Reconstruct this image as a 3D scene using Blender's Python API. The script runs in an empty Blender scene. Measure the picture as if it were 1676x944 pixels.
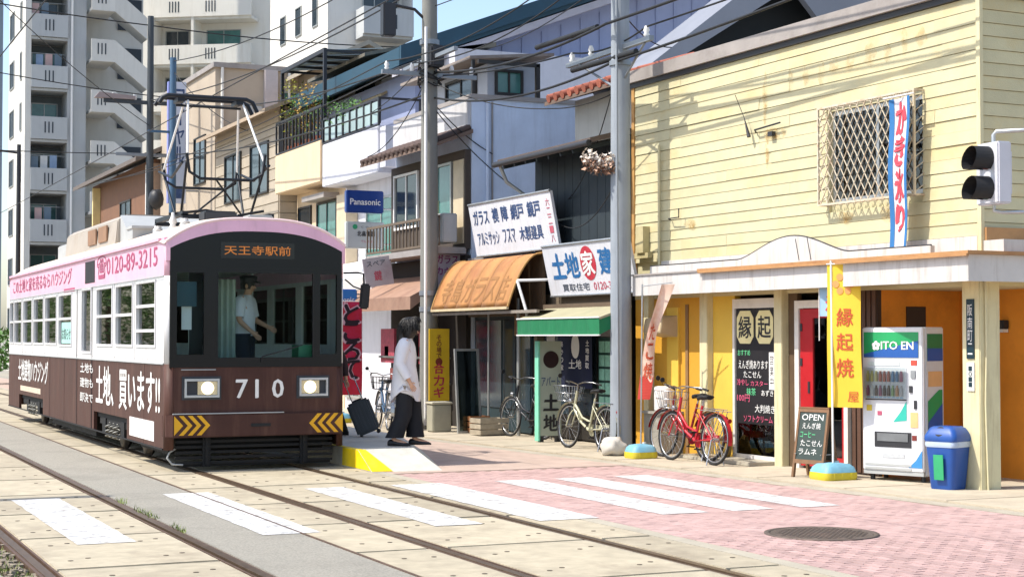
import bpy, bmesh, math, random
from mathutils import Vector, Matrix
R = math.radians
S = bpy.context.scene
COL = S.collection
rnd = random.Random(7)

# ---------------------------------------------------------------- camera
cam_d = bpy.data.cameras.new('camera')
cam = bpy.data.objects.new('camera', cam_d); COL.objects.link(cam)
cam_d.sensor_width = 36.0; cam_d.lens = 36.0*2660/1676
cam_d.clip_start = 0.1; cam_d.clip_end = 2000
cam.location = (0, 0, 1.72)
cam.rotation_euler = (R(90+1.723), 0, R(-24.424))
S.camera = cam

# ---------------------------------------------------------------- sky, sun, exposure
SUN_EL = 54.0
SUN_AZ = 9.0          # light travels towards +X and a little towards -Y
sd = Vector((math.cos(R(SUN_AZ))*math.cos(R(SUN_EL)), -math.sin(R(SUN_AZ))*math.cos(R(SUN_EL)), -math.sin(R(SUN_EL))))
w = bpy.data.worlds.new('World'); S.world = w; w.use_nodes = True
nt = w.node_tree; bg = nt.nodes['Background']
sky = nt.nodes.new('ShaderNodeTexSky'); sky.sky_type = 'NISHITA'; sky.sun_disc = False
sky.sun_elevation = R(SUN_EL)
sky.sun_rotation = math.atan2(-sd.x, -sd.y)
sky.air_density = 1.0; sky.dust_density = 1.6; sky.ozone_density = 1.0
nt.links.new(sky.outputs[0], bg.inputs[0]); bg.inputs[1].default_value = 0.15
sl = bpy.data.lights.new('sun', 'SUN'); sl.energy = 3.35; sl.angle = R(0.53); sl.color = (1.0, 0.95, 0.86)
so = bpy.data.objects.new('sun', sl); COL.objects.link(so)
so.rotation_euler = sd.to_track_quat('-Z', 'Y').to_euler()
S.view_settings.view_transform = 'Standard'; S.view_settings.look = 'None'
S.view_settings.gamma = 1.0; S.view_settings.exposure = 0.82
S.view_settings.use_curve_mapping = False
S.render.engine = 'CYCLES'
try:
    S.cycles.max_bounces = 8; S.cycles.use_denoising = True
    S.cycles.transparent_max_bounces = 12
except Exception: pass

# ---------------------------------------------------------------- materials
MATS = {}
def lin(h):
    h = h.lstrip('#'); o = []
    for i in (0, 2, 4):
        c = int(h[i:i+2], 16)/255
        o.append(c/12.92 if c <= .04045 else ((c+.055)/1.055)**2.4)
    return tuple(o)
def M(name, col=None, rough=.6, var=.12, scale=4.0, bump=0.0, bscale=40.0, metal=0.0, stain=None, stain_amt=.35, stain_scale=1.5, streak=False, rand=.06, coat=0.0, emit=0, alpha=1.0, trans=0.0, spec=.5):
    if name in MATS: return MATS[name]
    if isinstance(col, str): col = lin(col)
    m = bpy.data.materials.new(name); m.use_nodes = True; MATS[name] = m
    t = m.node_tree; N = t.nodes; L = t.links; b = N['Principled BSDF']
    b.inputs['Roughness'].default_value = rough; b.inputs['Metallic'].default_value = metal
    b.inputs['Specular IOR Level'].default_value = spec
    if coat: b.inputs['Coat Weight'].default_value = coat; b.inputs['Coat Roughness'].default_value = .08
    tc = N.new('ShaderNodeTexCoord'); mp = N.new('ShaderNodeMapping')
    L.new(tc.outputs['Object'], mp.inputs['Vector'])
    oi = N.new('ShaderNodeObjectInfo')
    ad = N.new('ShaderNodeVectorMath'); ad.operation = 'ADD'
    sc_ = N.new('ShaderNodeMath'); sc_.operation = 'MULTIPLY'; sc_.inputs[1].default_value = 37.0
    L.new(oi.outputs['Random'], sc_.inputs[0])
    L.new(mp.outputs[0], ad.inputs[0]); L.new(sc_.outputs[0], ad.inputs[1])
    n1 = N.new('ShaderNodeTexNoise'); n1.inputs['Scale'].default_value = scale; n1.inputs['Detail'].default_value = 6; n1.inputs['Roughness'].default_value = .62
    L.new(ad.outputs[0], n1.inputs['Vector'])
    rp = N.new('ShaderNodeMapRange'); rp.inputs[1].default_value = .3; rp.inputs[2].default_value = .7
    rp.inputs[3].default_value = 1-var; rp.inputs[4].default_value = 1+var*.6
    L.new(n1.outputs[0], rp.inputs[0])
    rr = N.new('ShaderNodeMapRange'); rr.inputs[3].default_value = 1-rand; rr.inputs[4].default_value = 1+rand*.5
    L.new(oi.outputs['Random'], rr.inputs[0])
    mu = N.new('ShaderNodeMath'); mu.operation = 'MULTIPLY'; L.new(rp.outputs[0], mu.inputs[0]); L.new(rr.outputs[0], mu.inputs[1])
    mx = N.new('ShaderNodeVectorMath'); mx.operation = 'SCALE'; mx.inputs[0].default_value = col
    L.new(mu.outputs[0], mx.inputs['Scale']); out = mx.outputs[0]
    if stain:
        if isinstance(stain, str): stain = lin(stain)
        n2 = N.new('ShaderNodeTexNoise'); n2.inputs['Scale'].default_value = stain_scale; n2.inputs['Detail'].default_value = 8; n2.inputs['Roughness'].default_value = .7
        if streak:
            m2 = N.new('ShaderNodeMapping'); m2.inputs['Scale'].default_value = (5, 5, .5); L.new(ad.outputs[0], m2.inputs[0]); L.new(m2.outputs[0], n2.inputs['Vector'])
        else: L.new(ad.outputs[0], n2.inputs['Vector'])
        r2 = N.new('ShaderNodeMapRange'); r2.inputs[1].default_value = .5; r2.inputs[2].default_value = .72; r2.inputs[4].default_value = stain_amt
        L.new(n2.outputs[0], r2.inputs[0])
        cm = N.new('ShaderNodeMix'); cm.data_type = 'RGBA'; L.new(r2.outputs[0], cm.inputs['Factor'])
        L.new(out, cm.inputs[6]); cm.inputs[7].default_value = (*stain, 1); out = cm.outputs[2]
    L.new(out, b.inputs['Base Color'])
    ro = N.new('ShaderNodeMapRange'); ro.inputs[3].default_value = max(.02, rough-.1); ro.inputs[4].default_value = min(1, rough+.1)
    L.new(n1.outputs[0], ro.inputs[0]); L.new(ro.outputs[0], b.inputs['Roughness'])
    if bump:
        n3 = N.new('ShaderNodeTexNoise'); n3.inputs['Scale'].default_value = bscale; n3.inputs['Detail'].default_value = 4
        L.new(ad.outputs[0], n3.inputs['Vector'])
        bp = N.new('ShaderNodeBump'); bp.inputs['Strength'].default_value = bump; bp.inputs['Distance'].default_value = .01
        L.new(n3.outputs[0], bp.inputs['Height']); L.new(bp.outputs[0], b.inputs['Normal'])
    if emit:
        b.inputs['Emission Color'].default_value = (*col, 1); b.inputs['Emission Strength'].default_value = emit
    if trans:
        b.inputs['Transmission Weight'].default_value = trans
    return m
def GLASS(name, tint=(.9, .95, .95), refl=.12, clear=.8, rough=.02, ior=1.5):
    # thin window pane: mostly see-through, with a Fresnel reflection
    if name in MATS: return MATS[name]
    m = bpy.data.materials.new(name); m.use_nodes = True; MATS[name] = m
    t = m.node_tree; N = t.nodes; L = t.links
    for n in list(N): N.remove(n)
    o = N.new('ShaderNodeOutputMaterial'); tr = N.new('ShaderNodeBsdfTransparent'); tr.inputs[0].default_value = (*[c*clear for c in tint], 1)
    gl = N.new('ShaderNodeBsdfGlossy'); gl.inputs['Roughness'].default_value = rough
    fr = N.new('ShaderNodeFresnel'); fr.inputs[0].default_value = ior
    mr = N.new('ShaderNodeMath'); mr.operation = 'MULTIPLY_ADD'; mr.inputs[1].default_value = 1.0; mr.inputs[2].default_value = refl; mr.use_clamp = True
    mix = N.new('ShaderNodeMixShader')
    L.new(fr.outputs[0], mr.inputs[0]); L.new(mr.outputs[0], mix.inputs[0]); L.new(tr.outputs[0], mix.inputs[1]); L.new(gl.outputs[0], mix.inputs[2]); L.new(mix.outputs[0], o.inputs[0])
    return m

def worn(m, scale=6.0, lo=.56, hi=.66, keep=.0, base=.0):
    # paint or print worn through in patches, so the surface below shows
    t = m.node_tree; N = t.nodes; L = t.links; o = N['Material Output']; b = N['Principled BSDF']
    tc = N.new('ShaderNodeTexCoord'); n = N.new('ShaderNodeTexNoise'); n.inputs['Scale'].default_value = scale; n.inputs['Detail'].default_value = 9; n.inputs['Roughness'].default_value = .75
    L.new(tc.outputs['Object'], n.inputs['Vector'])
    r = N.new('ShaderNodeMapRange'); r.inputs[1].default_value = lo; r.inputs[2].default_value = hi; r.inputs[3].default_value = base; r.inputs[4].default_value = 1-keep; L.new(n.outputs[0], r.inputs[0])
    tr = N.new('ShaderNodeBsdfTransparent'); mx = N.new('ShaderNodeMixShader'); L.new(r.outputs[0], mx.inputs[0]); L.new(b.outputs[0], mx.inputs[1]); L.new(tr.outputs[0], mx.inputs[2]); L.new(mx.outputs[0], o.inputs[0])
    return m

# ---------------------------------------------------------------- mesh helpers
class MB:
    def __init__(s): s.v = []; s.f = []; s.sm = []
    def add(s, vs, fs, smooth=False):
        k = len(s.v); s.v += [tuple(p) for p in vs]
        for f in fs: s.f.append(tuple(i+k for i in f)); s.sm.append(smooth)
        return s
    def box(s, x0, x1, y0, y1, z0, z1):
        if x0 > x1: x0, x1 = x1, x0
        if y0 > y1: y0, y1 = y1, y0
        if z0 > z1: z0, z1 = z1, z0
        return s.add([(x0,y0,z0),(x1,y0,z0),(x1,y1,z0),(x0,y1,z0),(x0,y0,z1),(x1,y0,z1),(x1,y1,z1),(x0,y1,z1)],
              [(0,3,2,1),(4,5,6,7),(0,1,5,4),(1,2,6,5),(2,3,7,6),(3,0,4,7)])
    def rbox(s, c, size, rz=0, rx=0, ry=0):
        mt = Matrix.Translation(c) @ Matrix.Rotation(rz,4,'Z') @ Matrix.Rotation(ry,4,'Y') @ Matrix.Rotation(rx,4,'X')
        a, b, d = [q/2 for q in size]
        vs = [mt @ Vector(p) for p in [(-a,-b,-d),(a,-b,-d),(a,b,-d),(-a,b,-d),(-a,-b,d),(a,-b,d),(a,b,d),(-a,b,d)]]
        return s.add(vs, [(0,3,2,1),(4,5,6,7),(0,1,5,4),(1,2,6,5),(2,3,7,6),(3,0,4,7)])
    def prism(s, poly, axis, a, b, smooth=False):
        # poly: 2-D points; axis 'x','y','z' is the extrusion axis from a to b
        def P(p, t):
            if axis == 'x': return (t, p[0], p[1])
            if axis == 'y': return (p[0], t, p[1])
            return (p[0], p[1], t)
        n = len(poly); vs = [P(p, a) for p in poly]+[P(p, b) for p in poly]
        fs = [tuple(range(n))[::-1], tuple(range(n, 2*n))]
        s.add(vs, fs)
        k = len(s.v)-2*n
        for i in range(n):
            j = (i+1) % n; s.f.append((k+i, k+j, k+n+j, k+n+i)); s.sm.append(smooth)
        return s
    def cyl(s, p0, p1, r0, r1=None, n=10, cap=True):
        if r1 is None: r1 = r0
        p0 = Vector(p0); p1 = Vector(p1); d = (p1-p0)
        q = d.to_track_quat('Z', 'Y') if d.length > 1e-6 else Matrix.Identity(3).to_quaternion()
        a = q @ Vector((1,0,0)); b = q @ Vector((0,1,0)); vs = []
        for p, r in ((p0, r0), (p1, r1)):
            for i in range(n):
                t = 2*math.pi*i/n; vs.append(p+a*math.cos(t)*r+b*math.sin(t)*r)
        fs = [(i, (i+1) % n, n+(i+1) % n, n+i) for i in range(n)]
        s.add(vs, fs, True)
        if cap: s.add(vs[:n], [tuple(range(n))[::-1]]); s.add(vs[n:], [tuple(range(n))])
        return s
    def tube(s, pts, r, n=8, closed=False):
        pts = [Vector(p) for p in pts]; m = len(pts); rings = []
        rs = r if isinstance(r, (list, tuple)) else [r]*m
        prev = None
        for i, p in enumerate(pts):
            if closed: d = pts[(i+1) % m]-pts[i-1]
            else: d = pts[min(i+1, m-1)]-pts[max(i-1, 0)]
            d.normalize()
            if prev is None:
                a = d.orthogonal().normalized()
            else:
                a = (prev-d*prev.dot(d)); a = a.normalized() if a.length > 1e-5 else d.orthogonal().normalized()
            prev = a; b = d.cross(a)
            rings.append([p+a*math.cos(2*math.pi*k/n)*rs[i]+b*math.sin(2*math.pi*k/n)*rs[i] for k in range(n)])
        vs = [q for ring in rings for q in ring]; fs = []
        for i in range(m if closed else m-1):
            j = (i+1) % m
            for k in range(n): fs.append((i*n+k, i*n+(k+1) % n, j*n+(k+1) % n, j*n+k))
        s.add(vs, fs, True)
        if not closed:
            s.add(rings[0], [tuple(range(n))[::-1]]); s.add(rings[-1], [tuple(range(n))])
        return s
    def lathe(s, prof, c=(0,0,0), n=16, axis='z'):
        vs = []
        for r, h in prof:
            for i in range(n):
                t = 2*math.pi*i/n; x, y = r*math.cos(t), r*math.sin(t)
                p = (x, y, h) if axis == 'z' else ((x, h, y) if axis == 'y' else (h, x, y))
                vs.append((p[0]+c[0], p[1]+c[1], p[2]+c[2]))
        fs = []
        for j in range(len(prof)-1):
            for i in range(n): fs.append((j*n+i, j*n+(i+1) % n, (j+1)*n+(i+1) % n, (j+1)*n+i))
        s.add(vs, fs, True)
        k = len(prof)-1
        s.add(vs[:n], [tuple(range(n))[::-1]]); s.add(vs[k*n:], [tuple(range(n))])
        return s
    def loft(s, rings, cap=True, smooth=True):
        n = len(rings[0]); vs = [p for r in rings for p in r]; fs = []
        for j in range(len(rings)-1):
            for i in range(n): fs.append((j*n+i, j*n+(i+1) % n, (j+1)*n+(i+1) % n, (j+1)*n+i))
        s.add(vs, fs, smooth)
        if cap: s.add(rings[0], [tuple(range(n))[::-1]]); s.add(rings[-1], [tuple(range(n))])
        return s
    def quad(s, a, b, c, d): return s.add([a, b, c, d], [(0,1,2,3)])
    def holes(s, u0, u1, v0, v1, hs, fn):
        # panel with rectangular openings; fn(ua,ub,va,vb) adds one solid cell
        us = sorted({u0, u1, *[h[0] for h in hs], *[h[1] for h in hs]}); vs = sorted({v0, v1, *[h[2] for h in hs], *[h[3] for h in hs]})
        us = [u for u in us if u0 <= u <= u1]; vs = [v for v in vs if v0 <= v <= v1]
        for i in range(len(us)-1):
            run = None
            for j in range(len(vs)-1):
                cu, cv = (us[i]+us[i+1])/2, (vs[j]+vs[j+1])/2
                solid = not any(h[0] < cu < h[1] and h[2] < cv < h[3] for h in hs)
                if solid: run = [vs[j], vs[j+1]] if run is None else [run[0], vs[j+1]]
                if (not solid or j == len(vs)-2) and run: fn(us[i], us[i+1], run[0], run[1]); run = None
        return s
    def mesh(s, name):
        me = bpy.data.meshes.new(name); me.from_pydata(s.v, [], s.f)
        me.polygons.foreach_set('use_smooth', s.sm); me.update(); return me
    def build(s, name, mat, parent=None, bevel=0, local=False, fix=True):
        inv = None
        if parent is not None and not local:
            r = parent
            while r.parent: r = r.parent
            inv = Matrix.LocRotScale(r.location, r.rotation_euler, r.scale).inverted()
            if inv == Matrix.Identity(4): inv = None
        if inv is not None: s.v = [tuple(inv @ Vector(p)) for p in s.v]
        me = s.mesh(name)
        if fix:
            b = bmesh.new(); b.from_mesh(me); bmesh.ops.recalc_face_normals(b, faces=b.faces); 
            if bevel: 
                bmesh.ops.remove_doubles(b, verts=b.verts, dist=1e-5)
                es = [e for e in b.edges if len(e.link_faces) == 2 and e.calc_face_angle(0) > .6]
                bmesh.ops.bevel(b, geom=es, offset=bevel, segments=2, affect='EDGES', clamp_overlap=True)
            b.to_mesh(me); b.free()
        return link(name, me, mat, parent)
def link(name, me, mat, parent=None):
    o = bpy.data.objects.new(name, me); COL.objects.link(o)
    if mat is not None:
        me.materials.clear(); me.materials.append(mat)
    if parent is not None: o.parent = parent
    return o
def tag(o, label, cat, group=None):
    o['label'] = label; o['category'] = cat
    if group: o['group'] = group
    return o
def thing(name, label, cat, loc=(0,0,0), rz=0, group=None):
    o = bpy.data.objects.new(name, None); COL.objects.link(o); o.empty_display_size = .2
    o.location = loc; o.rotation_euler = (0, 0, rz)
    return tag(o, label, cat, group)
def struct(o, kind='structure'): o['kind'] = kind; return o
def share(name, me, parent, loc=(0,0,0), rot=(0,0,0), scale=(1,1,1)):
    o = bpy.data.objects.new(name, me); COL.objects.link(o); o.parent = parent; o.location = loc; o.rotation_euler = rot; o.scale = scale
    return o
_tc = bpy.data.curves.new('tmp_text', 'FONT'); _to = bpy.data.objects.new('tmp_text', _tc); COL.objects.link(_to)
def text(name, body, o, r, u, w_, h_, mat, parent, local=False, bold=.0, off=.004, vertical=False, lines=None, keep=False):
    """flat lettering filling the box w_ x h_ with lower left corner o, along r (right) and u (up)"""
    o = Vector(o); r = Vector(r).normalized(); u = Vector(u).normalized(); n = r.cross(u)
    mb = MB()
    def one(ch, ox, oy, ww, hh):
        _tc.body = ch; _tc.resolution_u = 2; _tc.offset = 0; _tc.fill_mode = 'FRONT'
        dg = bpy.context.evaluated_depsgraph_get(); dg.update()
        me = bpy.data.meshes.new_from_object(_to.evaluated_get(dg))
        if not len(me.vertices): return
        xs = [v.co.x for v in me.vertices]; ys = [v.co.y for v in me.vertices]
        x0, x1, y0, y1 = min(xs), max(xs), min(ys), max(ys); sx = ww/max(x1-x0, 1e-6); sy = hh/max(y1-y0, 1e-6)
        if keep: sx = sy = min(sx, sy)
        bb = min(bold, .07)*min(sx, sy)*1.0
        for k, (du, dv) in enumerate(((0, 0), (bb, bb*.4), (-bb, -bb*.4), (-bb*.3, bb)) if bold else ((0, 0),)):
            mb.add([o+r*(ox+(v.co.x-x0)*sx+du)+u*(oy+(v.co.y-y0)*sy+dv)+n*(off+k*.0006) for v in me.vertices], [tuple(p.vertices) for p in me.polygons])
        bpy.data.meshes.remove(me)
    if vertical:
        k = len(body); c = h_/k
        for i, ch in enumerate(body): one(ch, w_*.02, h_-c*(i+1)+c*.06, w_*.96, c*.88)
    elif lines:
        k = len(lines); c = h_/k
        for i, ln in enumerate(lines): one(ln[0], w_*ln[1], h_-c*(i+1)+c*.12, w_*(ln[2]-ln[1]), c*.76)
    else: one(body, 0, 0, w_, h_)
    if not mb.v: return None
    return mb.build(name, mat, parent, local=local, fix=False)
RW, UP = (0,-1,0), (0,0,1)      # lettering that faces the street (-X)
RC = (1,0,0)                    # lettering that faces the camera side (-Y)
def lump(name, c, rad, mat, parent, seed=0, n=3, amp=.25, local=False):
    b = bmesh.new(); bmesh.ops.create_icosphere(b, subdivisions=n, radius=1.0); g = random.Random(seed)
    ph = [(g.uniform(2,5), g.uniform(0,6), g.uniform(2,5), g.uniform(0,6)) for _ in range(4)]
    mb = MB()
    for v in b.verts:
        d = 1+amp*sum(math.sin(a*v.co.x*1.3+b_)*math.cos(c_*v.co.y+d_+v.co.z*a) for a, b_, c_, d_ in ph)/2
        v.co *= d
    mb.add([(c[0]+v.co.x*rad[0], c[1]+v.co.y*rad[1], c[2]+v.co.z*rad[2]) for v in b.verts], [tuple(v.index for v in f.verts) for f in b.faces], True)
    b.free(); return mb.build(name, mat, parent, local=local)
# ================================================================ SETTING
m_asph = M('asphalt', '#9b968a', .9, .34, 55, .7, 160, stain='#66625a', stain_amt=.4, stain_scale=.9)
m_slab = M('slab_concrete', '#aea38c', .85, .18, 6, .35, 120, stain='#7d705f', stain_amt=.55, stain_scale=1.3, rand=.14)
m_conc = M('pale_concrete', '#aba392', .9, .16, 3, .4, 90, stain='#8f8675', stain_amt=.4, stain_scale=.8)
m_pink = M('pink_brick', '#b49690', .85, .16, 8, .4, 120, stain='#957a70', stain_amt=.45, stain_scale=2, rand=.2)
m_joint = M('joint_sand', '#8d786c', .95, .2, 10, .4, 100)
m_rust = M('rail_rust', '#6b5444', .55, .3, 8, .3, 60, metal=.3, stain='#3b2c22', stain_amt=.6, stain_scale=4)
m_railtop = M('rail_head', '#76634f', .38, .25, 14, metal=.6, stain='#5a4636', stain_amt=.6, stain_scale=5)
m_paint = M('road_paint', '#cdccca', .7, .1, 9, .3, 140, stain='#a9a49b', stain_amt=.55, stain_scale=3.2, rand=.03)
worn(m_paint, 6.0, .49, .62, .45)
m_hole = M('hole_dark', '#5a5042', .9, .2)
m_walk = M('sidewalk_concrete', '#b3a792', .9, .16, 3.5, .4, 90, stain='#8a7d6b', stain_amt=.45, stain_scale=1.0)

g = MB(); g.quad((-400,-300,-.16), (400,-300,-.16), (400,900,-.16), (-400,900,-.16)); struct(g.build('ground', m_asph))
def slabrow(name, x0, x1, mat, kind='structure', y0=-4, y1=140):
    return struct(MB().box(x0, x1, y0, y1, -.15, 0).build(name, mat), kind)
slabrow('road', -40, 1.52, m_asph)
slabrow('asphalt_strip', 3.335, 4.236, m_asph)
slabrow('track_kerb', 6.985, 7.15, m_conc)
bed = struct(MB().box(1.55, 6.98, -4, 140, -.15, -.075).build('track_bed', M('ballast_dirt', '#6d6153', .95, .3, 20, .6, 60)))
# concrete slabs between and beside the rails, each with its lifting holes
def slab_mesh(w, l, holes):
    b = MB().box(0, w, .024, l-.024, -.12, 0); me = b.build('slab', m_slab, None, bevel=.008); d = me.data; bpy.data.objects.remove(me); return d
rows = [(1.935, 3.165, 1), (4.275, 4.895, 0), (5.065, 6.325, 1), (6.495, 6.975, 0)]
for x0, x1, wide in rows:
    md = slab_mesh(x1-x0, 2.0, wide)
    hb = MB()
    for hx in ((.2, .8) if wide else (.35, .75)):
        for hy in (.5, 1.5):
            for t in ((-.05, .05) if wide else (0,)):
                hb.lathe([(.022, 0), (.022, .003)], ((x1-x0)*hx+t*1.5, hy+t, .0005), 8)
    hd = hb.mesh('lifting_holes'); hd.materials.append(m_hole)
    for k in range(-2, 26):
        o = share('slab', md, bed, (x0, .42+2*k+6, 0 if k < 20 else 0))
        o.rotation_euler = (rnd.uniform(-.001,.001), rnd.uniform(-.002,.002), 0)
        if k < 8: 
            h = share('lifting_hole', hd, o)
far = MB()
for x0, x1, wide in rows: far.box(x0, x1, 58.44, 140, -.12, 0)
struct(far.build('far_slabs', m_slab, bed), 'stuff')
struct(MB().box(4.238, 4.262, -4, 140, -.1, .006).build('strip_edge', m_rust))
# rails: head, groove and lip
for x, nm in ((1.85, 'left-hand track, rail nearest the left edge'), (3.25, 'left-hand track, rail beside the grey asphalt strip'), (4.98, 'tram track, rail running under the left wheels of the tram'), (6.41, 'tram track, rail running under the right wheels of the tram')):
    t = thing('rail', 'rust-brown grooved steel rail, '+nm, 'rail', (x, 0, 0), 0, 'grooved tram rails')
    s = 1 if x in (1.85, 4.98) else -1
    MB().box(x-s*.045, x+s*.022, -4, 140, -.07, .002).build('rail_head', m_railtop, t)
    MB().box(x+s*.022, x+s*.056, -4, 140, -.07, -.035).build('groove', m_rust, t)
    MB().box(x+s*.056, x+s*.074, -4, 140, -.07, -.002).build('rail_lip', m_rust, t)
    MB().box(x-s*.075, x-s*.047, -4, 140, -.07, -.006).build('rail_filler', m_rust, t)
# rough verge with weeds left of the left rail
gr = MB(); g2 = random.Random(3)
for i in range(1500):
    x = g2.uniform(1.53, 1.77); y = g2.uniform(6, 26); z = g2.uniform(-.06, -.005); r = g2.uniform(.008, .024)
    gr.rbox((x, y, z), (r*2, r*1.6, r), g2.uniform(0, 3), g2.uniform(-.5, .5))
struct(gr.build('gravel_verge', M('gravel', '#8d8170', .9, .3, 30), None), 'stuff')
wd = MB()
for i in range(620):
    if i % 4: x = g2.uniform(1.56, 1.76); y = g2.choice((11.4, 12.3, 12.9, 13.6, 14.8))+g2.gauss(0, .25)
    else: x = 3.335+g2.gauss(0, .018); y = g2.choice((17.3, 16.2, 15.8, 14.6))+g2.gauss(0, .16)
    h = g2.uniform(.02, .07); a = g2.uniform(0, 6.3); q = .006
    lx, ly = math.cos(a), math.sin(a); z = -.05 if x < 2 else -.01
    wd.add([(x-ly*q, y+lx*q, z), (x+ly*q, y-lx*q, z), (x+lx*h*.6, y+ly*h*.6, z+h)], [(0,1,2)])
o = struct(wd.build('weeds', M('weed_green', '#76843c', .7, .3, 20), None), 'stuff')

# pink brick pavement
gl_ = lambda y: 11.23-(y-12.54)*.078          # gutter line
base = MB(); base.prism([(7.155, -4), (gl_(-4)-.22, -4), (gl_(19.4)-.22, 19.4), (7.155, 19.4)], 'z', -.15, -.006)
pav = struct(base.build('pink_pavement', m_joint))
bx = MB().box(0, .094, 0, .194, -.02, 0); ob = bx.build('brick', m_pink, None, bevel=.004); bd = ob.data; bpy.data.objects.remove(ob)
pl = []
for i in range(60):
    for j in range(-20, 97):
        x = 7.16+i*.1; y = j*.2+(.1 if i % 2 else 0)
        if x+.1 > gl_(y)-.22 or y > 19.2: continue
        if y < 5: continue
        z0 = x*math.sin(R(24.42))+y*math.cos(R(24.42)); lat = x*math.cos(R(24.42))-y*math.sin(R(24.42))
        pl.append((z0, abs(lat/z0) < .33 and z0 > 10.8, x, y))
near = sorted([p for p in pl if p[1]])[:300]; ns = set((p[2], p[3]) for p in near)
for p in near:
    share('brick', bd, pav, (p[2], p[3], rnd.uniform(-.0015, .0015)), (rnd.uniform(-.004, .004), rnd.uniform(-.006, .006), 0))
mb = MB(); cols = []
for p in pl:
    if (p[2], p[3]) in ns: continue
    x, y = p[2], p[3]; z = rnd.uniform(-.0015, .0015)
    mb.add([(x,y,z),(x+.094,y,z),(x+.094,y+.194,z),(x,y+.194,z),(x-.003,y-.003,-.02),(x+.097,y-.003,-.02),(x+.097,y+.197,-.02),(x-.003,y+.197,-.02)],
           [(0,1,2,3),(0,4,5,1),(1,5,6,2),(2,6,7,3),(3,7,4,0)])
m_pink2 = M('pink_brick_field', '#b49690', .85, .25, 5, .4, 120, stain='#a5827a', stain_amt=.4, stain_scale=2, rand=0)
struct(mb.build('brick_field', m_pink2, pav, fix=False), 'stuff')
# pale pavement beyond the bricks, gutter and sidewalk
struct(MB().prism([(7.155, 19.405), (gl_(19.405)-.22, 19.405), (gl_(40)-.22, 40), (gl_(40)-.22, 140), (7.155, 140)], 'z', -.15, -.001).build('far_pavement', M('far_pave', '#b8a294', .9, .18, 2.5, .4, 80, stain='#a08c7c', stain_amt=.5, stain_scale=.7)))
gut = struct(MB().prism([(gl_(-4)-.215, -4), (gl_(-4), -4), (gl_(40), 40), (gl_(40)-.215, 40)], 'z', -.15, .0).build('gutter', m_conc))
sw = struct(MB().prism([(gl_(-4)+.012, -4), (40, -4), (40, 60), (gl_(40)+.012, 60), (gl_(40)+.012, 40)], 'z', -.15, .022).build('sidewalk', m_walk))
jn = MB()
for k in range(22):
    y = 4+k*1.6; jn.rbox((gl_(y)+.55, y, .0235), (1.1, .012, .002))
jn.build('expansion_joints', M('joint_dark', '#6d6457', .95), sw); 
# crosswalk bars
ZX = [(2.31, 2.80), (3.90, 4.42), (5.52, 5.98), (6.56, 7.20), (7.88, 8.40), (8.68, 9.17), (9.50, 9.97)]
ZN = ['crossing the left-hand track slabs', 'on the grey asphalt strip between the tracks', 'between the rails in front of the tram', 'beside the rail at the edge of the pink bricks',
      'on the pink bricks, nearest to the rails', 'on the pink bricks, second from the rails', 'on the pink bricks, closest to the shops']
for (a, b), nm in zip(ZX, ZN):
    p = MB(); n = 24; g3 = random.Random(int(a*100)); y0, y1 = 13.82, 17.88
    L_ = [(a+g3.uniform(-.006, .006), y0+(y1-y0)*i/n) for i in range(n+1)]; R_ = [(b+g3.uniform(-.006, .006), y0+(y1-y0)*i/n) for i in range(n+1)]
    for i in range(n): p.quad((*L_[i], .005), (*R_[i], .005), (*R_[i+1], .005), (*L_[i+1], .005))
    tag(p.build('crosswalk_bar', m_paint, None, fix=False), 'worn white crosswalk bar '+nm, 'road marking', 'white crosswalk bars')
# manhole
t = thing('manhole_cover', 'round grey-brown iron manhole cover set in the pink bricks', 'manhole cover', (8.39, 11.91, 0))
m_iron = M('cast_iron', '#655a52', .6, .25, 12, .5, 80, metal=.35, stain='#8c7468', stain_amt=.5, stain_scale=4)
MB().lathe([(.5, .002), (.5, .009), (.45, .009), (.45, .004)], n=48).build('rim', m_iron, t, local=True)
MB().lathe([(.445, .002), (.445, .008)], n=48).build('lid', m_iron, t, local=True)
k = MB()
for i in range(-7, 8):
    for j in range(-7, 8):
        if math.hypot(i*.057, j*.057) < .40: k.box(i*.057-.017, i*.057+.017, j*.057-.017, j*.057+.017, .008, .0115)
struct(k.build('studs', m_iron, t, local=True), 'stuff')
# tram stop platform
t = thing('tram_platform', 'low concrete tram platform with yellow painted front corner beside the tram', 'platform', (7.0, 20.0, 0))
top = [(6.99, 20.28), (7.78, 20.28), (8.65, 23.2), (8.75, 44), (6.99, 44)]
bot = [(6.985, 19.72), (7.92, 19.62), (9.0, 23.1), (9.1, 44), (6.985, 44)]
mb = MB(); n = len(top)
mb.add([(x, y, 0) for x, y in bot]+[(x, y, .25) for x, y in top], [(0,1,2,3,4)[::-1], (5,6,7,8,9)]+[(i, (i+1) % n, n+(i+1) % n, n+i) for i in range(n)])
mb.build('deck', M('platform_concrete', '#c9c6bb', .85, .12, 4, .3, 80, stain='#8f887a', stain_amt=.5, stain_scale=1.6), t)
m_yel = M('yellow_paint', '#e8c800', .6, .12, 8, .2, 80, stain='#b8a050', stain_amt=.5, stain_scale=4)
fr = lambda u, v: (Vector((6.985, 19.72, 0)).lerp(Vector((7.92, 19.62, 0)), u)).lerp(Vector((6.99, 20.28, .25)).lerp(Vector((7.78, 20.28, .25)), u), v)+Vector((0, -.004, .004))
mb = MB(); mb.quad(fr(.003, .01), fr(.30, .01), fr(.13, .99), fr(.003, .99)); mb.build('yellow_corner', m_yel, t, fix=False)
mb = MB(); mb.add([(6.981, 19.74, .01), (6.981, 20.9, .01), (6.986, 20.9, .248), (6.986, 20.27, .248)], [(0,1,2,3)]); mb.build('yellow_side', m_yel, t, fix=False)
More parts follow.
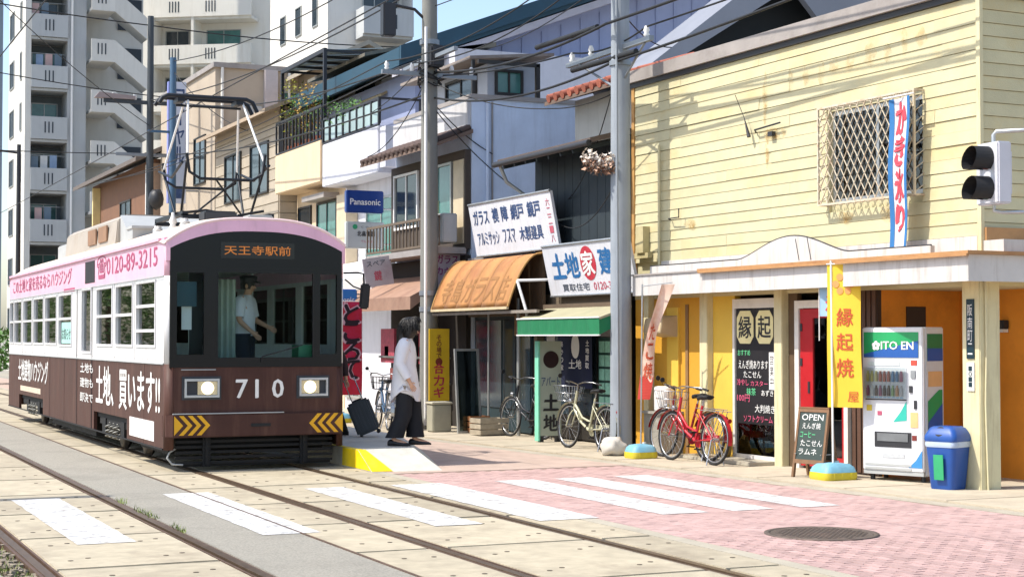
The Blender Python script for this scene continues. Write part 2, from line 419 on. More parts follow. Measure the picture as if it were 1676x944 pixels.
MB().box(6.992, 7.06, 20.285, 44, .2505, .2545).build('yellow_edge_line', m_yel, t)
# ================================================================ TRAM
XL, XR, YF, YB_ = 4.55, 6.95, 20.70, 35.90
m_brown = M('tram_brown', '#4c332d', .5, .16, 3, coat=.0, stain='#6e5044', stain_amt=.55, stain_scale=.9, streak=True, rand=0, spec=.15)
m_white = M('tram_white', '#dedcdc', .35, .05, 2, coat=.2, stain='#aaa298', stain_amt=.5, stain_scale=1.4, streak=True, rand=0)
m_pinkp = M('tram_pink', '#e6b3c6', .42, .08, 2, coat=.15, stain='#c79aa6', stain_amt=.5, stain_scale=1.2, streak=True, rand=0)
m_magenta = M('magenta_print', '#a8446a', .5, .1, rand=0)
m_roofp = M('tram_roof', '#dcc9b6', .6, .1, 3, stain='#a8937c', stain_amt=.5, stain_scale=1.2, rand=0)
m_black = M('black_panel', '#0b0d11', .22, .1, 3, rand=0, spec=.3)
m_rubber = M('rubber', '#18181a', .7, .1, rand=0)
m_under = M('underframe', '#0f0f10', .8, .3, 8, .3, 50, stain='#2a2622', stain_amt=.5, stain_scale=4, rand=0)
m_lightgrey = M('light_grey', '#a9abaa', .6, .1, 4, rand=0)
m_alu = M('aluminium', '#b9bcbd', .35, .08, 8, metal=.7)
m_print = M('white_print', '#e6e4e0', .55, .05, rand=0)
m_glass_t = GLASS('tram_glass', (.82, .92, .9), .04, .85)
m_glass_w = GLASS('windscreen_glass', (.9, .97, .97), -.01, .97, ior=1.25)
m_inter = M('tram_interior', '#c6c8c2', .7, .1, rand=0)
m_seat = M('seat_green', '#2f5a48', .8, .2, 20, rand=0)
m_darkgrey = M('dark_grey', '#33363a', .6, .12, rand=.02)
tram = thing('tram_car', 'old brown and white tram with pink roof band, numbered 710, stopped at the platform', 'tram', (5.75, 28.3, 0))
Bt = lambda mb, n, m, p=tram, **k: mb.build(n, m, p, **k)
CR = .11   # corner radius
y0, y1 = YF+CR, YB_-CR
wins = [(21.32, 22.50, 1.62, 2.45), (22.80, 23.98, 1.62, 2.45), (24.30, 25.52, 1.62, 2.45), (26.05, 26.85, 1.50, 2.47),
        (27.88, 29.18, 1.60, 2.44), (29.48, 30.74, 1.62, 2.44), (31.02, 32.20, 1.62, 2.44), (32.48, 33.62, 1.62, 2.44), (33.92, 34.92, 1.62, 2.44), (35.1, 35.62, 1.62, 2.44)]
bog = [(23.15, 25.75), (31.0, 34.2)]
for side, (xa, xb) in (('l', (XL, XL+.05)), ('r', (XR-.05, XR))):
    mb = MB(); hs = [(a, b, .2, .58) for a, b in bog]
    mb.holes(y0, y1, .28, 1.38, hs, lambda a, b, c, d: mb.box(xa, xb, a, b, c, d)); Bt(mb, 'skirt_panel', m_brown)
    mb = MB(); mb.holes(y0, y1, 1.38, 2.51, wins, lambda a, b, c, d: mb.box(xa, xb, a, b, c, d)); Bt(mb, 'body_side', m_white)
    Bt(MB().box(xa, xb, y0, y1, 2.51, 3.01), 'roof_band', m_pinkp)
    s = -1 if side == 'l' else 1; xo = xa if side == 'l' else xb
    for i, (a, b, c, d) in enumerate(wins):
        f = MB(); o_ = .035
        for q in ((a-o_, b+o_, c-o_, c), (a-o_, b+o_, d, d+o_), (a-o_, a, c, d), (b, b+o_, c, d)):
            f.box(xo+s*.002, xo+s*.014, *q)
        if i != 3 and side == 'l':
            f.box(xo-s*.03, xo+s*.012, a, b, 2.02 if i > 0 else 2.12, 2.06 if i > 0 else 2.16)
            if i == 0: f.box(xo-s*.03, xo+s*.012, a, b, 1.79, 1.83)
        wf = Bt(f, 'window_frame', m_white)
        Bt(MB().box(xo-s*.032, xo-s*.026, a, b, c, d), 'window_pane', m_glass_t, wf)
# open-sided corner posts of the front and back
def corner(cx, cy, a0, z0, z1, mat, name, r=CR, th=.05):
    mb = MB(); P = []
    for k in range(7):
        a = R(a0+90*k/6); P.append((cx+r*math.cos(a), cy+r*math.sin(a)))
    Q = [(cx+(r-th)*math.cos(R(a0+90*k/6)), cy+(r-th)*math.sin(R(a0+90*k/6))) for k in range(7)][::-1]
    mb.prism(P+Q, 'z', z0, z1, True); return Bt(mb, name, mat)
for cx, cy, a0 in ((XL+CR, YF+CR, 180), (XR-CR, YF+CR, 270), (XL+CR, YB_-CR, 90), (XR-CR, YB_-CR, 0)):
    corner(cx, cy, a0, .28, 1.38, m_brown, 'corner_post'); corner(cx, cy, a0, 1.38, 2.51, m_white, 'corner_post'); corner(cx, cy, a0, 2.51, 2.97, m_pinkp, 'corner_post')
# roof: arched cross-section, slightly domed at the ends
def roofz(x, y):
    t = (x-5.75)/1.2; e = max(0, (YF+.6-y)/.6, (y-YB_+.6)/.6)
    return 2.99+.32*(1-abs(t)**3.0)-.05*e*e
mb = MB(); ys = [YF+.0, YF+.1, YF+.25, YF+.5, YF+.9]+[YF+2+i for i in range(13)]+[YB_-.5, YB_-.2, YB_]; xs = [XL-.03+2.46*i/24 for i in range(25)]
vs = [(x, y, roofz(x, y)) for y in ys for x in xs]; n = len(xs)
mb.add(vs, [(j*n+i, j*n+i+1, (j+1)*n+i+1, (j+1)*n+i) for j in range(len(ys)-1) for i in range(n-1)], True)
Bt(mb, 'roof', m_roofp)
mb = MB()
for x in (XL-.035, XR+.005): mb.box(x, x+.03, YF+.3, YB_-.3, 2.965, 3.005)
Bt(mb, 'rain_gutter', m_pinkp)
# ceiling, floor
Bt(MB().box(XL+.06, XR-.06, YF+.1, YB_-.1, 2.72, 2.74), 'ceiling', m_inter)
Bt(MB().box(XL+.06, XR-.06, YF+.1, YB_-.1, .80, .84), 'floor', M('tram_floor', '#8a8578', .7, .15, rand=0))
# front: brown lower panel, black windscreen surround, pink brow
xf0, xf1 = XL+CR, XR-CR
Bt(MB().box(xf0, xf1, YF, YF+.05, .44, 1.335), 'front_panel', m_brown)
mb = MB(); P = [(XL+.03, YF+.03)]+[(XL+.05+.07*(1-math.cos(R(a)))*.0+.09*math.sin(R(a))*0, YF) for a in ()]
plan = [(XL-.01, YF+.16), (XL+.02, YF+.03), (XL+.10, YF-.045), (XR-.10, YF-.045), (XR-.02, YF+.03), (XR+.01, YF+.16)]
mb.prism(plan, 'z', .44, .735); Bt(mb, 'bumper', m_brown, bevel=.012)
mb = MB(); mb.prism([(XL+.09, YF-.05), (6.1, YF-.05), (6.1, YF-.02), (XL+.09, YF-.02)], 'z', .737, .75); Bt(mb, 'bumper_highlight', m_lightgrey)  # pale strip stands in for the highlight along the bumper's top edge
MB().box(5.66, 5.92, YF-.056, YF-.045, .565, .605).build('coupler_slot', m_rubber, tram)
mb = MB(); mb.prism([(XL+.2, YF-.012), (5.2, YF-.012), (5.2, YF-.001), (XL+.2, YF-.001)], 'z', 1.30, 1.312); Bt(mb, 'front_trim', m_lightgrey)
holes = [(4.69, 5.04, 1.50, 2.55), (5.22, 6.50, 1.46, 2.56), (6.60, 6.83, 1.50, 2.56)]
mb = MB(); mb.holes(4.60, 6.90, 1.335, 2.62, holes, lambda a, b, c, d: mb.box(a, b, YF-.012, YF+.04, c, d)); Bt(mb, 'windscreen_frame', m_black)
def arch(x, z0, h, p=2.2): return z0+h*(1-abs((x-5.75)/1.15)**p)
top_in = [(4.60+2.30*i/28, arch(4.60+2.30*i/28, 2.86, .24, 2.6)) for i in range(29)]
mb = MB(); mb.prism([(4.60, 2.62), (6.90, 2.62)]+top_in[::-1], 'y', YF-.012, YF+.04); Bt(mb, 'destination_panel', m_black)
top_out = [(x, roofz(x, YF)+.004) for x in [XL+2.40*i/28 for i in range(29)]]
mb = MB()
A_ = [(XL, 2.7)]+top_out+[(XR, 2.7)]; Bi = [(4.60, 2.7)]+[(x, z+.002) for x, z in top_in]+[(6.90, 2.7)]
m_ = len(A_)
for i in range(m_-1):
    mb.add([(A_[i][0], YF-.002, A_[i][1]), (A_[i+1][0], YF-.002, A_[i+1][1]), (Bi[i+1][0], YF-.016, Bi[i+1][1]), (Bi[i][0], YF-.016, Bi[i][1]),
            (A_[i][0], YF+.06, A_[i][1]), (A_[i+1][0], YF+.06, A_[i+1][1]), (Bi[i+1][0], YF+.05, Bi[i+1][1]), (Bi[i][0], YF+.05, Bi[i][1])],
           [(0,1,2,3), (4,7,6,5), (0,4,5,1), (3,2,6,7)])
Bt(mb, 'front_brow', m_pinkp)
mb = MB()
for i in range(28):
    x0_, z0_ = top_out[i]; x1_, z1_ = top_out[i+1]
mb.tube([(x, YF+.01, z) for x, z in top_out], .022, 8); Bt(mb, 'roof_edge', M('tram_roof_edge', '#e6c8c4', .5, .06, rand=0))
for (a, b, c, d), nm in zip(holes, ('windscreen_pane',)*3):
    Bt(MB().box(a, b, YF+.012, YF+.018, c, d), nm, m_glass_w)
Bt(MB().box(5.215, 5.225, YF-.02, YF-.012, 1.46, 2.56).box(6.495, 6.505, YF-.02, YF-.012, 1.46, 2.56), 'pane_gasket', m_rubber)
Bt(MB().tube([(5.8, YF-.03, 1.40), (5.8, YF-.04, 1.47), (6.35, YF-.035, 1.62)], .009, 6), 'wiper', m_rubber)
# destination display
dd = Bt(MB().box(5.25, 6.24, YF-.02, YF-.013, 2.745, 2.955), 'destination_display', M('display_black', '#0c0b0a', .25, rand=0))
text('destination_lettering', '天王寺駅前', (5.30, YF-.02, 2.79), RC, UP, .89, .12, M('led_amber', '#b0692a', .6, emit=.3, rand=0), dd, bold=.01)
# headlights
m_lens = M('headlight_lens', '#fff0c4', .2, .03, emit=1.0, rand=0)
for x0_, x1_, s in ((4.79, 5.24, 1), (6.31, 6.70, -1)):
    h = Bt(MB().box(x0_-.03, x1_+.03, YF-.012, YF-.002, .92, 1.22), 'headlight', m_darkgrey)
    fr = MB(); 
    for q in ((x0_, x1_, .95, .98), (x0_, x1_, 1.16, 1.19), (x0_, x0_+.025, .98, 1.16), (x1_-.025, x1_, .98, 1.16)): fr.box(q[0], q[1], YF-.05, YF-.012, q[2], q[3])
    fr.build('bezel', m_alu, h)
    xm = x1_-.15 if s > 0 else x0_+.15
    fr = MB().box(xm-.13, xm+.125, YF-.026, YF-.0125, .985, 1.155); fr.build('lamp_housing', M('reflector', '#d8cba8', .25, metal=.6, rand=0), h)
    MB().lathe([(.085, -.012), (.08, -.028), (.05, -.038), (.005, -.042)], (xm, YF-.012, 1.07), 18, 'y').build('lens', m_lens, h)
# number and chevrons
for i, (ch, x, w_) in enumerate((('7', 5.47, .2), ('1', 5.73, .2), ('0', 5.955, .2))):
    text('number', ch, (x, YF, .935), RC, UP, w_, .235, m_print, tram, bold=.02, off=.003, keep=True)
m_chev = M('chevron_yellow', '#e3a80a', .5, .1, rand=0)
for x0_, s, n_ in ((4.655, 1, 3), (6.905, -1, 3)):
    bk = Bt(MB().box(min(x0_, x0_+s*.40), max(x0_, x0_+s*.40), YF-.0495, YF-.046, .465, .725), 'chevron_board', m_brown)
    for k in range(n_):
        a = x0_+s*(.0+k*.115); y_ = YF-.052
        if k == 0:
            mb = MB(); mb.add([(a, y_, .47), (a+s*.115, y_, .595), (a, y_, .72)], [(0,1,2)])
        b = a+s*(.06 if k else .06)
        if k > 0 or True:
            q = .06
            mb2 = MB(); mb2.add([(b, y_, .47), (b+s*q, y_, .47), (b+s*(q+.115), y_, .595), (b+s*q, y_, .72), (b, y_, .72), (b+s*.115, y_, .595)], [(0,1,2,5), (5,2,3,4)])
            mb2.build('chevron', m_chev, bk, fix=False)
        if k == 0: mb.build('chevron', m_chev, bk, fix=False)
# mirror
mr = Bt(MB().tube([(6.93, YF+.02, 2.58), (7.12, YF-.04, 2.585), (7.19, YF-.05, 2.57), (7.20, YF-.05, 2.42)], .014, 8).tube([(6.95, YF+.02, 2.50), (7.06, YF-.02, 2.40), (7.17, YF-.045, 2.36)], .01, 6), 'mirror_arm', m_rubber)
mb = MB(); mb.rbox((7.205, YF-.06, 2.27), (.13, .06, .34), 0, 0, R(5)); mb.build('mirror', m_rubber, mr, bevel=.02)
# life guard (slatted) below the bumper
lg = Bt(MB().box(4.72, 6.78, YF+.10, YF+.16, .06, .11).box(4.72, 6.78, YF+.18, YF+.30, .30, .44), 'life_guard', m_under)
for k in range(5): 
    mb = MB(); mb.box(4.70, 6.80, YF+.07, YF+.10, .09+k*.068, .125+k*.068); mb.build('guard_slat', m_under, lg)
for x in (5.1, 6.4): 
    mb = MB(); mb.box(x-.05, x+.05, YF+.045, YF+.09, .06, .44).box(x-.02, x+.02, YF+.03, YF+.06, .08, .44); mb.build('guard_bracket', m_under, lg)
mb = MB(); mb.tube([(4.72, YF+.12, .30), (4.63, YF+.10, .25), (4.60, YF+.10, .18), (4.66, YF+.08, .10), (4.80, YF+.08, .09)], .014, 6); mb.build('guard_loop', m_lightgrey, lg)
Bt(MB().box(XL+.15, XR-.15, 21.2, 22.9, .2, .5), 'underfloor_box', m_under); Bt(MB().box(XL+.12, XR-.12, 26.2, 30.6, .16, .55), 'underfloor_box', m_under)
Bt(MB().box(XL+.06, XR-.06, YF+.2, YB_-.2, .5, .79), 'underframe', m_under)
m_wheel = M('wheel_steel', '#3a3532', .45, .25, 10, metal=.6, rand=0)
for ya, yb in bog:
    yc = (ya+yb)/2
    for s, xx in ((-1, XL+.12), (1, XR-.12)):
        bf = MB(); bf.box(xx-.05, xx+.05, ya+.15, yb-.15, .40, .52)
        for dy in (-.72, .72): bf.box(xx-.07, xx+.07, yc+dy-.13, yc+dy+.13, .26, .50)
        bo = Bt(bf, 'bogie_frame', m_under)
        for dy in (-.3, 0, .3):
            mb = MB(); mb.tube([(xx-.07+.05*math.cos(a), yc+dy+.05*math.sin(a), .22+.011*a) for a in [i*.7 for i in range(30)]], .012, 5); mb.build('coil_spring', M('spring_grey', '#8b8a84', .5, .2, metal=.4, rand=0), bo)
    for dy in (-.85, .85):
        for xx in (4.98, 6.41):
            mb = MB(); mb.lathe([(.05, -.07), (.30, -.07), (.30, -.02), (.33, -.02), (.33, .0), (.30, .03), (.06, .03)], (xx, yc+dy, .335), 24, 'x'); Bt(mb, 'wheel', m_wheel)
        Bt(MB().cyl((4.95, yc+dy, .335), (6.44, yc+dy, .335), .06), 'axle', m_under)
# door (left side, at the middle) and seams
Bt(MB().box(XL-.006, XL-.001, 25.93, 25.95, .30, 2.50).box(XL-.006, XL-.001, 27.33, 27.36, .30, 2.50), 'door_seam', m_rubber)
Bt(MB().box(XL-.004, XL-.001, 27.30, 27.33, .30, 1.375), 'door_pillar', m_brown)
m_seam = M('panel_seam', '#3a2a28', .7, rand=0)
for y in (22.66, 24.14, 29.33, 30.88, 32.34, 33.78): Bt(MB().box(XL-.0035, XL-.001, y-.006, y+.006, 1.385, 2.505), 'panel_seam', m_lightgrey)
for y in (22.0, 26.0, 28.6, 30.2): Bt(MB().box(XL-.0035, XL-.001, y-.005, y+.005, .285, 1.375), 'panel_seam', m_seam)
Bt(MB().box(XL-.012, XL-.001, y0, y1, 1.372, 1.39), 'waist_trim', m_lightgrey); Bt(MB().box(XL-.01, XL-.001, y0, y1, 2.503, 2.518), 'eave_trim', m_lightgrey); Bt(MB().box(XL-.012, XL-.001, y0, y1, .28, .30), 'sill_trim', m_under)
rv = MB()
for i in range(90): rv.lathe([(.008, -.005), (.005, -.007)], (XL, 20.95+i*.165, 1.34), 6, 'x')
for i in range(90): rv.lathe([(.008, -.005), (.005, -.007)], (XL, 20.95+i*.165, 1.43), 6, 'x')
struct(Bt(rv, 'rivets', m_brown), 'stuff')
# lettering on the left side
text('side_lettering', '土地、買います!!', (XL, 25.55, .70), RW, UP, 4.55, .58, m_print, tram, bold=.02)
for i, s_ in enumerate(('土地も', '建物も', '即決で')): text('side_lettering', s_, (XL, 26.98, 1.16-i*.235), RW, UP, 1.15, .15, m_print, tram, bold=.015)
text('side_lettering', '土地建物ハウジング', (XL, 34.3, .86), RW, UP, 3.9, .42, m_print, tram, bold=.02)
Bt(MB().box(XL-.004, XL-.001, 31.3, 34.0, .66, .76), 'notice_strip', M('notice_beige', '#cbb9a4', .6, rand=0))
Bt(MB().box(XL-.004, XL-.001, 21.35, 22.95, .36, .62), 'notice_panel', M('notice_white', '#e2ded8', .6, rand=0))
text('phone_lettering', '☎0120-89-3215', (XL, 25.55, 2.60), RW, UP, 4.35, .36, m_magenta, tram, bold=.012)
text('band_lettering', 'この土地と家を売るならハウジング', (XL, 35.2, 2.62), RW, UP, 7.3, .27, m_magenta, tram, bold=.015)
pan = Bt(MB().box(XL-.006, XL-.001, 25.75, 26.6, 2.58, 2.92), 'route_sign', m_rubber)
Bt(MB().box(XL-.004, XL-.001, 27.6, 28.7, 2.49, 2.55), 'vent_strip', m_magenta)
# poster stuck in the fifth window
po = Bt(MB().box(XL+.02, XL+.023, 28.0, 29.05, 1.62, 1.98), 'window_poster', M('poster_mint', '#9fcfc4', .6, rand=0))
text('poster_print', 'お知らせ', (XL+.02, 29.0, 1.68), RW, UP, .9, .2, m_darkgrey, po)
# interior: bench seats, poles, rear bulkhead, driver's console and curtain
for x0_, x1_ in ((XL+.08, XL+.5), (XR-.5, XR-.08)):
    Bt(MB().box(x0_, x1_, 22.9, 25.4, .84, 1.28).box(x0_, x1_, 27.7, 34.6, .84, 1.28), 'bench', m_seat)
for yy in (22.6, 25.9, 27.6, 31): 
    for xx in (5.3, 6.2): Bt(MB().cyl((xx, yy, .84), (xx, yy, 2.72), .016), 'grab_pole', m_alu)
Bt(MB().box(5.1, 6.75, YF+.12, YF+.5, .84, 1.44), 'console', m_darkgrey)
Bt(MB().box(6.35, 6.62, YF+.14, YF+.45, 1.44, 1.62), 'fare_box', M('fare_green', '#2f7d57', .5, rand=0))
Bt(MB().box(5.06, 5.1, YF+.12, YF+.9, .84, 2.7), 'cab_partition', m_darkgrey)
cu = MB(); pts = []
for i in range(41):
    u = i/40; x = 5.24+.42*u; pts.append((x, YF+.75+.03*math.sin(u*34)))
for i in range(40): cu.quad((*pts[i], 1.2), (*pts[i+1], 1.2), (*pts[i+1], 2.5), (*pts[i], 2.5))
Bt(cu, 'cab_curtain', M('curtain_grey', '#b4beb0', .8, .15, 4, rand=0), fix=False)
Bt(MB().box(4.72, 4.98, YF+.14, YF+.2, 2.12, 2.44), 'sun_visor', M('visor_teal', '#14424e', .4, rand=0))
Bt(MB().box(4.80, 4.93, YF+.2, YF+.22, 1.82, 2.12), 'notice_card', m_print)
Bt(MB().box(XL+.06, XR-.06, YB_-.10, YB_-.05, .3, 3.0), 'rear_bulkhead', m_brown)
# air-conditioner and roof gear
m_ac = M('ac_beige', '#a59c90', .6, .1, 3, stain='#8a7862', stain_amt=.5, stain_scale=2, rand=0)
mb = MB(); mb.prism([(5.02, 3.2), (5.06, 3.62), (5.2, 3.72), (6.3, 3.72), (6.44, 3.62), (6.48, 3.2)], 'y', 26.6, 31.6); ac = Bt(mb, 'air_conditioner', m_ac, bevel=.02)
mb = MB(); mb.add([(5.03,26.6,3.25),(6.47,26.6,3.25),(6.3,26.6,3.72),(5.2,26.6,3.72),(5.06,26.6,3.62),(6.44,26.6,3.62)], [])
mb = MB(); mb.prism([(26.59, 3.22), (26.59, 3.70), (25.9, 3.36), (25.7, 3.22)], 'x', 5.1, 6.4); mb.build('ac_cowl', m_lightgrey, ac)
for ya in (27.3, 28.3): MB().box(5.005, 5.03, ya, ya+.75, 3.32, 3.58).build('ac_louvre', M('ac_louvre', '#8a6a50', .7, .2, rand=0), ac)
Bt(MB().box(5.2, 6.3, 32.3, 33.6, 3.25, 3.55), 'roof_box', m_lightgrey, bevel=.02)
Bt(MB().box(5.3, 5.75, 21.75, 22.1, 3.26, 3.44), 'arrester_box', m_darkgrey, bevel=.02); Bt(MB().box(5.9, 6.25, 21.7, 22.1, 3.26, 3.40), 'resistor_box', m_lightgrey, bevel=.02)
for x in (5.05, 5.5, 5.95, 6.3): Bt(MB().lathe([(.03, 3.2), (.06, 3.25), (.035, 3.29), (.06, 3.33), (.03, 3.40), (.02, 3.46)], (x, 22.55, 0), 8), 'roof_insulator', m_print)
Bt(MB().tube([(5.0, 22.6, 3.44), (5.5, 22.5, 3.5), (5.95, 22.6, 3.44), (6.35, 22.55, 3.52)], .02, 6), 'bus_bar', m_rubber)
Bt(MB().box(4.9, 5.2, 24.6, 25.0, 3.2, 3.36).box(4.88, 5.22, 24.55, 25.05, 3.36, 3.40), 'roof_vent', m_lightgrey)
# pantograph: raised square frame with white struts
m_pan = M('pantograph_dark', '#22262c', .5, .2, metal=.4, rand=0)
pg = Bt(MB().box(5.1, 6.4, 22.2, 22.28, 3.36, 3.42).box(5.1, 6.4, 23.9, 23.98, 3.36, 3.42).box(5.1, 5.18, 22.2, 23.98, 3.40, 3.46).box(6.32, 6.4, 22.2, 23.98, 3.40, 3.46), 'pantograph_base', m_pan)
for x in (5.14, 6.36):
    for y in (22.24, 23.94):
        mb = MB(); mb.lathe([(.05, 3.2), (.05, 3.25), (.075, 3.27), (.05, 3.29), (.075, 3.31), (.05, 3.33), (.05, 3.36)], (x, y, 0), 10); mb.build('insulator', m_print, pg)
ky0, ky1 = 22.45, 23.75; yc = 23.1
mb = MB()
for s in (-1, 1):
    for y in (22.24+.3, 23.94-.3):
        kx = 5.75+s*.56
        mb.cyl((5.75+s*.5, yc+(.15 if y > yc else -.15), 3.44), (kx, yc+(.75 if y > yc else -.75), 4.15), .018)
    mb.tube([(5.75+s*.62, yc-.75, 4.15), (5.75+s*.60, yc, 4.0), (5.75+s*.62, yc+.75, 4.15)], .02, 6)
mb.tube([(5.19, yc-.75, 4.28), (5.23, yc-.75, 4.02), (5.38, yc-.75, 3.93), (6.12, yc-.75, 3.93), (6.27, yc-.75, 4.02), (6.31, yc-.75, 4.30)], .022, 8)
mb.tube([(5.19, yc+.75, 4.28), (5.23, yc+.75, 4.02), (5.38, yc+.75, 3.93), (6.12, yc+.75, 3.93), (6.27, yc+.75, 4.02), (6.31, yc+.75, 4.30)], .022, 8)
mb.cyl((5.4, yc-.3, 3.46), (5.9, yc-.75, 3.93), .014).cyl((6.1, yc-.3, 3.46), (5.6, yc-.75, 3.93), .014)
mb.build('lower_frame', m_pan, pg)
mb = MB()
for s in (-1, 1):
    for y in (-.75, .75): MB().cyl((5.75+s*.55, yc+y, 4.18), (5.75+s*.40, yc+(.12 if y > 0 else -.12), 5.10), .016).build('upper_arm', m_print, pg)
mb = MB()
for dy in (-.14, .14): mb.tube([(4.93, yc+dy, 5.04), (4.98, yc+dy, 5.12), (5.06, yc+dy, 5.16), (6.20, yc+dy, 5.16), (6.29, yc+dy, 5.12), (6.36, yc+dy, 4.98)], .03, 8)
mb.box(5.2, 5.3, yc-.15, yc+.15, 5.08, 5.14).box(6.05, 6.15, yc-.15, yc+.15, 5.08, 5.14).cyl((5.2, yc, 5.04), (6.15, yc, 5.04), .018)
mb.build('collector_head', m_pan, pg)
# ================================================================ YELLOW CORNER BUILDING (local: x inwards, y along the street, z up)
YBd = thing('corner_building', 'pale yellow clapboard corner building with food stall shopfront and grilled upper window', 'building', (12.29, 14.36, 0), R(1.6))
Y_ = lambda mb, n, m, p=YBd, **k: mb.build(n, m, p, local=True, **k)
m_plank = M('yellow_clapboard', '#c5bd98', .72, .1, 2.5, .3, 60, stain='#c8ac70', stain_amt=.55, stain_scale=.85, streak=False, rand=.05)
m_trimY = M('cream_trim', '#d0c7a0', .65, .08, 4, stain='#9a8660', stain_amt=.5, stain_scale=3, streak=True)
m_ywall = M('amber_wall', '#d09a2e', .7, .1, 3, stain='#a87628', stain_amt=.4, stain_scale=1.5)
m_ywall2 = M('bright_yellow_wall', '#ddb646', .7, .08, 3, stain='#b8903a', stain_amt=.4, stain_scale=1.5)
m_orange = M('orange_wall', '#e8922a', .75, .1, 3, stain='#8f5214', stain_amt=.4, stain_scale=1.2)
m_fascia = M('white_fascia', '#c6c2bd', .6, .08, 3, stain='#8f857a', stain_amt=.6, stain_scale=2.2, streak=True)
m_rustledge = M('rusty_ledge', '#b18455', .7, .2, 6, stain='#7a4a2a', stain_amt=.7, stain_scale=3)
m_dkmetal = M('dark_metal', '#2a2a2e', .5, .15)
m_greycap = M('grey_flashing', '#9b948f', .6, .12, 3, stain='#6d645c', stain_amt=.5, stain_scale=2)
m_white = m_white
m_wframe = M('white_frame', '#d8d4cc', .5, .06, 5, stain='#a79f92', stain_amt=.4, stain_scale=4)
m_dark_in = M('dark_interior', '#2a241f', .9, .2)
m_glass = GLASS('shop_glass', (.85, .9, .88), .04, .85)
wall = Y_(MB().box(.03, 1.0, 2.75, 7.7, 2.3, 5.56).box(.03, 1.0, .03, .97, 2.3, 5.56).box(.03, 1.0, .97, 2.75, 2.3, 3.41).box(.03, 1.0, .97, 2.75, 4.59, 5.56).box(1.0, 8, .03, 7.7, 2.3, 5.56), 'wall', m_plank)
gp = random.Random(11)
def plank(y0, y1, z):
    mb = MB(); P = .15
    mb.prism([(.03, z), (-.012, z), (-.003, z+P-.004), (.03, z+P-.004)], 'y', y0, y1)
    o = Y_(mb, 'clapboard', m_plank, wall); o.rotation_euler = (gp.uniform(-.0006, .0006), gp.uniform(-.006, .006)*.15, 0); o.location = (gp.uniform(-.003, .002), 0, gp.uniform(-.0015, .0015))
for k in range(18):
    z = 2.862+k*.15
    seams = sorted([gp.choice((4.02, 4.3, 3.6, 5.1)), gp.choice((.75, .62, 6.6, 6.3))])
    ed = [.02]+seams+[7.68]
    for a, b in zip(ed[:-1], ed[1:]):
        a += .0006; b -= .0006
        if z+.15 > 3.41 and z < 4.59:
            for q in ((a, min(b, .965)), (max(a, 2.755), b)):
                if q[1]-q[0] > .05: plank(q[0], q[1], z)
        else: plank(a, b, z)
for k in range(20):
    z = 2.562+k*.15
    if z > 5.45: continue
    mb = MB(); mb.prism([(.03, z), (-.014, z), (-.002, z+.144), (.03, z+.144)], 'x', .02, 7.9); Y_(mb, 'clapboard', m_plank, wall)
Y_(MB().box(-.028, .02, -.028, .035, 2.66, 5.56), 'corner_trim', m_trimY, wall)
Y_(MB().box(-.03, .02, 7.62, 7.70, 2.66, 5.56), 'corner_trim', M('rust_trim', '#b5894d', .7, .2, 6, stain='#7e5227', stain_amt=.6, stain_scale=4), wall)
rf = Y_(MB().box(-.05, 8, -.06, 7.76, 5.562, 5.635), 'roof_edge', m_dkmetal)
Y_(MB().box(-.10, 8, -.11, 7.80, 5.637, 5.82), 'roof_flashing', m_greycap, rf)
# window with diamond grille
wd = Y_(MB().box(.05, .07, .97, 1.02, 3.42, 4.58).box(.05, .07, 2.70, 2.75, 3.42, 4.58).box(.05, .07, 1.02, 2.70, 3.42, 3.47).box(.05, .07, 1.02, 2.70, 4.53, 4.58).box(.045, .075, 1.83, 1.88, 3.47, 4.53), 'window', m_alu)
for a, b in ((1.02, 1.83), (1.88, 2.70)): Y_(MB().box(.058, .062, a, b, 3.47, 4.53), 'pane', m_glass, wd)
Y_(MB().box(.18, .20, .98, 2.74, 3.42, 4.58), 'blind', M('old_blind', '#83786a', .8, .3, 6), wd)
m_grill = M('grille_paint', '#cbbfa8', .55, .15, 8, stain='#a06a36', stain_amt=.7, stain_scale=6)
gr_ = Y_(MB().box(-.165, -.14, .93, .955, 3.38, 4.63).box(-.165, -.14, 2.775, 2.80, 3.38, 4.63).box(-.165, -.14, .955, 2.775, 3.38, 3.405).box(-.165, -.14, .955, 2.775, 4.605, 4.63)
         .box(-.14, .0, .93, .95, 3.38, 3.40).box(-.14, .0, 2.78, 2.80, 3.38, 3.40).box(-.14, .0, .93, .95, 4.61, 4.63).box(-.14, .0, 2.78, 2.80, 4.61, 4.63), 'grille_frame', m_grill)
mb = MB(); st = .135; h = 4.605-3.405; wy = 2.775-.955; sl_ = 1.55
for s in (-1, 1):
    c = -h*2
    while c < wy+h*2:
        # line y = .955 + c + s*(z-3.405)/sl_
        pts = []
        za, zb = 3.405, 4.605
        ya = .955+c; yb = .955+c+s*h/sl_
        if ya > yb: (ya, za), (yb, zb) = (yb, zb), (ya, za)
        lo, hi = .955, 2.775
        if yb > lo and ya < hi:
            def at(y): return za+(zb-za)*(y-ya)/(yb-ya)
            y_a, y_b = max(ya, lo), min(yb, hi)
            mb.cyl((-.153+s*.003, y_a, at(y_a)), (-.153+s*.003, y_b, at(y_b)), .0075, n=5, cap=False)
        c += st
struct(Y_(mb, 'grille_mesh', m_grill, gr_), 'stuff')
mb = MB()
for z_ in (3.39, 4.62):
    for i in range(14): y_ = .97+i*.138; mb.cyl((-.15, y_, z_), (-.08, y_+.07, z_), .007, n=5, cap=False).cyl((-.08, y_+.07, z_), (-.0, y_, z_), .007, n=5, cap=False)
for y_ in (.94, 2.79):
    for i in range(9): z_ = 3.42+i*.135; mb.cyl((-.15, y_, z_), (-.0, y_, z_+.1), .007, n=5, cap=False)
struct(Y_(mb, 'grille_returns', m_grill, gr_), 'stuff')
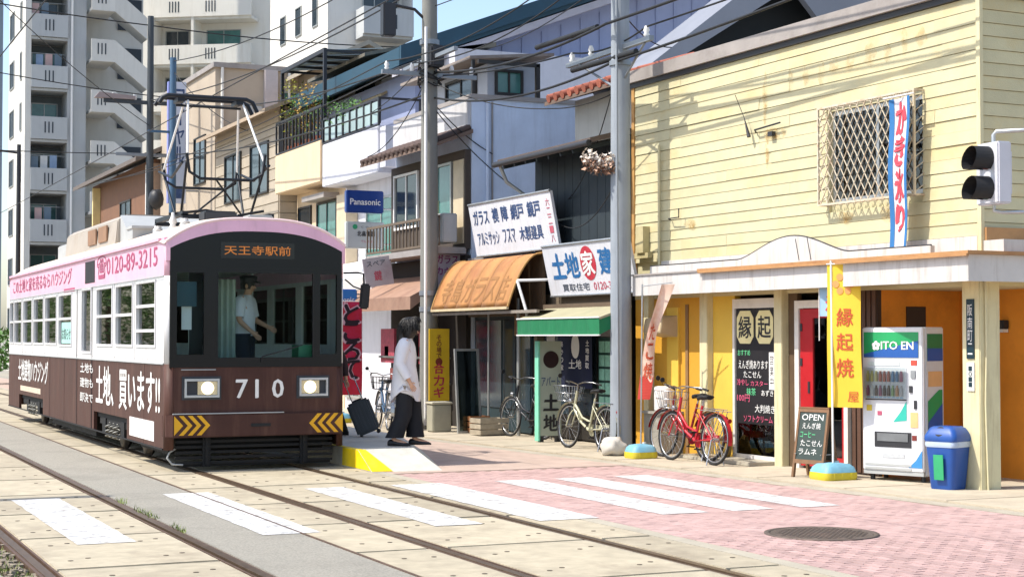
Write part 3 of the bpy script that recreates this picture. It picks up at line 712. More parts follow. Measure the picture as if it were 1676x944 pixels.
# ledge, fascia, arch ornament
Y_(MB().box(-.03, .028, .04, 6.83, 2.665, 2.858), 'flashing_strip', m_fascia)
fa = Y_(MB().box(-.55, -.50, -.40, 6.78, 2.33, 2.62).box(-.50, 7, -.40, -.35, 2.33, 2.62), 'fascia', m_fascia)
Y_(MB().box(-.60, .0, -.45, 4.95, 2.622, 2.66).box(.0, 7, -.45, -.0, 2.622, 2.66), 'ledge_cap', m_rustledge, fa)
Y_(MB().box(-.57, .0, 4.952, 6.80, 2.622, 2.645), 'ledge_cap', m_greycap, fa)
Y_(MB().box(-.50, .06, .02, 6.76, 2.372, 2.40).box(.06, 7, -.34, .0, 2.37, 2.40), 'soffit', m_ywall2, fa)
Y_(MB().box(-.62, -.585, -.45, 4.9, 2.60, 2.625), 'drip_edge', m_rustledge, fa)
ar = [(.5, 2.745)]+[(2.0+2.38*i/28, 2.745+.255*(.5-.5*math.cos(2*math.pi*i/28))**.7) for i in range(29)]+[(6.7, 2.745)]
mb = MB(); mb.prism([(.5, 2.662)]+[(y, z+.02) for y, z in ar]+[(6.7, 2.662)], 'x', -.30, -.24); orn = Y_(mb, 'arch_ornament', m_fascia)
mb = MB(); mb.tube([(-.29, y, z+.025) for y, z in ar], .012, 6); Y_(mb, 'arch_edge', m_dkmetal, orn)
for y in (2.75, 3.0): mb = MB(); mb.cyl((-.303, y, 2.70), (-.303, y+.08, 2.98), .006, n=5); Y_(mb, 'arch_line', m_dkmetal, orn)
# side apron right of the corner
Y_(MB().box(.0, 7, -.35, -.02, 2.662, 2.80), 'side_apron', m_fascia, fa)
Y_(MB().box(.02, 7, -.06, -.015, 2.80, 2.95), 'side_ledge', m_rustledge, fa)
# shopfront
sf = Y_(MB().box(.04, .14, 5.74, 7.7, .02, 2.37), 'amber_panel', m_ywall)
Y_(MB().box(.02, .04, 6.17, 6.24, .02, 2.2), 'batten', M('brown_batten', '#8a6a44', .7, .15), sf)
Y_(MB().box(.0, .04, 6.40, 6.72, .35, 2.16), 'raised_panel', m_ywall2, sf)
mb = MB(); mb.prism([(.04, 2.05), (-.26, 2.0), (-.30, 1.80), (-.28, 1.78), (.04, 1.72)], 'y', 6.42, 6.92); hood = Y_(mb, 'vent_hood', M('hood_beige', '#b9a88a', .5, .1), sf, bevel=.01)
Y_(MB().box(.04, .14, 4.98, 5.53, .02, 2.37), 'yellow_panel', m_ywall2)
for a, b in ((5.535, 5.735), (3.73, 3.91), (7.15, 7.30)): Y_(MB().box(-.06, .12, a, b, .0, 2.37), 'post', m_trimY, bevel=.008)
cp = Y_(MB().box(-.02, .28, .02, .31, .0, 2.37), 'corner_post', m_trimY, bevel=.01)
Y_(MB().tube([(.05, -.0, 2.36), (.06, .0, 1.6), (.04, .0, 1.0), (.07, .0, .02)], .013, 6), 'conduit', m_trimY, cp)
# glazed bay with black menu board
gf = MB()
for q in ((3.915, 3.96, .02, 2.25), (4.93, 4.98, .02, 2.25), (3.96, 4.93, 2.12, 2.25), (3.96, 4.93, .02, .12)): gf.box(.0, .07, *q)
gf = Y_(gf, 'window_bay', m_wframe)
Y_(MB().box(.03, .036, 3.96, 4.93, .12, 2.12), 'pane', m_glass, gf)
bb = Y_(MB().box(.012, .028, 3.97, 4.90, .54, 2.11), 'menu_board', M('chalkboard', '#17161a', .55, .1))
m_cream = M('cream_print', '#e4d9a0', .6, rand=0)
for yc_, ch in ((4.68, '縁'), (4.22, '起')):
    mb = MB(); ww, hh = .20, .225; q = [( -ww, .13), (-ww, -.13), (-.12, -hh), (.12, -hh), (ww, -.13), (ww, .13), (.12, hh), (-.12, hh)]
    mb.prism([(yc_-a, 1.86+b) for a, b in q], 'x', .006, .0115); pl_ = Y_(mb, 'letter_plate', m_cream, bb)
    text('letter', ch, (.006, yc_+.15, 1.71), RW, UP, .30, .30, m_dkmetal, pl_, local=True, bold=.015, off=.003)
cc = {'w': M('chalk_white', '#dcdcd8', .9, rand=0), 'p': M('chalk_pink', '#d2597a', .9, rand=0), 'g': M('chalk_green', '#5fbf86', .9, rand=0), 'y': M('chalk_yellow', '#d8c95a', .9, rand=0)}
for s_, c_, y_, z_, ww, hh in (('おすすめ', 'g', 4.86, 1.47, .3, .08), ('えんぎ焼あります', 'w', 4.84, 1.29, .70, .12), ('たこせん', 'w', 4.72, 1.17, .42, .09), ('冷やし', 'p', 4.88, 1.06, .28, .09), ('カスタード', 'p', 4.55, 1.06, .5, .07), ('抹茶', 'g', 4.65, .93, .22, .1), ('あずき', 'w', 4.3, .93, .28, .08), ('100円', 'p', 4.88, .84, .3, .1), ('大判焼き', 'w', 4.45, .70, .46, .11), ('ソフトクリーム', 'p', 4.72, .57, .68, .09)):
    text('chalk_writing', s_, (.012, y_, z_), RW, UP, ww, hh, cc[c_], bb, local=True, bold=.005, off=.003)
wc = Y_(MB().box(-.004, .004, 3.97, 4.10, 1.02, 1.52), 'paper_notice', m_print, gf); text('notice_print', '営業中', (-.004, 4.08, 1.05), RW, UP, .09, .44, m_dkmetal, wc, local=True, vertical=True, off=.002)
# room behind the glass
Y_(MB().box(2.2, 2.25, 2.0, 5.0, .0, 2.4).box(.14, 2.2, 4.98, 5.02, 0, 2.4).box(.14, 2.2, 1.95, 2.0, 0, 2.4), 'room_wall', M('room_brown', '#6d5138', .8, .15))
Y_(MB().box(.14, 2.2, 2.0, 4.98, .022, .05), 'room_floor', M('room_floor', '#8b8378', .6, .15))
Y_(MB().lathe([(.17, .42), (.17, .5)], (.9, 4.45, .05), 14).lathe([(.035, 0), (.03, .42)], (.9, 4.45, .05), 8), 'stool', M('stool_red', '#8a2f28', .5))
Y_(MB().box(1.2, 1.7, 3.3, 4.2, .05, .8), 'counter', M('counter_grey', '#8f8a80', .6))
# red door
df = MB()
for q in ((3.44, 3.53, .02, 2.2), (2.42, 2.50, .02, 2.2), (2.50, 3.44, 2.10, 2.2)): df.box(.0, .08, *q)
df = Y_(df, 'door_frame', m_wframe)
Y_(MB().box(.05, .12, 3.53, 3.73, .02, 2.37), 'gap_panel', M('dark_wood', '#5a4630', .8, .2))
m_red = M('red_paint', '#b01c22', .4, .1, 4, coat=.3)
dl = MB()
for q in ((3.16, 3.43, .06, 2.09), (2.51, 2.56, .06, 2.09), (2.56, 3.16, 1.97, 2.09), (2.56, 3.16, .06, .2)): dl.box(.02, .06, *q)
dl = Y_(dl, 'door', m_red)
Y_(MB().box(.038, .042, 2.56, 3.16, .2, 1.97), 'pane', GLASS('door_glass', (.8, .82, .78), .06, .75), dl)
Y_(MB().box(.05, .055, 2.57, 3.15, .95, 1.95), 'door_film', M('grey_film', '#78756b', .5), dl)
Y_(MB().box(.05, .055, 2.57, 3.15, .55, .94), 'door_film', M('pale_film', '#a9b3b4', .5), dl)
Y_(MB().box(.01, .02, 3.22, 3.26, 1.0, 1.15).box(.01, .02, 3.38, 3.42, 1.8, 1.9).box(.01, .02, 3.38, 3.42, 1.35, 1.45), 'door_fitting', m_dkmetal, dl)
sp = Y_(MB().box(.06, .12, 1.9, 2.42, .02, 2.37), 'slat_panel', M('dark_brown_panel', '#3a2a22', .7, .2))
for i in range(5): Y_(MB().box(.045, .06, 1.92+i*.1, 1.99+i*.1, .05, 2.3), 'slat', M('slat_brown', '#5a3f30', .6, .2), sp)
# porch
pw = Y_(MB().box(1.35, 1.45, -.0, 1.9, .0, 2.5).box(.12, 1.35, 1.9, 1.98, .0, 2.4), 'porch_wall', m_orange)
Y_(MB().box(1.325, 1.348, 1.66, 1.78, .05, 2.1), 'porch_door_edge', m_wframe, pw)
Y_(MB().box(1.33, 1.349, 1.55, 1.64, .05, 2.12), 'porch_door_jamb', M('brown_jamb', '#7a4a1c', .6, .1), pw)
Y_(MB().box(.5, .8, 1.885, 1.898, 1.75, 2.1), 'porch_vent', M('dark_brown_panel', '#3a2a22'), pw)
lf = Y_(MB().box(1.25, 1.345, 1.02, 1.14, 1.82, 1.93), 'porch_lamp', m_dkmetal, pw, bevel=.01)
Y_(MB().box(1.26, 1.34, 1.03, 1.13, 1.78, 1.82), 'lamp_diffuser', m_wframe, pw)
Y_(MB().box(.0, 1.4, -.0, 1.9, 2.372, 2.42), 'porch_ceiling', m_ywall2)
Y_(MB().box(.0, 7.5, .0, 7.7, -.05, .021), 'slab', m_walk)
Y_(MB().box(1.45, 8, .1, 7.7, .0, 2.3), 'rear_wall', m_ywall)
Y_(MB().box(-.45, .02, 3.92, 5.75, .022, .07), 'door_step', m_conc, bevel=.006)
# address plates on the corner post
m_plate = M('plate_navy', '#16303a', .4, .05, rand=0)
ap = Y_(MB().box(-.035, -.022, .10, .22, 1.48, 2.15), 'address_plate', m_plate); text('address_print', '阪南町二', (-.035, .20, 1.52), RW, UP, .08, .58, m_print, ap, local=True, vertical=True, off=.002)
ap = Y_(MB().box(-.035, -.022, .10, .22, 1.12, 1.44), 'address_plate', M('plate_white', '#d9d9d4', .5)); text('address_print', '10-1', (-.035, .19, 1.16), RW, UP, .06, .24, m_plate, ap, local=True, vertical=True, off=.002)
# pipe stub, old antenna and cable bracket on the clapboards
br = Y_(MB().tube([(-.02, 4.35, 4.50), (-.08, 4.3, 4.53), (-.09, 3.7, 4.56)], .012, 6).tube([(-.09, 4.42, 4.45), (-.10, 4.52, 4.72)], [.03, .005], 6).tube([(-.10, 4.52, 4.72), (-.16, 4.65, 5.05)], .005, 5).rbox((-.05, 3.95, 4.44), (.06, .1, .06)), 'wire_bracket', m_dkmetal)
Y_(MB().tube([(-.02, 6.55, 3.45), (-.10, 6.5, 3.47), (-.11, 6.2, 3.47), (-.11, 6.2, 3.60)], .010, 6), 'wire_bracket', m_dkmetal)
Y_(MB().rbox((-.07, 7.3, 3.2), (.12, .22, .4)).box(-.1, -.02, 7.1, 7.5, 2.92, 3.0), 'meter_box', M('meter_yellow', '#b9ad83', .6, .2))
Y_(MB().cyl((-.05, 6.85, 2.7), (-.05, 6.85, 4.6), .02, n=8), 'drain_pipe', m_trimY)

m_gst = worn(M('rust_ghost', '#c9a25c', .8, .2, 8, rand=.2), 9, .36, .6, .0, .68)
gq = random.Random(8)
def blotch(y, z, w_, h_):
    P = [(-.0175-gq.uniform(0, .003), y+w_*math.cos(a)*gq.uniform(.6, 1.1), z+h_*math.sin(a)*gq.uniform(.6, 1.1)) for a in [2*math.pi*k/14 for k in range(14)]]
    Y_(MB().add(P, [tuple(range(14))]), 'rust_mark', m_gst, wall, fix=False)
for k in range(9): blotch(3.6-k*.33+gq.uniform(-.05, .05), 5.02+gq.uniform(-.12, .12)+.03*k, gq.uniform(.06, .14), gq.uniform(.10, .2))
for y, z, w_, h_ in ((3.9, 4.42, .3, .10), (6.0, 3.35, .22, .10), (1.4, 3.2, .3, .14), (4.15, 4.9, .06, .4), (4.1, 4.2, .05, .35), (2.4, 3.2, .2, .1)):
    for q in range(3): blotch(y+gq.uniform(-.1, .1)*w_*3, z+gq.uniform(-.1, .1)*h_*3, w_*(1-.28*q), h_*(1-.28*q))
# ---------------------------------------------------------------- shopfront things
def cloth(w_, h_, fn, nx=14, ny=40):
    mb = MB(); vs = [fn(i/nx, j/ny) for j in range(ny+1) for i in range(nx+1)]
    mb.add(vs, [(j*(nx+1)+i, j*(nx+1)+i+1, (j+1)*(nx+1)+i+1, (j+1)*(nx+1)+i) for j in range(ny) for i in range(nx)], True); return mb
def onto(t, fn, w_, h_):
    "bend flat lettering onto a cloth surface given by fn(u, v)"
    for v in t.data.vertices:
        p = fn(v.co.x/w_, v.co.z/h_); q = fn(v.co.x/w_+.01, v.co.z/h_); r = fn(v.co.x/w_, v.co.z/h_+.01)
        a, b, c = Vector(p), Vector(q), Vector(r); n_ = (b-a).cross(c-a).normalized()
        v.co = a+n_*(.006-v.co.y)
def cloth_text(name, ch, u0, v0, u1, v1, fn, w_, h_, mat, parent, bold=.02):
    t = text(name, ch, (u0*w_, 0, v0*h_), (1,0,0), (0,0,1), (u1-u0)*w_, (v1-v0)*h_, mat, None, bold=bold, off=0)
    bm = bmesh.new(); bm.from_mesh(t.data); bmesh.ops.triangulate(bm, faces=bm.faces); bm.to_mesh(t.data); bm.free()
    onto(t, fn, w_, h_); t.parent = parent; return t
def rr(w_, d_, z, n=6, r=.06):
    P = []
    for cx_, cy_, a0 in ((w_/2-r, d_/2-r, 0), (-w_/2+r, d_/2-r, 90), (-w_/2+r, -d_/2+r, 180), (w_/2-r, -d_/2+r, 270)):
        for k in range(n): a = R(a0+90*k/(n-1)); P.append((cx_+r*math.cos(a), cy_+r*math.sin(a), z))
    return P
def tank_base(t, c, s=1.0):
    mb = MB(); mb.loft([rr(.46*s, .40*s, 0, 4, .08), rr(.48*s, .42*s, .03, 4, .08), rr(.47*s, .41*s, .09, 4, .08)]); b_ = mb.build('base_lower', M('base_yellow', '#c9b92e', .55, .12, 5, stain='#9f9556', stain_amt=.5, stain_scale=5), t, local=True)
    mb = MB(); mb.loft([rr(.465*s, .405*s, .091, 4, .08), rr(.42*s, .36*s, .15, 4, .07), rr(.34*s, .28*s, .185, 4, .06), rr(.12*s, .12*s, .20, 4, .03)]); u_ = mb.build('base_upper', M('base_blue', '#6fa6bd', .55, .15, 5, stain='#9aa39f', stain_amt=.5, stain_scale=5), t, local=True)
    MB().lathe([(.028, .17), (.028, .215)], (.11*s, .08*s, 0), 10).build('filler_cap', M('cap_white', '#d0d0cc', .5), t, local=True)
    for q in (-.12, 0, .12): MB().box(q*s-.012, q*s+.012, -.213*s, -.206*s, .015, .085).build('base_rib', M('base_yellow', '#c9b92e'), t, local=True)
# yellow banner on a pole
t = thing('nobori_banner', 'tall yellow vertical banner with red characters on a white pole beside the vending machine', 'banner', (11.60, 16.22, .022))
tank_base(t, (0, 0, 0)); MB().cyl((0, 0, .1), (0, .02, 2.62), .013, n=8).cyl((-.04, .06, 2.58), (.24, -.32, 2.585), .008, n=6).build('pole', m_print, t, local=True)
bfn = lambda u, v: (-.03+.25*u+.02*math.sin(v*7+u*2)*(1-v), +.06-.33*u+.03*math.sin(v*6+u*3)*(1-v), .86+1.72*v)
m_by = M('banner_yellow', '#e0bc38', .8, .06, 3); m_br = M('banner_red', '#c4552f', .8, .05, rand=0)
cl = cloth(.5, 1.72, bfn).build('cloth', m_by, t, local=True, fix=False)
for ch, v0, v1 in (('縁', .555, .70), ('起', .385, .525), ('焼', .20, .35)): cloth_text('letter', ch, .28, v0+.01, .76, v1-.01, bfn, .5, 1.72, m_br, cl, .012)
for a in range(6): cloth_text('emblem', '●', .5+.24*math.cos(a*1.05)-.1, .86+.055*math.sin(a*1.05)-.025, .5+.24*math.cos(a*1.05)+.1, .86+.055*math.sin(a*1.05)+.025, bfn, .5, 1.72, M('banner_pale', '#f0dc8a' if a % 2 else '#e08a4a', .8, rand=0) if a == 0 else M('banner_pale2', '#e79a5a', .8, rand=0), cl, 0)
cloth_text('letter', '屋', .6, .04, .9, .11, bfn, .5, 1.72, m_br, cl, .0)
# small blue and pink flag
t = thing('small_banner', 'small pale blue and pink flag hanging behind the yellow banner', 'banner', (11.75, 16.7, 1.98))
f2 = lambda u, v: (.02*math.sin(u*4)+.10*u, -.22*u, .48*v)
cl = cloth(.25, .48, f2, 6, 8).build('cloth', M('flag_blue', '#9fbfd8', .8, .1, 6), t, local=True, fix=False); MB().cyl((-.02, .02, .47), (.12, -.24, .49), .008, n=6).cyl((0, 0, -.3), (0, 0, .5), .008, n=6).build('pole', m_print, t, local=True)
cloth_text('letter', '氷', .3, .1, .95, .55, f2, .25, .48, M('flag_pink', '#d0506a', .8, rand=0), cl)
# shaved-ice banner at the window
t = thing('shaved_ice_banner', 'white blue-edged vertical banner with red characters hanging at the grilled window', 'banner', (11.95, 15.5, 2.75))
f3 = lambda u, v: (.055+.015*math.sin(v*9)+.06*(1-v)*0+.03*math.sin(u*5), .13-.42*u*(.80+.2*v), .0+1.78*v)
cl = cloth(.42, 1.78, f3).build('cloth', M('ice_white', '#dcd9de', .8, .05, 4), t, local=True, fix=False)
m_ir = M('ice_red', '#cc4a58', .8, .1, 10, rand=0); m_ib = M('ice_blue', '#2f6fa8', .8, .1, rand=0)
for ch, v0, v1 in (('か', .76, .97), ('き', .55, .74), ('氷', .31, .53), ('り', .12, .29)): cloth_text('letter', ch, .24, v0, .82, v1, f3, .42, 1.78, m_ir, cl, .065)
for u0, u1 in ((0, .16), (.88, 1.0)):
    mb = MB(); 
    for i in range(30):
        v0, v1 = i/30, (i+1)/30; q = [f3(u0, v0), f3(u1, v0), f3(u1, v1), f3(u0, v1)]; mb.quad(*[(a-.006, b, c) for a, b, c in q])
    mb.build('edge_stripe', m_ib, cl, local=True, fix=False)
MB().cyl((.03, .2, 1.80), (.05, -.34, 1.80), .01, n=6).build('rod', m_print, t, local=True)
# faded orange banner beside the pole
t = thing('nobori_banner', 'faded orange and white banner blown slantwise on a pole beside the grey utility pole', 'banner', (11.16, 20.18, .022))
tank_base(t, (0, 0, 0), .85); MB().cyl((0, 0, .1), (.02, -.02, 2.45), .013, n=8).cyl((.02, -.02, 2.42), (.2, -.55, 2.46), .008, n=6).build('pole', m_alu, t, local=True)
f4 = lambda u, v: (.02+.12*v*1.2+.13*u+.02*math.sin(v*8), -.42*v*v-.10*u+.12+.03*math.sin(v*7+u*4), .82+1.62*v)
cl = cloth(.4, 1.62, f4).build('cloth', M('faded_orange_cloth', '#e2c4b0', .8, .12, 3, stain='#d06a3c', stain_amt=.9, stain_scale=1.4), t, local=True, fix=False)
for i, ch in enumerate('たこ焼'): cloth_text('letter', ch, .2, .52-.17*i, .8, .66-.17*i, f4, .4, 1.62, M('faded_red', '#c85a3a', .8, rand=0), cl)
mb = MB()
for i in range(8):
    v0, v1 = i/40, (i+1)/40; mb.quad(*[(a-.006, b-.002, c) for a, b, c in (f4(0, v0), f4(1, v0), f4(1, v1), f4(0, v1))])
mb.build('hem_patch', M('hem_red', '#b8382c', .8, rand=0), cl, local=True, fix=False)
# chalkboard A-sign
t = thing('a_frame_sign', 'small wooden chalkboard A-frame sign with white chalk writing by the red door', 'sign', (11.55, 16.52, .022), R(16))
m_wd = M('sign_wood', '#7a5a3e', .6, .2, 10)
for s in (-1, 1):
    bd_ = MB(); 
    for q in ((-.02, .02, -.235, -.205, .0, .86), (-.02, .02, .205, .235, .0, .86), (-.02, .02, -.205, .205, .80, .86), (-.02, .02, -.205, .205, .17, .22)): bd_.box(*q)
    o = bd_.build('board_frame', m_wd, t, local=True); o.location = (s*.15, 0, 0); o.rotation_euler = (0, -s*.18, 0)
    p = MB().box(-.012, .012, -.205, .205, .22, .80).build('chalkboard', M('chalkboard2', '#33403c', .7, .15), o, local=True)
    if s < 0:
        for i, (s_, c_) in enumerate((('OPEN', 'w'), ('えんぎ焼', 'w'), ('コーヒー', 'g'), ('たこせん', 'w'), ('ラムネ', 'w'))):
            text('chalk_writing', s_, (-.012, .17-.02*(i % 2), .70-i*.105), RW, UP, .33-.05*(i % 3), .075, cc[c_], p, local=True, bold=.003, off=.002)
MB().box(-.14, .14, -.2, -.19, .28, .29).box(-.14, .14, .19, .2, .28, .29).build('stay', m_alu, t, local=True)
# vending machine (local: front faces -X)
t = thing('vending_machine', 'white drinks vending machine with green and blue header in the corner porch', 'vending machine', (11.98, 16.10, .022), R(22))
m_vw = M('vending_white', '#dadbde', .35, .05, 3, coat=.3, stain='#b9b5ad', stain_amt=.3, stain_scale=2)
V = lambda mb, n, m, p=t, **k: mb.build(n, m, p, local=True, **k)
W, D, Hh = .82, .42, 1.82
V(MB().box(0, D, -W, 0, .07, Hh), 'cabinet', m_vw, bevel=.012)
for x in (.06, D-.06):
    for y in (-.07, -W+.07): V(MB().cyl((x, y, 0), (x, y, .07), .03, n=8), 'foot', m_dkmetal)
dr = V(MB().box(-.06, -.002, -W+.005, -.005, .12, Hh-.005), 'door', m_vw, bevel=.012)
m_vg = M('header_green', '#1d9a5a', .4, rand=0); m_vb = M('header_blue', '#1d55a0', .4, rand=0); m_vt = M('teal_graphic', '#2fae9c', .4, rand=0)
hd = V(MB().box(-.066, -.061, -W+.06, -.03, 1.46, 1.76), 'header', m_vg, dr)
mb = MB(); mb.add([(-.068, -.03, 1.46), (-.068, -W+.06, 1.46), (-.068, -W+.06, 1.66), (-.068, -.30, 1.56), (-.068, -.03, 1.5)], [(0,1,2,3,4)]); V(mb, 'header_wave', m_vb, hd, fix=False)
text('brand_lettering', 'ITO EN', (-.068, -.27, 1.555), RW, UP, .43, .095, m_print, hd, local=True, bold=.02)
mb = MB()
for a in range(5): mb.lathe([(.024, -.0725-a*.0004), (.024, -.0715-a*.0004)], (0, -.20+.034*math.cos(a*1.2566+.3), 1.60+.034*math.sin(a*1.2566+.3)), 12, 'x')
V(mb, 'brand_flower', m_print, hd)
ds = V(MB().box(-.066, -.061, -.60, -.05, .96, 1.34), 'display_window', M('display_backing', '#c9cfd2', .5, rand=0), dr)
g5 = random.Random(5); pal = ['#6f9a7c', '#c9c07c', '#b5604c', '#5a8ab0', '#d8d8d2', '#a0607a', '#5a4a3e', '#8fae72', '#c9966a', '#b9b9bc']
for r_ in range(2):
    for i in range(9):
        y_ = -.09-i*.056; c_ = pal[(i//2+r_*4+g5.randint(0, 1)) % len(pal)]
        cn = MB(); cn.lathe([(.02, 0), (.021, .01), (.021, .085), (.012, .105), (.012, .125)], (-.075, y_, 1.175-r_*.17), 8); V(cn, 'bottle', M('drink_'+c_, c_, .35, rand=0), ds)
        V(MB().box(-.07, -.067, y_-.022, y_+.022, 1.15-r_*.17, 1.165-r_*.17), 'price_button', M('button_'+('b' if r_ else 'r'), '#7fa9c9' if r_ else '#d8d8d8', .4, rand=0), ds)
V(MB().box(-.068, -.062, -.60, -.05, .955, .97), 'display_sill', m_dkmetal, ds)
ch = V(MB().box(-.066, -.061, -.66, -.17, .40, .58), 'delivery_hatch', m_dkmetal, dr)
V(MB().box(-.075, -.066, -.62, -.21, .47, .565), 'hatch_flap', M('hatch_grey', '#6f7274', .3, .2, rand=0), ch)
V(MB().box(-.075, -.061, -.72, -.66, 1.22, 1.31), 'coin_panel', M('coin_grey', '#8b8f92', .4, rand=0), dr)
V(MB().box(-.075, -.061, -.68, -.64, 1.05, 1.13), 'coin_slot', m_dkmetal, dr); V(MB().box(-.072, -.061, -.735, -.70, .86, .96), 'bill_slot', m_dkmetal, dr)
V(MB().box(-.066, -.061, -.75, -.65, .64, .82), 'price_sticker', M('sticker_orange', '#e6b27a', .5, rand=0), dr)
mb = MB(); mb.add([(-.064, -.60, .72), (-.064, -.42, .70), (-.064, -.52, .82), (-.064, -.60, .95)], [(0,1,2,3)]); V(mb, 'wave_graphic', m_vt, dr, fix=False)
mb = MB(); mb.add([(-.064, -.80, .17), (-.064, -.62, .17), (-.064, -.72, .26), (-.064, -.80, .38)], [(0,1,2,3)]); V(mb, 'wave_graphic', M('sky_graphic', '#3a86c0', .4, rand=0), dr, fix=False)
V(MB().box(-.05, -.003, -W+.01, -.01, .075, .118), 'kick_plate', m_lightgrey)
V(MB().box(-.0995, -.0975, -.605, -.045, .975, 1.345), 'display_glass', GLASS('vending_glass', (.95, .97, .97), .0, .97), ds)
for y_, z_, w_, h_, c_ in ((-.30, 1.385, .42, .045, '#c9d4d0'), (-.70, 1.40, .08, .06, '#c44a3a'), (-.10, .86, .07, .07, '#d0b83a'), (-.24, .80, .06, .05, '#b0506a'), (-.70, .52, .06, .06, '#7a2a22'), (-.42, .30, .30, .05, '#b9bcbe')):
    V(MB().box(-.0655, -.0612, y_-w_/2, y_+w_/2, z_-h_/2, z_+h_/2), 'sticker', M('vs_'+c_, c_, .5, .15, 20, rand=0), dr)
V(MB().box(-.067, -.061, -.66, -.04, .135, .16), 'kick_vent', m_lightgrey, dr); V(MB().box(-.067, -.061, -.66, -.04, .18, .205), 'kick_vent', m_lightgrey, dr)
ys = -W-.002
V(MB().box(.03, D-.03, ys-.003, ys, 1.42, 1.74), 'side_header', M('side_header_green', '#1f7a4c', .4, rand=0))
V(MB().box(.03, D-.03, ys-.0045, ys-.0035, 1.42, 1.57), 'side_header_band', m_vb)
V(MB().box(.05, D-.05, ys-.003, ys, 1.12, 1.30), 'side_picture', M('sticker_orange', '#e6b27a'))
mb = MB(); mb.add([(.04, ys-.002, .62), (.04, ys-.002, .95), (D-.12, ys-.002, 1.08), (D-.04, ys-.002, 1.08), (D-.04, ys-.002, .70)], [(0,1,2,3,4)]); V(mb, 'side_wave', m_vg, fix=False)
mb = MB(); mb.add([(.04, ys-.004, .42), (.04, ys-.004, .70), (D-.04, ys-.004, .92), (D-.04, ys-.004, .58)], [(0,1,2,3)]); V(mb, 'side_wave', m_vb, fix=False)
mb = MB(); mb.add([(.10, ys-.002, .10), (D-.02, ys-.002, .10), (D-.02, ys-.002, .42), (.10, ys-.002, .36)], [(0,1,2,3)]); V(mb, 'side_wave', M('sky_graphic', '#3a86c0'), fix=False)
# recycling bin
t = thing('recycling_bin', 'blue plastic drinks recycling bin with lid beside the vending machine', 'bin', (12.06, 14.68, .022), R(20))
m_bin = M('bin_blue', '#1d4c96', .45, .08, 4, stain='#173a70', stain_amt=.4, stain_scale=3)
MB().loft([rr(.30, .30, 0), rr(.31, .31, .02), rr(.38, .38, .50)]).build('body', m_bin, t, local=True)
MB().loft([rr(.40, .40, .535), rr(.41, .41, .56), rr(.40, .40, .60), rr(.32, .32, .68), rr(.26, .26, .70)]).build('lid', m_bin, t, local=True)
MB().loft([rr(.385, .385, .47), rr(.40, .40, .50), rr(.39, .39, .534)]).build('bag_rim', M('bag_clear', '#aebcd2', .3, .1), t, local=True)
for sx in (-1, 1):
    mb = MB(); mb.lathe([(.06, 0), (.06, .004)], (0, 0, 0), 16); o = mb.build('throw_hole', m_rubber, t, local=True); o.location = (sx*.172, 0, .645); o.rotation_euler = (0, sx*R(62), 0)
MB().box(-.192, -.182, -.06, .06, .12, .40).build('sticker', M('sticker_green', '#2fa06a', .5, rand=0), t, local=True).rotation_euler = (0, -.06, 0)
# little things around the shopfront
t = thing('chemical_drum', 'white plastic drum standing on the ledge behind the orange banner', 'drum', (11.98, 20.95, .022)); 
MB().lathe([(.14, .62), (.15, .64), (.15, .95), (.14, .97), (.10, .98)], n=16).build('drum', m_print, t, local=True)
MB().box(-.2, .2, -.25, .25, 0, .58).box(-.24, .24, -.28, .28, .58, .615).build('stand', M('stand_grey', '#9a968c', .6, .15), t, local=True)
t = thing('doorstop_stone', 'brown pointed stone leaning at the foot of the yellow wall', 'stone', (12.02, 19.35, .022)); lump('stone', (0, 0, .16), (.10, .10, .17), M('stone_brown', '#9a7d3c', .9, .2, 9), t, 4, 3, .15, True)
t = thing('weight_stone', 'white rounded stone lying at the foot of the grey utility pole', 'stone', (11.05, 20.8, 0)); lump('stone', (0, 0, .15), (.19, .2, .15), M('stone_white', '#c6c0b6', .9, .15, 9, .5, 50), t, 9, 3, .2, True)
# pedestrian signal (faces the street)
t = thing('pedestrian_signal', 'white pedestrian signal housing with two black visors hung from a pipe arm', 'traffic light', (11.10, 12.83, 3.05), R(-6))
m_sig = M('signal_white', '#c9c9cf', .45, .06, 4)
MB().box(-.04, .12, -.19, .19, 0, .62).build('housing', m_sig, t, local=True, bevel=.015)
for z_, c_ in ((.46, '#5a1a16'), (.16, '#12352e')):
    mb = MB()
    for k in range(20):
        a0, a1 = R(-60+300*k/20), R(-60+300*(k+1)/20)
        q = lambda a, r, x: (x, r*math.cos(a), z_+r*math.sin(a))
        for r in (.125, .12): mb.quad(q(a0, r, -.04), q(a1, r, -.04), q(a1, r, -.25+.03*math.sin(a1)), q(a0, r, -.25+.03*math.sin(a0)))
    mb.build('visor', m_rubber, t, local=True)
    MB().lathe([(.11, -.055), (.10, -.05), (.11, -.041)], (0, 0, z_), 20, 'x').build('lens', M('lens_'+c_, c_, .3, rand=0), t, local=True)
MB().box(.12, .14, -.16, -.10, .1, .52).build('hinge', m_sig, t, local=True)
MB().tube([(.04, 0, .62), (.04, 0, .70), (.06, -.02, .735), (.35, -.23, .74), (.70, -.48, .74)], .022, 8).tube([(.04, 0, .0), (.04, 0, -.06), (.1, -.05, -.08), (.70, -.48, -.08)], .018, 8).build('arm', m_alu, t, local=True)
MB().cyl((.72, -.50, -3.04), (.72, -.50, 1.1), .06, n=14).build('post', M('post_grey', '#8f9294', .5, .1, metal=.3), t, local=True)
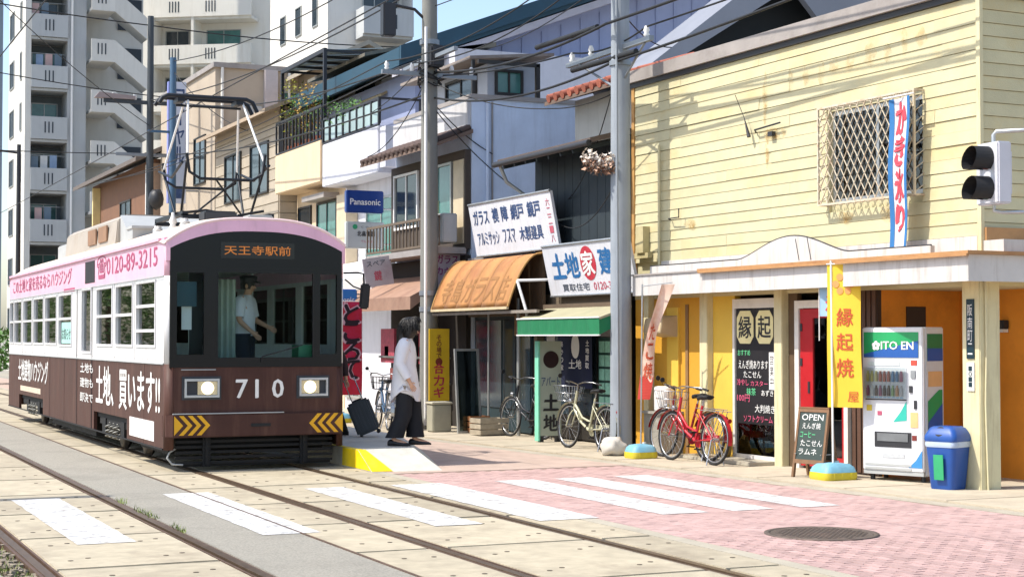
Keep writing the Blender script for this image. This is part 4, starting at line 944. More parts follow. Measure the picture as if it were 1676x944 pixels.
# ================================================================ ROW OF SHOPS AND HOUSES
m_pane = M('window_pane_dark', '#2d3a42', .08, .2, 2, rand=.3, spec=.6)
m_pane2 = M('window_pane_teal', '#4e7d78', .1, .25, 2, rand=.2, spec=.6)
m_sash = M('sash_alu', '#a7a9a6', .4, .1, metal=.4)
m_sashd = M('sash_dark', '#2a2622', .5, .1)
def win(par, face, p, a0, a1, z0, z1, frame=m_sash, pane=m_pane, mull=1, fw=.05, pr=.05, local=False):
    """window on a wall plane: face 'x' looks to -X at x=p (a = y), face 'y' looks to -Y at y=p (a = x)"""
    def bx(mb, d0, d1, q0, q1, r0, r1):
        if face == 'x': mb.box(p-d1, p-d0, q0, q1, r0, r1)
        else: mb.box(q0, q1, p-d1, p-d0, r0, r1)
        return mb
    f = MB()
    for q in ((a0, a1, z0, z0+fw), (a0, a1, z1-fw, z1), (a0, a0+fw, z0+fw, z1-fw), (a1-fw, a1, z0+fw, z1-fw)): bx(f, .002, pr, *q)
    for k in range(mull):
        c = a0+(a1-a0)*(k+1)/(mull+1); bx(f, .002, pr*.7, c-fw*.4, c+fw*.4, z0+fw, z1-fw)
    fo = f.build('window', frame, par, local=local)
    n = mull+1
    for k in range(n):
        c0 = a0+fw*.6+(a1-a0-fw*1.2)*k/n; c1 = a0+fw*.6+(a1-a0-fw*1.2)*(k+1)/n
        bx(MB(), .004, .014, c0+.005, c1-.005, z0+fw*.6, z1-fw*.6).build('pane', pane, fo, local=local)
    return fo
def rail(par, x, ya, yb, z0, z1, mat, n, post=.03, name='railing', r=.012):
    """balcony railing facing the street"""
    ro = MB().box(x-.02, x+.02, ya, yb, z1-.05, z1).box(x-.02, x+.02, ya, yb, z0, z0+.04).build(name, mat, par)
    for i in range(n):
        y = ya+(yb-ya)*i/(n-1); MB().box(x-r, x+r, y-r, y+r, z0+.04, z1-.05).build('baluster', mat, ro)
    return ro
# ---- shop with green awning, dark upper floor, red tiled roof
m_navy = M('navy_boards', '#1f2a30', .7, .2, 5, stain='#31383a', stain_amt=.4, stain_scale=2)
m_pale = M('pale_render', '#a9aaa6', .8, .1, 2, .2, 60, stain='#7f7d76', stain_amt=.5, stain_scale=1.2, streak=True)
m_tile_red = M('red_tile', '#a9604a', .7, .18, 6, rand=.25)
B = thing('awning_shop', 'two-storey shop with dark upper floor, red tiled roof and shopfront under a green awning', 'building', (12.4, 23.8, 0))
b = lambda mb, n, m, p=None, **k: mb.build(n, m, p or B, **k)
wl = b(MB().box(12.02, 17, 22.2, 25.45, 2.3, 4.80), 'upper_wall', m_navy)
b(MB().box(12.75, 17, 22.25, 25.4, 4.80, 5.86), 'gable_wall', m_pale)
for i in range(11): b(MB().box(11.985, 12.019, 22.22+i*.292, 22.5+i*.292, 2.4, 4.78), 'board', m_navy, wl)
ev = MB(); ev.add([(11.35, 22.1, 4.70), (11.35, 25.6, 4.70), (12.7, 25.6, 5.05), (12.7, 22.1, 5.05), (11.35, 22.1, 4.78), (11.35, 25.6, 4.78), (12.7, 25.6, 5.13), (12.7, 22.1, 5.13)], [(0,1,2,3)[::-1], (4,5,6,7), (0,1,5,4), (1,2,6,5), (2,3,7,6), (3,0,4,7)])
e = b(ev, 'eave', M('eave_brown', '#5f5148', .7, .2, 5))
for i in range(8): b(MB().rbox((11.85, 22.3+i*.44, 4.76), (1.0, .05, .07), 0, 0, R(-14.5)), 'rafter', m_navy, e)
b(MB().cyl((11.33, 22.1, 4.70), (11.33, 25.7, 4.70), .05, n=8), 'gutter', m_dkmetal, e)
b(MB().tube([(11.4, 25.6, 4.68), (11.5, 25.55, 4.4), (11.95, 25.48, 4.1), (11.95, 25.48, 2.6)], .035, 8), 'down_pipe', m_sash, e)
rt = b(MB().prism([(12.3, 5.78), (12.3, 5.85), (13.3, 6.15), (13.3, 6.08)], 'y', 22.1, 25.7), 'roof', M('roof_under', '#6d5a4e', .8))
for j in range(3):
    for i in range(13):
        mb = MB(); y = 22.1+i*.272; x = 12.27+j*.33; z = 5.86+j*.099
        mb.tube([(x, y+.13, z+.02), (x+.36, y+.13, z+.125)], .075, 8); b(mb, 'roof_tile', m_tile_red, rt)
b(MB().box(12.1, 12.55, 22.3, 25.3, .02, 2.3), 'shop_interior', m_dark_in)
for a in (22.15, 25.28): b(MB().box(11.95, 12.1, a, a+.12, .02, 2.5), 'post', M('weathered_post', '#6f6250', .8, .2))
b(MB().box(11.95, 12.1, 22.27, 25.28, 2.15, 2.45), 'lintel', M('weathered_post', '#6f6250'))
b(MB().box(11.98, 12.08, 22.27, 22.45, .02, 2.15), 'side_panel', m_navy)
pb = b(MB().box(12.03, 12.08, 22.47, 23.15, .55, 1.72), 'poster_board', M('poster_frame', '#20403a', .6))
m_pg = M('poster_green', '#8fc9b4', .6, .25, 14, rand=.15)
for r_ in range(5):
    for c_ in range(3): 
        q = b(MB().box(12.018, 12.029, 22.50+c_*.21, 22.68+c_*.21, .60+r_*.22, .78+r_*.22), 'property_card', m_pg, pb)
sl2 = b(MB().box(12.05, 12.09, 23.2, 25.2, .05, 2.1), 'sliding_door', m_sashd)
for a in (23.25, 24.25): b(MB().box(12.04, 12.048, a, a+.9, .45, 2.05), 'pane', m_pane, sl2)
for r_ in range(4): b(MB().box(12.03, 12.038, 24.75, 25.05, .9+r_*.25, 1.05+r_*.25), 'notice_card', M('card_pale', '#a9a498', .7, rand=.2), sl2)
# green awning
t = thing('green_awning', 'green canvas shop awning with pale top hung under the land agency sign', 'awning', (11.6, 22.7, 2.0))
m_gaw = M('awning_green', '#157247', .75, .1, 5, stain='#2f6a50', stain_amt=.5, stain_scale=2); m_gat = M('awning_top', '#a09a7c', .8, .12, 4, stain='#7b7f66', stain_amt=.5)
mb = MB(); mb.prism([(11.08, 2.02), (11.62, 2.20), (11.62, 2.16), (11.08, 1.985)], 'y', 21.28, 24.18); mb.build('canopy', m_gat, t)
n_ = 28; mb = MB()
for i in range(n_):
    q = lambda k: 21.28+2.9*k/n_
    w0 = .008*math.sin(i*1.9); w1 = .008*math.sin((i+1)*1.9)
    mb.quad((11.08+w0, q(i), 1.76), (11.08+w1, q(i+1), 1.76), (11.075, q(i+1), 2.02), (11.075, q(i), 2.02))
mb.build('valance', m_gaw, t, fix=False)
for z0_, z1_ in ((1.745, 1.765), (2.01, 2.03)): MB().box(11.06, 11.09, 21.27, 24.19, z0_, z1_).build('white_piping', m_print, t)
for y in (21.29, 24.17): MB().add([(11.08, y, 1.76), (11.08, y, 2.0), (11.62, y, 2.16), (11.62, y, 2.0)], [(0,1,2,3)]).build('end_cheek', m_gaw, t, fix=False)
MB().box(11.6, 11.72, 21.6, 24.3, 2.12, 2.26).build('head_box', M('old_beam', '#5d4d3c', .8, .2), t)
for y in (21.5, 22.7, 23.9): MB().cyl((11.1, y, 1.99), (11.62, y, 2.02), .014, n=6).build('arm', m_alu, t)
# big sign above (leans: top towards the street)
def board(name, label, xt, xb, ya, yb, z0, z1, mat, th=.05, frame=None):
    t = thing(name, label, 'sign', ((xt+xb)/2, (ya+yb)/2, z0))
    mb = MB(); mb.add([(xb, ya, z0), (xb, yb, z0), (xt, yb, z1), (xt, ya, z1), (xb+th, ya, z0), (xb+th, yb, z0), (xt+th, yb, z1), (xt+th, ya, z1)], [(0,1,2,3), (4,7,6,5), (0,4,5,1), (1,5,6,2), (2,6,7,3), (3,7,4,0)])
    p = mb.build('panel', mat, t)
    if frame is not None:
        u = Vector((xt-xb, 0, z1-z0))
        for z_ in (0, 1):
            c = Vector((xb, ya, z0))+u*z_; d = Vector((xb, yb, z0))+u*z_
            MB().cyl(c, d, .022, n=6).build('frame', frame, t)
    return t, p
m_signw = M('sign_white', '#d6d6da', .5, .06, 3, stain='#b5b0a8', stain_amt=.4, stain_scale=2, streak=True)
m_signb = worn(M('sign_blue', '#1f6299', .6, .15, 8, rand=0, stain='#6f93b0', stain_amt=.6, stain_scale=6), 14, .6, .68, .3); m_signr = worn(M('sign_red', '#b82c3c', .6, .12, 8, rand=0, stain='#c97078', stain_amt=.5, stain_scale=6), 14, .62, .7, .4); m_signn = worn(M('sign_navy', '#2b4470', .6, .15, 8, rand=0, stain='#7f8ca8', stain_amt=.6, stain_scale=6), 14, .58, .66, .3); m_signk = M('sign_grey', '#4f5560', .6, rand=0); m_signp = M('sign_pinkred', '#c05a6a', .6, rand=0)
t, p = board('land_agency_sign', 'large white leaning sign with blue land and building characters and red oval', 11.60, 11.78, 21.38, 24.36, 2.40, 3.22, m_signw, frame=m_alu)
lu = Vector((11.60-11.78, 0, .82)).normalized()
def st(s_, y, z, w_, h_, mat, xt, xb, z0, z1, par, bold=.02, **k):
    f_ = (z-z0)/(z1-z0); return text('lettering', s_, (xb+(xt-xb)*f_, y, z), RW, (Vector((xt-xb, 0, z1-z0))), w_, h_, mat, par, bold=bold, **k)
LS = dict(xt=11.60, xb=11.78, z0=2.40, z1=3.22, par=p)
st('土', 24.10, 2.68, .46, .40, m_signb, bold=.05, **LS); st('地', 23.60, 2.68, .46, .40, m_signb, bold=.04, **LS); st('建', 22.42, 2.70, .44, .40, m_signb, bold=.04, **LS); st('物', 21.92, 2.70, .44, .40, m_signb, bold=.04, **LS)
mb = MB(); ov = []
for k in range(28):
    a = 2*math.pi*k/28; z = 2.89+.27*math.sin(a); f_ = (z-2.4)/.82; ov.append((11.78-.18*f_-.005, 22.80+.26*math.cos(a), z))
mb.add(ov, [tuple(range(28))]); mb.build('red_oval', m_signr, p, fix=False)
text('lettering', '家', (11.78-.18*.35-.008, 23.00, 2.70), RW, lu, .40, .38, m_print, p, bold=.03)
st('買取住宅', 23.85, 2.47, .95, .12, m_signk, bold=.02, **LS); st('0120-35-2212', 22.75, 2.47, 1.2, .12, m_signp, bold=.02, **LS)
tb = MB().tube([(11.2, 24.45, 2.62), (11.2, 24.45, 2.66), (11.75, 24.42, 2.68)], .025, 6).tube([(11.2, 24.45, 2.66), (11.28, 24.3, 2.2), (11.3, 24.25, 2.0)], .025, 6).build('bracket', m_print, t)
# ---- low glazier's shop with curved awning
B = thing('glazier_shop', 'low glass shop with dark sliding doors under the rusty curved awning', 'building', (12.3, 26.9, 0))
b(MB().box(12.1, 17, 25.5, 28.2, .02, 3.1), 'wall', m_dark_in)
b(MB().box(11.9, 17, 25.47, 28.22, 3.1, 3.2), 'flat_roof', m_greycap)
b(MB().box(11.9, 12.09, 25.5, 28.2, 2.1, 2.5), 'lintel', M('old_beam', '#5d4d3c', .8, .2))
sd_ = b(MB().box(12.02, 12.09, 25.62, 28.15, .05, 2.1), 'sliding_door', M('teal_sash', '#20343a', .6, .15))
for k in range(4): 
    b(MB().box(12.0, 12.019, 25.66+k*.62, 26.2+k*.62, .45, 2.03), 'pane', m_pane, sd_)
b(MB().cyl((11.75, 25.6, .02), (11.75, 25.6, 2.4), .035, n=8), 'post', m_sash)
b(MB().cyl((11.75, 26.9, .02), (11.75, 26.9, 2.2), .02, n=8), 'post', m_sash)
b(MB().box(11.9, 12.0, 25.5, 26.1, 1.75, 2.1), 'notice_board', M('kraft', '#8a6a48', .8, .2))
b(MB().box(11.15, 11.2, 23.6, 28.75, 2.12, 2.17).box(11.2, 12.05, 23.6, 28.75, 2.155, 2.165), 'tin_canopy', M('tin_grey', '#8f867a', .6, .2, 5, stain='#6f5a48', stain_amt=.6))
t = thing('curved_awning', 'rusty orange curved tin awning with faded shop name above the glazier', 'awning', (11.5, 26.3, 2.2))
m_oaw = M('awning_orange', '#b27d48', .75, .15, 3, stain='#8a5238', stain_amt=.85, stain_scale=1.1)
prof = [(11.75-.68*math.sin(R(a)), 3.12-.92*(1-math.cos(R(a)))) for a in range(0, 91, 6)]
prof = [(11.78, 3.14)]+[(11.72-.62*(k/14)**.75*1.0, 3.13-.90*(k/14)**1.6) for k in range(1, 15)]
pn = 6; yA, yB2 = 24.62, 28.05
for k in range(pn):
    a = yA+(yB2-yA)*k/pn+.004; c = yA+(yB2-yA)*(k+1)/pn-.004
    mb = MB(); mb.prism(prof+[(x+.02, z+.01) for x, z in prof[::-1]], 'y', a, c, True); mb.build('tin_panel', m_oaw, t)
MB().box(11.08, 11.12, yA, yB2, 2.19, 2.235).build('bottom_rail', M('rail_cream', '#cbb994', .6, .15), t)
for y in (yA, yB2): MB().tube([(x, y, z) for x, z in prof], .022, 6).build('end_rib', M('rust_trim', '#b5894d'), t)
MB().box(11.75, 11.8, yA, yB2, 2.2, 3.12).build('backing', M('dark_wood', '#5a4630'), t)
for i, ch in enumerate('寺島ガラス店'):
    o = text('faded_letter', ch, (0, 0, 0), RW, UP, .40, .42, M('faded_ochre', '#94683a', .8, .2, rand=0), None, bold=.02, off=0)
    for v in o.data.vertices:
        z = 2.34+v.co.z; kk = 1
        s_ = max(0, (3.13-z)/.90)**(1/1.6); x = 11.72-.62*s_**.75-.006
        v.co = (x-11.5, v.co.y+27.75-i*.50-26.3, z-2.2)
    o.parent = t
t, p = board('glazier_sign', 'white leaning sign with two rows of navy glass and screen door lettering', 11.60, 11.78, 24.05, 27.5, 3.20, 4.14, m_signw, frame=m_alu)
GS = dict(xt=11.60, xb=11.78, z0=3.20, z1=4.14, par=p)
for s_, y, w_ in (('ガラス', 27.35, .68), ('襖', 26.50, .26), ('障', 26.10, .26), ('網戸', 25.70, .52), ('鏡戸', 25.02, .50)): st(s_, y, 3.76, w_, .26, m_signn, bold=.035, **GS)
for s_, y, w_ in (('アルミサッシ', 27.30, .95), ('フスマ', 26.18, .52), ('木製建具', 25.48, .92)): st(s_, y, 3.38, w_, .24, m_signn, bold=.03, **GS)
for i, ch in enumerate('六二二一八'): st(ch, 24.28, 3.90-i*.15, .14, .12, m_signp, bold=.01, **GS)
t = thing('key_sign', 'pink and white key and glass shop sign hung on the back of the utility pole', 'sign', (11.62, 28.62, 2.35))
p = MB().box(11.36, 11.92, 28.6, 28.66, 2.35, 3.40).build('panel', M('sign_pinkwhite', '#cdbcc6', .5, .08, 3, stain='#b59aa6', stain_amt=.4), t, bevel=.004)
m_mag = M('sign_magenta', '#9a3a78', .6, rand=0)
text('lettering', 'ガラス', (11.42, 28.6, 3.12), RC, UP, .44, .16, m_mag, p, bold=.03); text('lettering', 'カギ', (11.42, 28.6, 2.90), RC, UP, .30, .16, m_mag, p, bold=.03)
t = thing('tilted_sign', 'faded white sign tilted sideways beside the near utility pole bracket', 'sign', (11.2, 31.0, 2.75))
mb = MB(); mb.rbox((11.15, 31.0, 3.06), (.60, .05, .58), 0, 0, 0); o = mb.build('panel', M('sign_faded', '#b4b0b4', .6, .1, 4, stain='#9a7a80', stain_amt=.5, stain_scale=3), t)
text('lettering', '鍵', (11.05, 30.97, 2.88), RC, UP, .16, .2, m_signp, o, bold=.02); text('lettering', 'スペア', (10.92, 30.97, 3.18), RC, UP, .4, .1, m_signk, o, bold=.01)
o.rotation_euler = (0, R(-9), 0)
# things in front of these shops
t = thing('land_signboard', 'tall pale upright signboard with dark circle and big black land characters', 'sign', (11.55, 23.95, .022))
p = MB().box(11.34, 11.74, 23.9, 24.0, .12, 1.66).build('panel', M('board_greygreen', '#a9b3a4', .6, .08, 4), t, bevel=.005)
MB().box(11.315, 11.345, 23.88, 24.02, .04, 1.66).build('edge_strip', M('mint_trim', '#7fd0b0', .5), t); MB().box(11.36, 11.42, 23.9, 24.0, .02, .12).box(11.66, 11.72, 23.9, 24.0, .02, .12).build('feet', m_dkmetal, t)
MB().lathe([(.14, -.006), (.14, -.002)], (11.55, 23.9, 1.36), 28, 'y').build('dark_circle', M('maroon_dot', '#2a1418', .5, rand=0), p)
text('lettering', 'アパート', (11.38, 23.9, .93), RC, UP, .33, .15, m_signn, p, bold=.02); text('lettering', '土', (11.42, 23.9, .53), RC, UP, .26, .26, m_dkmetal, p, bold=.05); text('lettering', '地', (11.42, 23.9, .20), RC, UP, .26, .26, m_dkmetal, p, bold=.04)
t = thing('noren_curtain', 'navy shop curtain with white characters and red leaf mark under the green awning', 'curtain', (11.9, 23.7, .9))
fn = lambda u, v: (.02+.025*math.sin(u*13)*(1-v), .78-.78*u*2+.0, .92*v)
fn = lambda u, v: (-.02+.02*math.sin(u*13)*(1-v), .62-1.24*u, .92*v)
cl = cloth(1.24, .92, fn, 30, 8).build('cloth', M('noren_navy', '#141c3a', .85, .15, 8), t, local=True, fix=False)
for i, ch in enumerate('土地買取'): cloth_text('letter', ch, .84, .74-i*.13, .93, .84-i*.13, fn, 1.24, .92, m_print, cl)
cloth_text('mark', '●', .42, .52, .64, .96, fn, 1.24, .92, m_print, cl, 0); cloth_text('mark', '◆', .46, .58, .60, .90, fn, 1.24, .92, m_signr, cl, 0)
cloth_text('letter', '土地', .36, .34, .70, .50, fn, 1.24, .92, m_print, cl); 
for i, ch in enumerate('あかり家'): cloth_text('letter', ch, .08, .72-i*.14, .16, .82-i*.14, fn, 1.24, .92, m_print, cl)
MB().cyl((-.02, .65, .93), (-.02, -.65, .93), .012, n=6).build('rod', m_wd, t, local=True)
t = thing('key_banner', 'yellow vertical key-cutting sign with red characters strapped to the utility pole', 'sign', (11.22, 28.0, .55))
p = MB().box(11.03, 11.43, 27.98, 28.02, .55, 1.88).build('panel', M('sign_yellow', '#d9b21c', .6, .08, 4), t, bevel=.004)
for i, (ch, m_) in enumerate((('合', m_signr), ('カ', m_signr), ('ギ', m_signr))): text('lettering', ch, (11.12, 27.98, 1.05-i*.22), RC, UP, .20, .19, m_signr, p, bold=.03)
text('lettering', 'その場で', (11.17, 27.98, 1.32), RC, UP, .10, .45, M('sign_maroon', '#7a3018', .6, rand=0), p, vertical=True, bold=.02)
mb = MB(); mb.lathe([(.07, -.003), (.07, -.001)], (11.22, 27.978, 1.27), 16, 'y'); mb.build('key_mark', M('sign_maroon', '#7a3018'), p)
t = thing('leaning_window_frame', 'tall aluminium window frame leaning at the glass shop door', 'window frame', (11.3, 26.7, .022), R(8))
fm = MB()
for q in ((-.25, -.21, 0, 1.5), (.21, .25, 0, 1.5), (-.21, .21, 0, .04), (-.21, .21, 1.46, 1.5)): fm.box(q[0], q[1], -.02, .02, q[2], q[3])
o = fm.build('frame', m_sash, t, local=True); o.rotation_euler = (R(-5), 0, 0); MB().box(-.21, .21, -.004, .004, .04, 1.46).build('pane', GLASS('shop_dark_glass', (.4, .5, .5), .02, .6), o, local=True)
t = thing('water_box', 'grey-beige plastic box standing by the foot of the yellow key sign', 'box', (10.95, 27.3, .022)); MB().box(-.18, .18, -.16, .16, 0, .50).build('body', M('box_beige', '#9b9886', .7, .12), t, local=True, bevel=.02); MB().box(-.20, .20, -.18, .18, .50, .54).build('lid', M('box_lid', '#b9b4a0', .7), t, local=True, bevel=.01)
t = thing('water_box', 'pale low drum behind the platform passenger, left of the grey-beige box', 'box', (10.7, 28.0, .022)); MB().lathe([(.14, 0), (.15, .02), (.15, .45), (.13, .48)], n=14).build('body', M('drum_buff', '#c9b79a', .7, .12), t, local=True)
for (x, y, s_, c_, lb) in ((11.45, 26.75, .2, '#8a5a34', 'brown wooden crate on the left of the crates by the glass shop'), (11.35, 25.95, .28, '#a59a86', 'weathered pale crate on the right of the crates by the glass shop')):
    t = thing('crate', lb, 'crate', (x, y, .022), R(6)); mm = M('crate_'+c_, c_, .8, .25, 8)
    for k in range(3):
        for q in ((-s_, s_, -s_*.7, -s_*.7+.02), (-s_, s_, s_*.7-.02, s_*.7), (-s_, -s_+.02, -s_*.66, s_*.66), (s_-.02, s_, -s_*.66, s_*.66)): MB().box(*q, .02+k*.10, .10+k*.10).build('slat', mm, t, local=True)
    MB().box(-s_*.96, s_*.96, -s_*.66, s_*.66, .03, .05).build('bottom', mm, t, local=True)
# ---- grey rendered house with dark tiled pent roof
m_grh = M('grey_render', '#ccd8ea', .85, .1, 2, .2, 60, stain='#a8b2c0', stain_amt=.5, stain_scale=.8, streak=True)
B = thing('grey_house', 'grey rendered three-storey house with tiled pent roof and bare wall facing the crossing', 'building', (13, 30, 0))
b(MB().box(12.0, 20, 28.26, 32.4, .02, 6.25), 'wall', m_grh)
b(MB().box(11.96, 20.04, 28.22, 32.44, 6.25, 6.33), 'parapet_cap', m_greycap)
b(MB().box(11.93, 11.999, 28.3, 32.38, 5.72, 6.2), 'parapet_panel', M('parapet_white', '#c6c4c4', .7, .1, 3, stain='#8c8884', stain_amt=.5, stain_scale=2, streak=True))
for k in range(3): b(MB().box(12.4+k*1.9, 12.43+k*1.9, 28.235, 28.259, 2.5, 6.2), 'panel_seam', m_greycap)
b(MB().tube([(12.3, 28.2, 6.2), (12.3, 28.2, 3.4)], .035, 8), 'down_pipe', m_grh)
m_tile_k = M('dark_tile', '#5d4a42', .7, .2, 6, rand=.3)
ev = b(MB().prism([(11.2, 5.28), (11.2, 5.34), (12.0, 5.66), (12.0, 5.58)], 'y', 28.2, 32.4), 'pent_roof', M('roof_under', '#6d5a4e'))
for i in range(16): b(MB().tube([(11.17, 28.33+i*.26, 5.36), (11.98, 28.33+i*.26, 5.70)], .07, 8), 'roof_tile', m_tile_k, ev)
fr_ = b(MB().box(11.88, 11.995, 28.3, 32.35, 3.4, 5.28), 'upper_front', M('brown_front', '#4a4038', .8, .2, 4))
win(fr_.parent, 'x', 11.88, 28.9, 30.4, 3.95, 5.1, m_sash, m_pane2, 1); win(fr_.parent, 'x', 11.88, 30.7, 32.1, 3.95, 5.1, m_print, m_pane, 1)
b(MB().box(11.86, 11.879, 28.35, 28.85, 3.5, 5.1), 'cream_strip', M('cream_strip', '#c8b89a', .7)); 
b(MB().box(11.84, 11.878, 29.6, 30.35, 4.0, 4.4), 'curtain_strip', M('curtain_cream', '#b9b48a', .8))
rail(B, 11.35, 28.3, 32.35, 3.45, 4.02, M('rail_bronze', '#6b5a48', .5, .2), 22)
b(MB().box(11.33, 11.9, 28.3, 32.35, 3.30, 3.42), 'balcony_floor', m_greycap)
ac_ = b(MB().rbox((11.55, 28.6, 3.78), (.3, .7, .55)), 'outdoor_unit', m_lightgrey, bevel=.02); b(MB().lathe([(.22, -.158), (.22, -.152)], (11.55, 28.6, 3.78), 18, 'x'), 'fan_grille', m_dkmetal, ac_)
# ground-floor shop of the grey house
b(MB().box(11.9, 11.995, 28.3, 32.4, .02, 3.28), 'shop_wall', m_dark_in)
aw = b(MB().prism([(11.0, 2.25), (11.0, 2.5), (11.9, 2.95), (11.9, 2.9)], 'y', 28.9, 33.2), 'brown_canopy', M('canopy_brown', '#9a7a66', .8, .15, 4, stain='#6f4a3a', stain_amt=.5))
for i in range(3): b(MB().box(11.6, 11.65, 29.2+i*1.1, 30.0+i*1.1, 1.2, 1.9), 'hanging_goods', M('goods_%d' % i, ('#a8283a', '#20262c', '#b04a5a')[i], .7, .3, 9))
for i in range(3): b(MB().box(11.55, 11.88, 29.0, 32.2, .3+i*.5, .34+i*.5), 'shelf', M('shelf_grey', '#5f605e', .6))
for i in range(9): b(MB().box(11.6, 11.8, 29.1+i*.33, 29.33+i*.33, .34+.5*(i % 3), .34+.5*(i % 3)+.2+.05*(i % 2)), 'shop_goods', M('goods_b%d' % (i % 4), ('#6f6a62', '#aaa59a', '#3c4a5a', '#7a3a34')[i % 4], .7, .2))
# penthouse on the roof
b(MB().box(12.6, 13.7, 28.9, 32.2, 6.33, 7.05), 'penthouse', M('penthouse_wall', '#a5aab2', .8, .1, 3)); win(B, 'y', 28.9, 12.75, 13.35, 6.45, 6.95, m_sashd, m_pane2, 1); win(B, 'x', 12.6, 29.4, 31.0, 6.45, 6.95, m_sashd, m_pane, 1)
pr_ = b(MB().prism([(12.1, 7.06), (12.1, 7.12), (13.9, 7.3), (13.9, 7.24)], 'y', 28.6, 32.4), 'penthouse_roof', M('penthouse_roof', '#8c8178', .7, .2, 5, stain='#6a4a3c', stain_amt=.5))
b(MB().box(13.42, 13.5, 28.4, 28.48, 6.33, 7.0).box(12.2, 13.5, 28.4, 28.48, 6.96, 7.03).box(12.15, 12.21, 28.6, 28.66, 6.33, 7.05), 'pergola', m_sashd)
# ---- white balcony building with the projecting signs
m_wh = M('white_render', '#cfcfd6', .75, .06, 2, .15, 60, stain='#a5a3a6', stain_amt=.4, stain_scale=1.2, streak=True)
B = thing('white_balcony_building', 'white rendered building with projecting white balcony and black railing, blue sign below', 'building', (13, 34.8, 0))
b(MB().box(12.5, 20, 32.45, 37.2, .02, 6.3), 'wall', m_wh); 
bl = b(MB().box(11.9, 12.5, 33.25, 37.18, 5.30, 6.32), 'balcony', m_wh, bevel=.02)
b(MB().box(11.95, 12.5, 32.9, 33.25, 5.4, 6.28), 'balcony_return', m_wh)
ra = rail(B, 11.93, 33.25, 37.18, 6.33, 6.95, m_dkmetal, 9, r=.03)
for i in range(8): b(MB().box(11.925, 11.935, 33.35+i*.48, 33.72+i*.48, 6.40, 6.86), 'railing_panel', M('frosted_panel', '#9fb4b4', .4, .15, rand=.2), ra)
b(MB().box(11.93, 12.9, 33.24, 33.28, 6.9, 6.95).box(12.86, 12.9, 33.24, 33.28, 6.33, 6.9), 'railing_return', m_dkmetal, ra)
b(MB().box(12.2, 12.49, 36.3, 37.0, 3.2, 5.1), 'pilaster', M('pilaster_beige', '#c9b89c', .7)); win(B, 'x', 12.49, 33.6, 35.6, 3.4, 4.9, m_sash, m_pane2, 1)
b(MB().box(13.4, 20, 32.5, 37.2, 6.3, 8.0), 'top_storey', m_wh); win(B, 'x', 13.4, 33.8, 35.2, 6.5, 7.7, m_sashd, m_pane2, 1); win(B, 'x', 13.4, 35.6, 36.8, 6.6, 7.7, m_sashd, m_pane, 0)
b(MB().prism([(12.7, 7.85), (12.7, 7.93), (14.6, 8.3), (14.6, 8.2)], 'y', 33.0, 37.5), 'roof', M('slate_brown', '#6f6a5e', .7, .2, 5))
b(MB().prism([(12.75, 7.3), (12.75, 7.36), (13.4, 7.72), (13.4, 7.65)], 'y', 35.4, 37.4), 'window_canopy', M('canvas_tan', '#a59272', .8, .15))
b(MB().box(12.55, 12.65, 32.45, 37.2, .05, 2.6), 'shopfront', m_dark_in); b(MB().prism([(11.5, 2.75), (11.42, 3.0), (11.5, 3.3), (12.5, 3.5), (12.5, 2.6)], 'y', 32.5, 36.8), 'shop_awning', m_print)
sw_ = win(B, 'x', 12.49, 36.0, 37.1, .3, 2.3, m_sash, m_pane, 1)
# ---- signs that stick out from it
def projsign(name, label, x0, x1, y, z0, z1, mat, th=.16):
    t = thing(name, label, 'sign', ((x0+x1)/2, y, z0)); p = MB().box(x0, x1, y-th/2, y+th/2, z0, z1).build('panel', mat, t, bevel=.02)
    MB().cyl((x1, y, z0+.1), (x1+.5, y, z0+.1), .02, n=6).cyl((x1, y, z1-.1), (x1+.5, y, z1-.1), .02, n=6).build('bracket', m_alu, t); return t, p
m_blue = M('sign_deep_blue', '#123a86', .35, .06, 3, coat=.2)
t, p = projsign('projecting_sign', 'deep blue projecting sign with white brand lettering on the white building', 11.08, 11.92, 33.0, 4.38, 4.86, m_blue)
text('lettering', 'Panasonic', (11.16, 32.92, 4.55), RC, UP, .68, .13, m_print, p, bold=.02)
t, p = projsign('projecting_sign', 'grey-white projecting sign with green logo and black shop name under the blue sign', 11.08, 11.94, 33.0, 3.62, 4.19, M('sign_offwhite', '#c3c6c4', .4, .06, 3))
text('lettering', '北畠電器', (11.32, 32.92, 3.88), RC, UP, .40, .11, m_dkmetal, p, bold=.03); text('lettering', 'でんき店', (11.40, 32.92, 3.74), RC, UP, .26, .06, m_signp, p); text('lettering', 'くらし', (11.40, 32.92, 4.05), RC, UP, .30, .05, m_signk, p)
MB().lathe([(.055, -.006), (.055, -.001)], (11.27, 32.92, 4.08), 14, 'y').build('green_logo', M('logo_green', '#2f9a6a', .5, rand=0), p)
t, p = projsign('projecting_sign', 'bright blue sign with white lettering low behind the tram mirror', 10.35, 11.05, 32.2, 2.28, 2.72, M('sign_bright_blue', '#1976c4', .4, .06, 3))
text('lettering', 'Panasonic', (10.42, 32.12, 2.44), RC, UP, .56, .12, m_print, p, bold=.02)
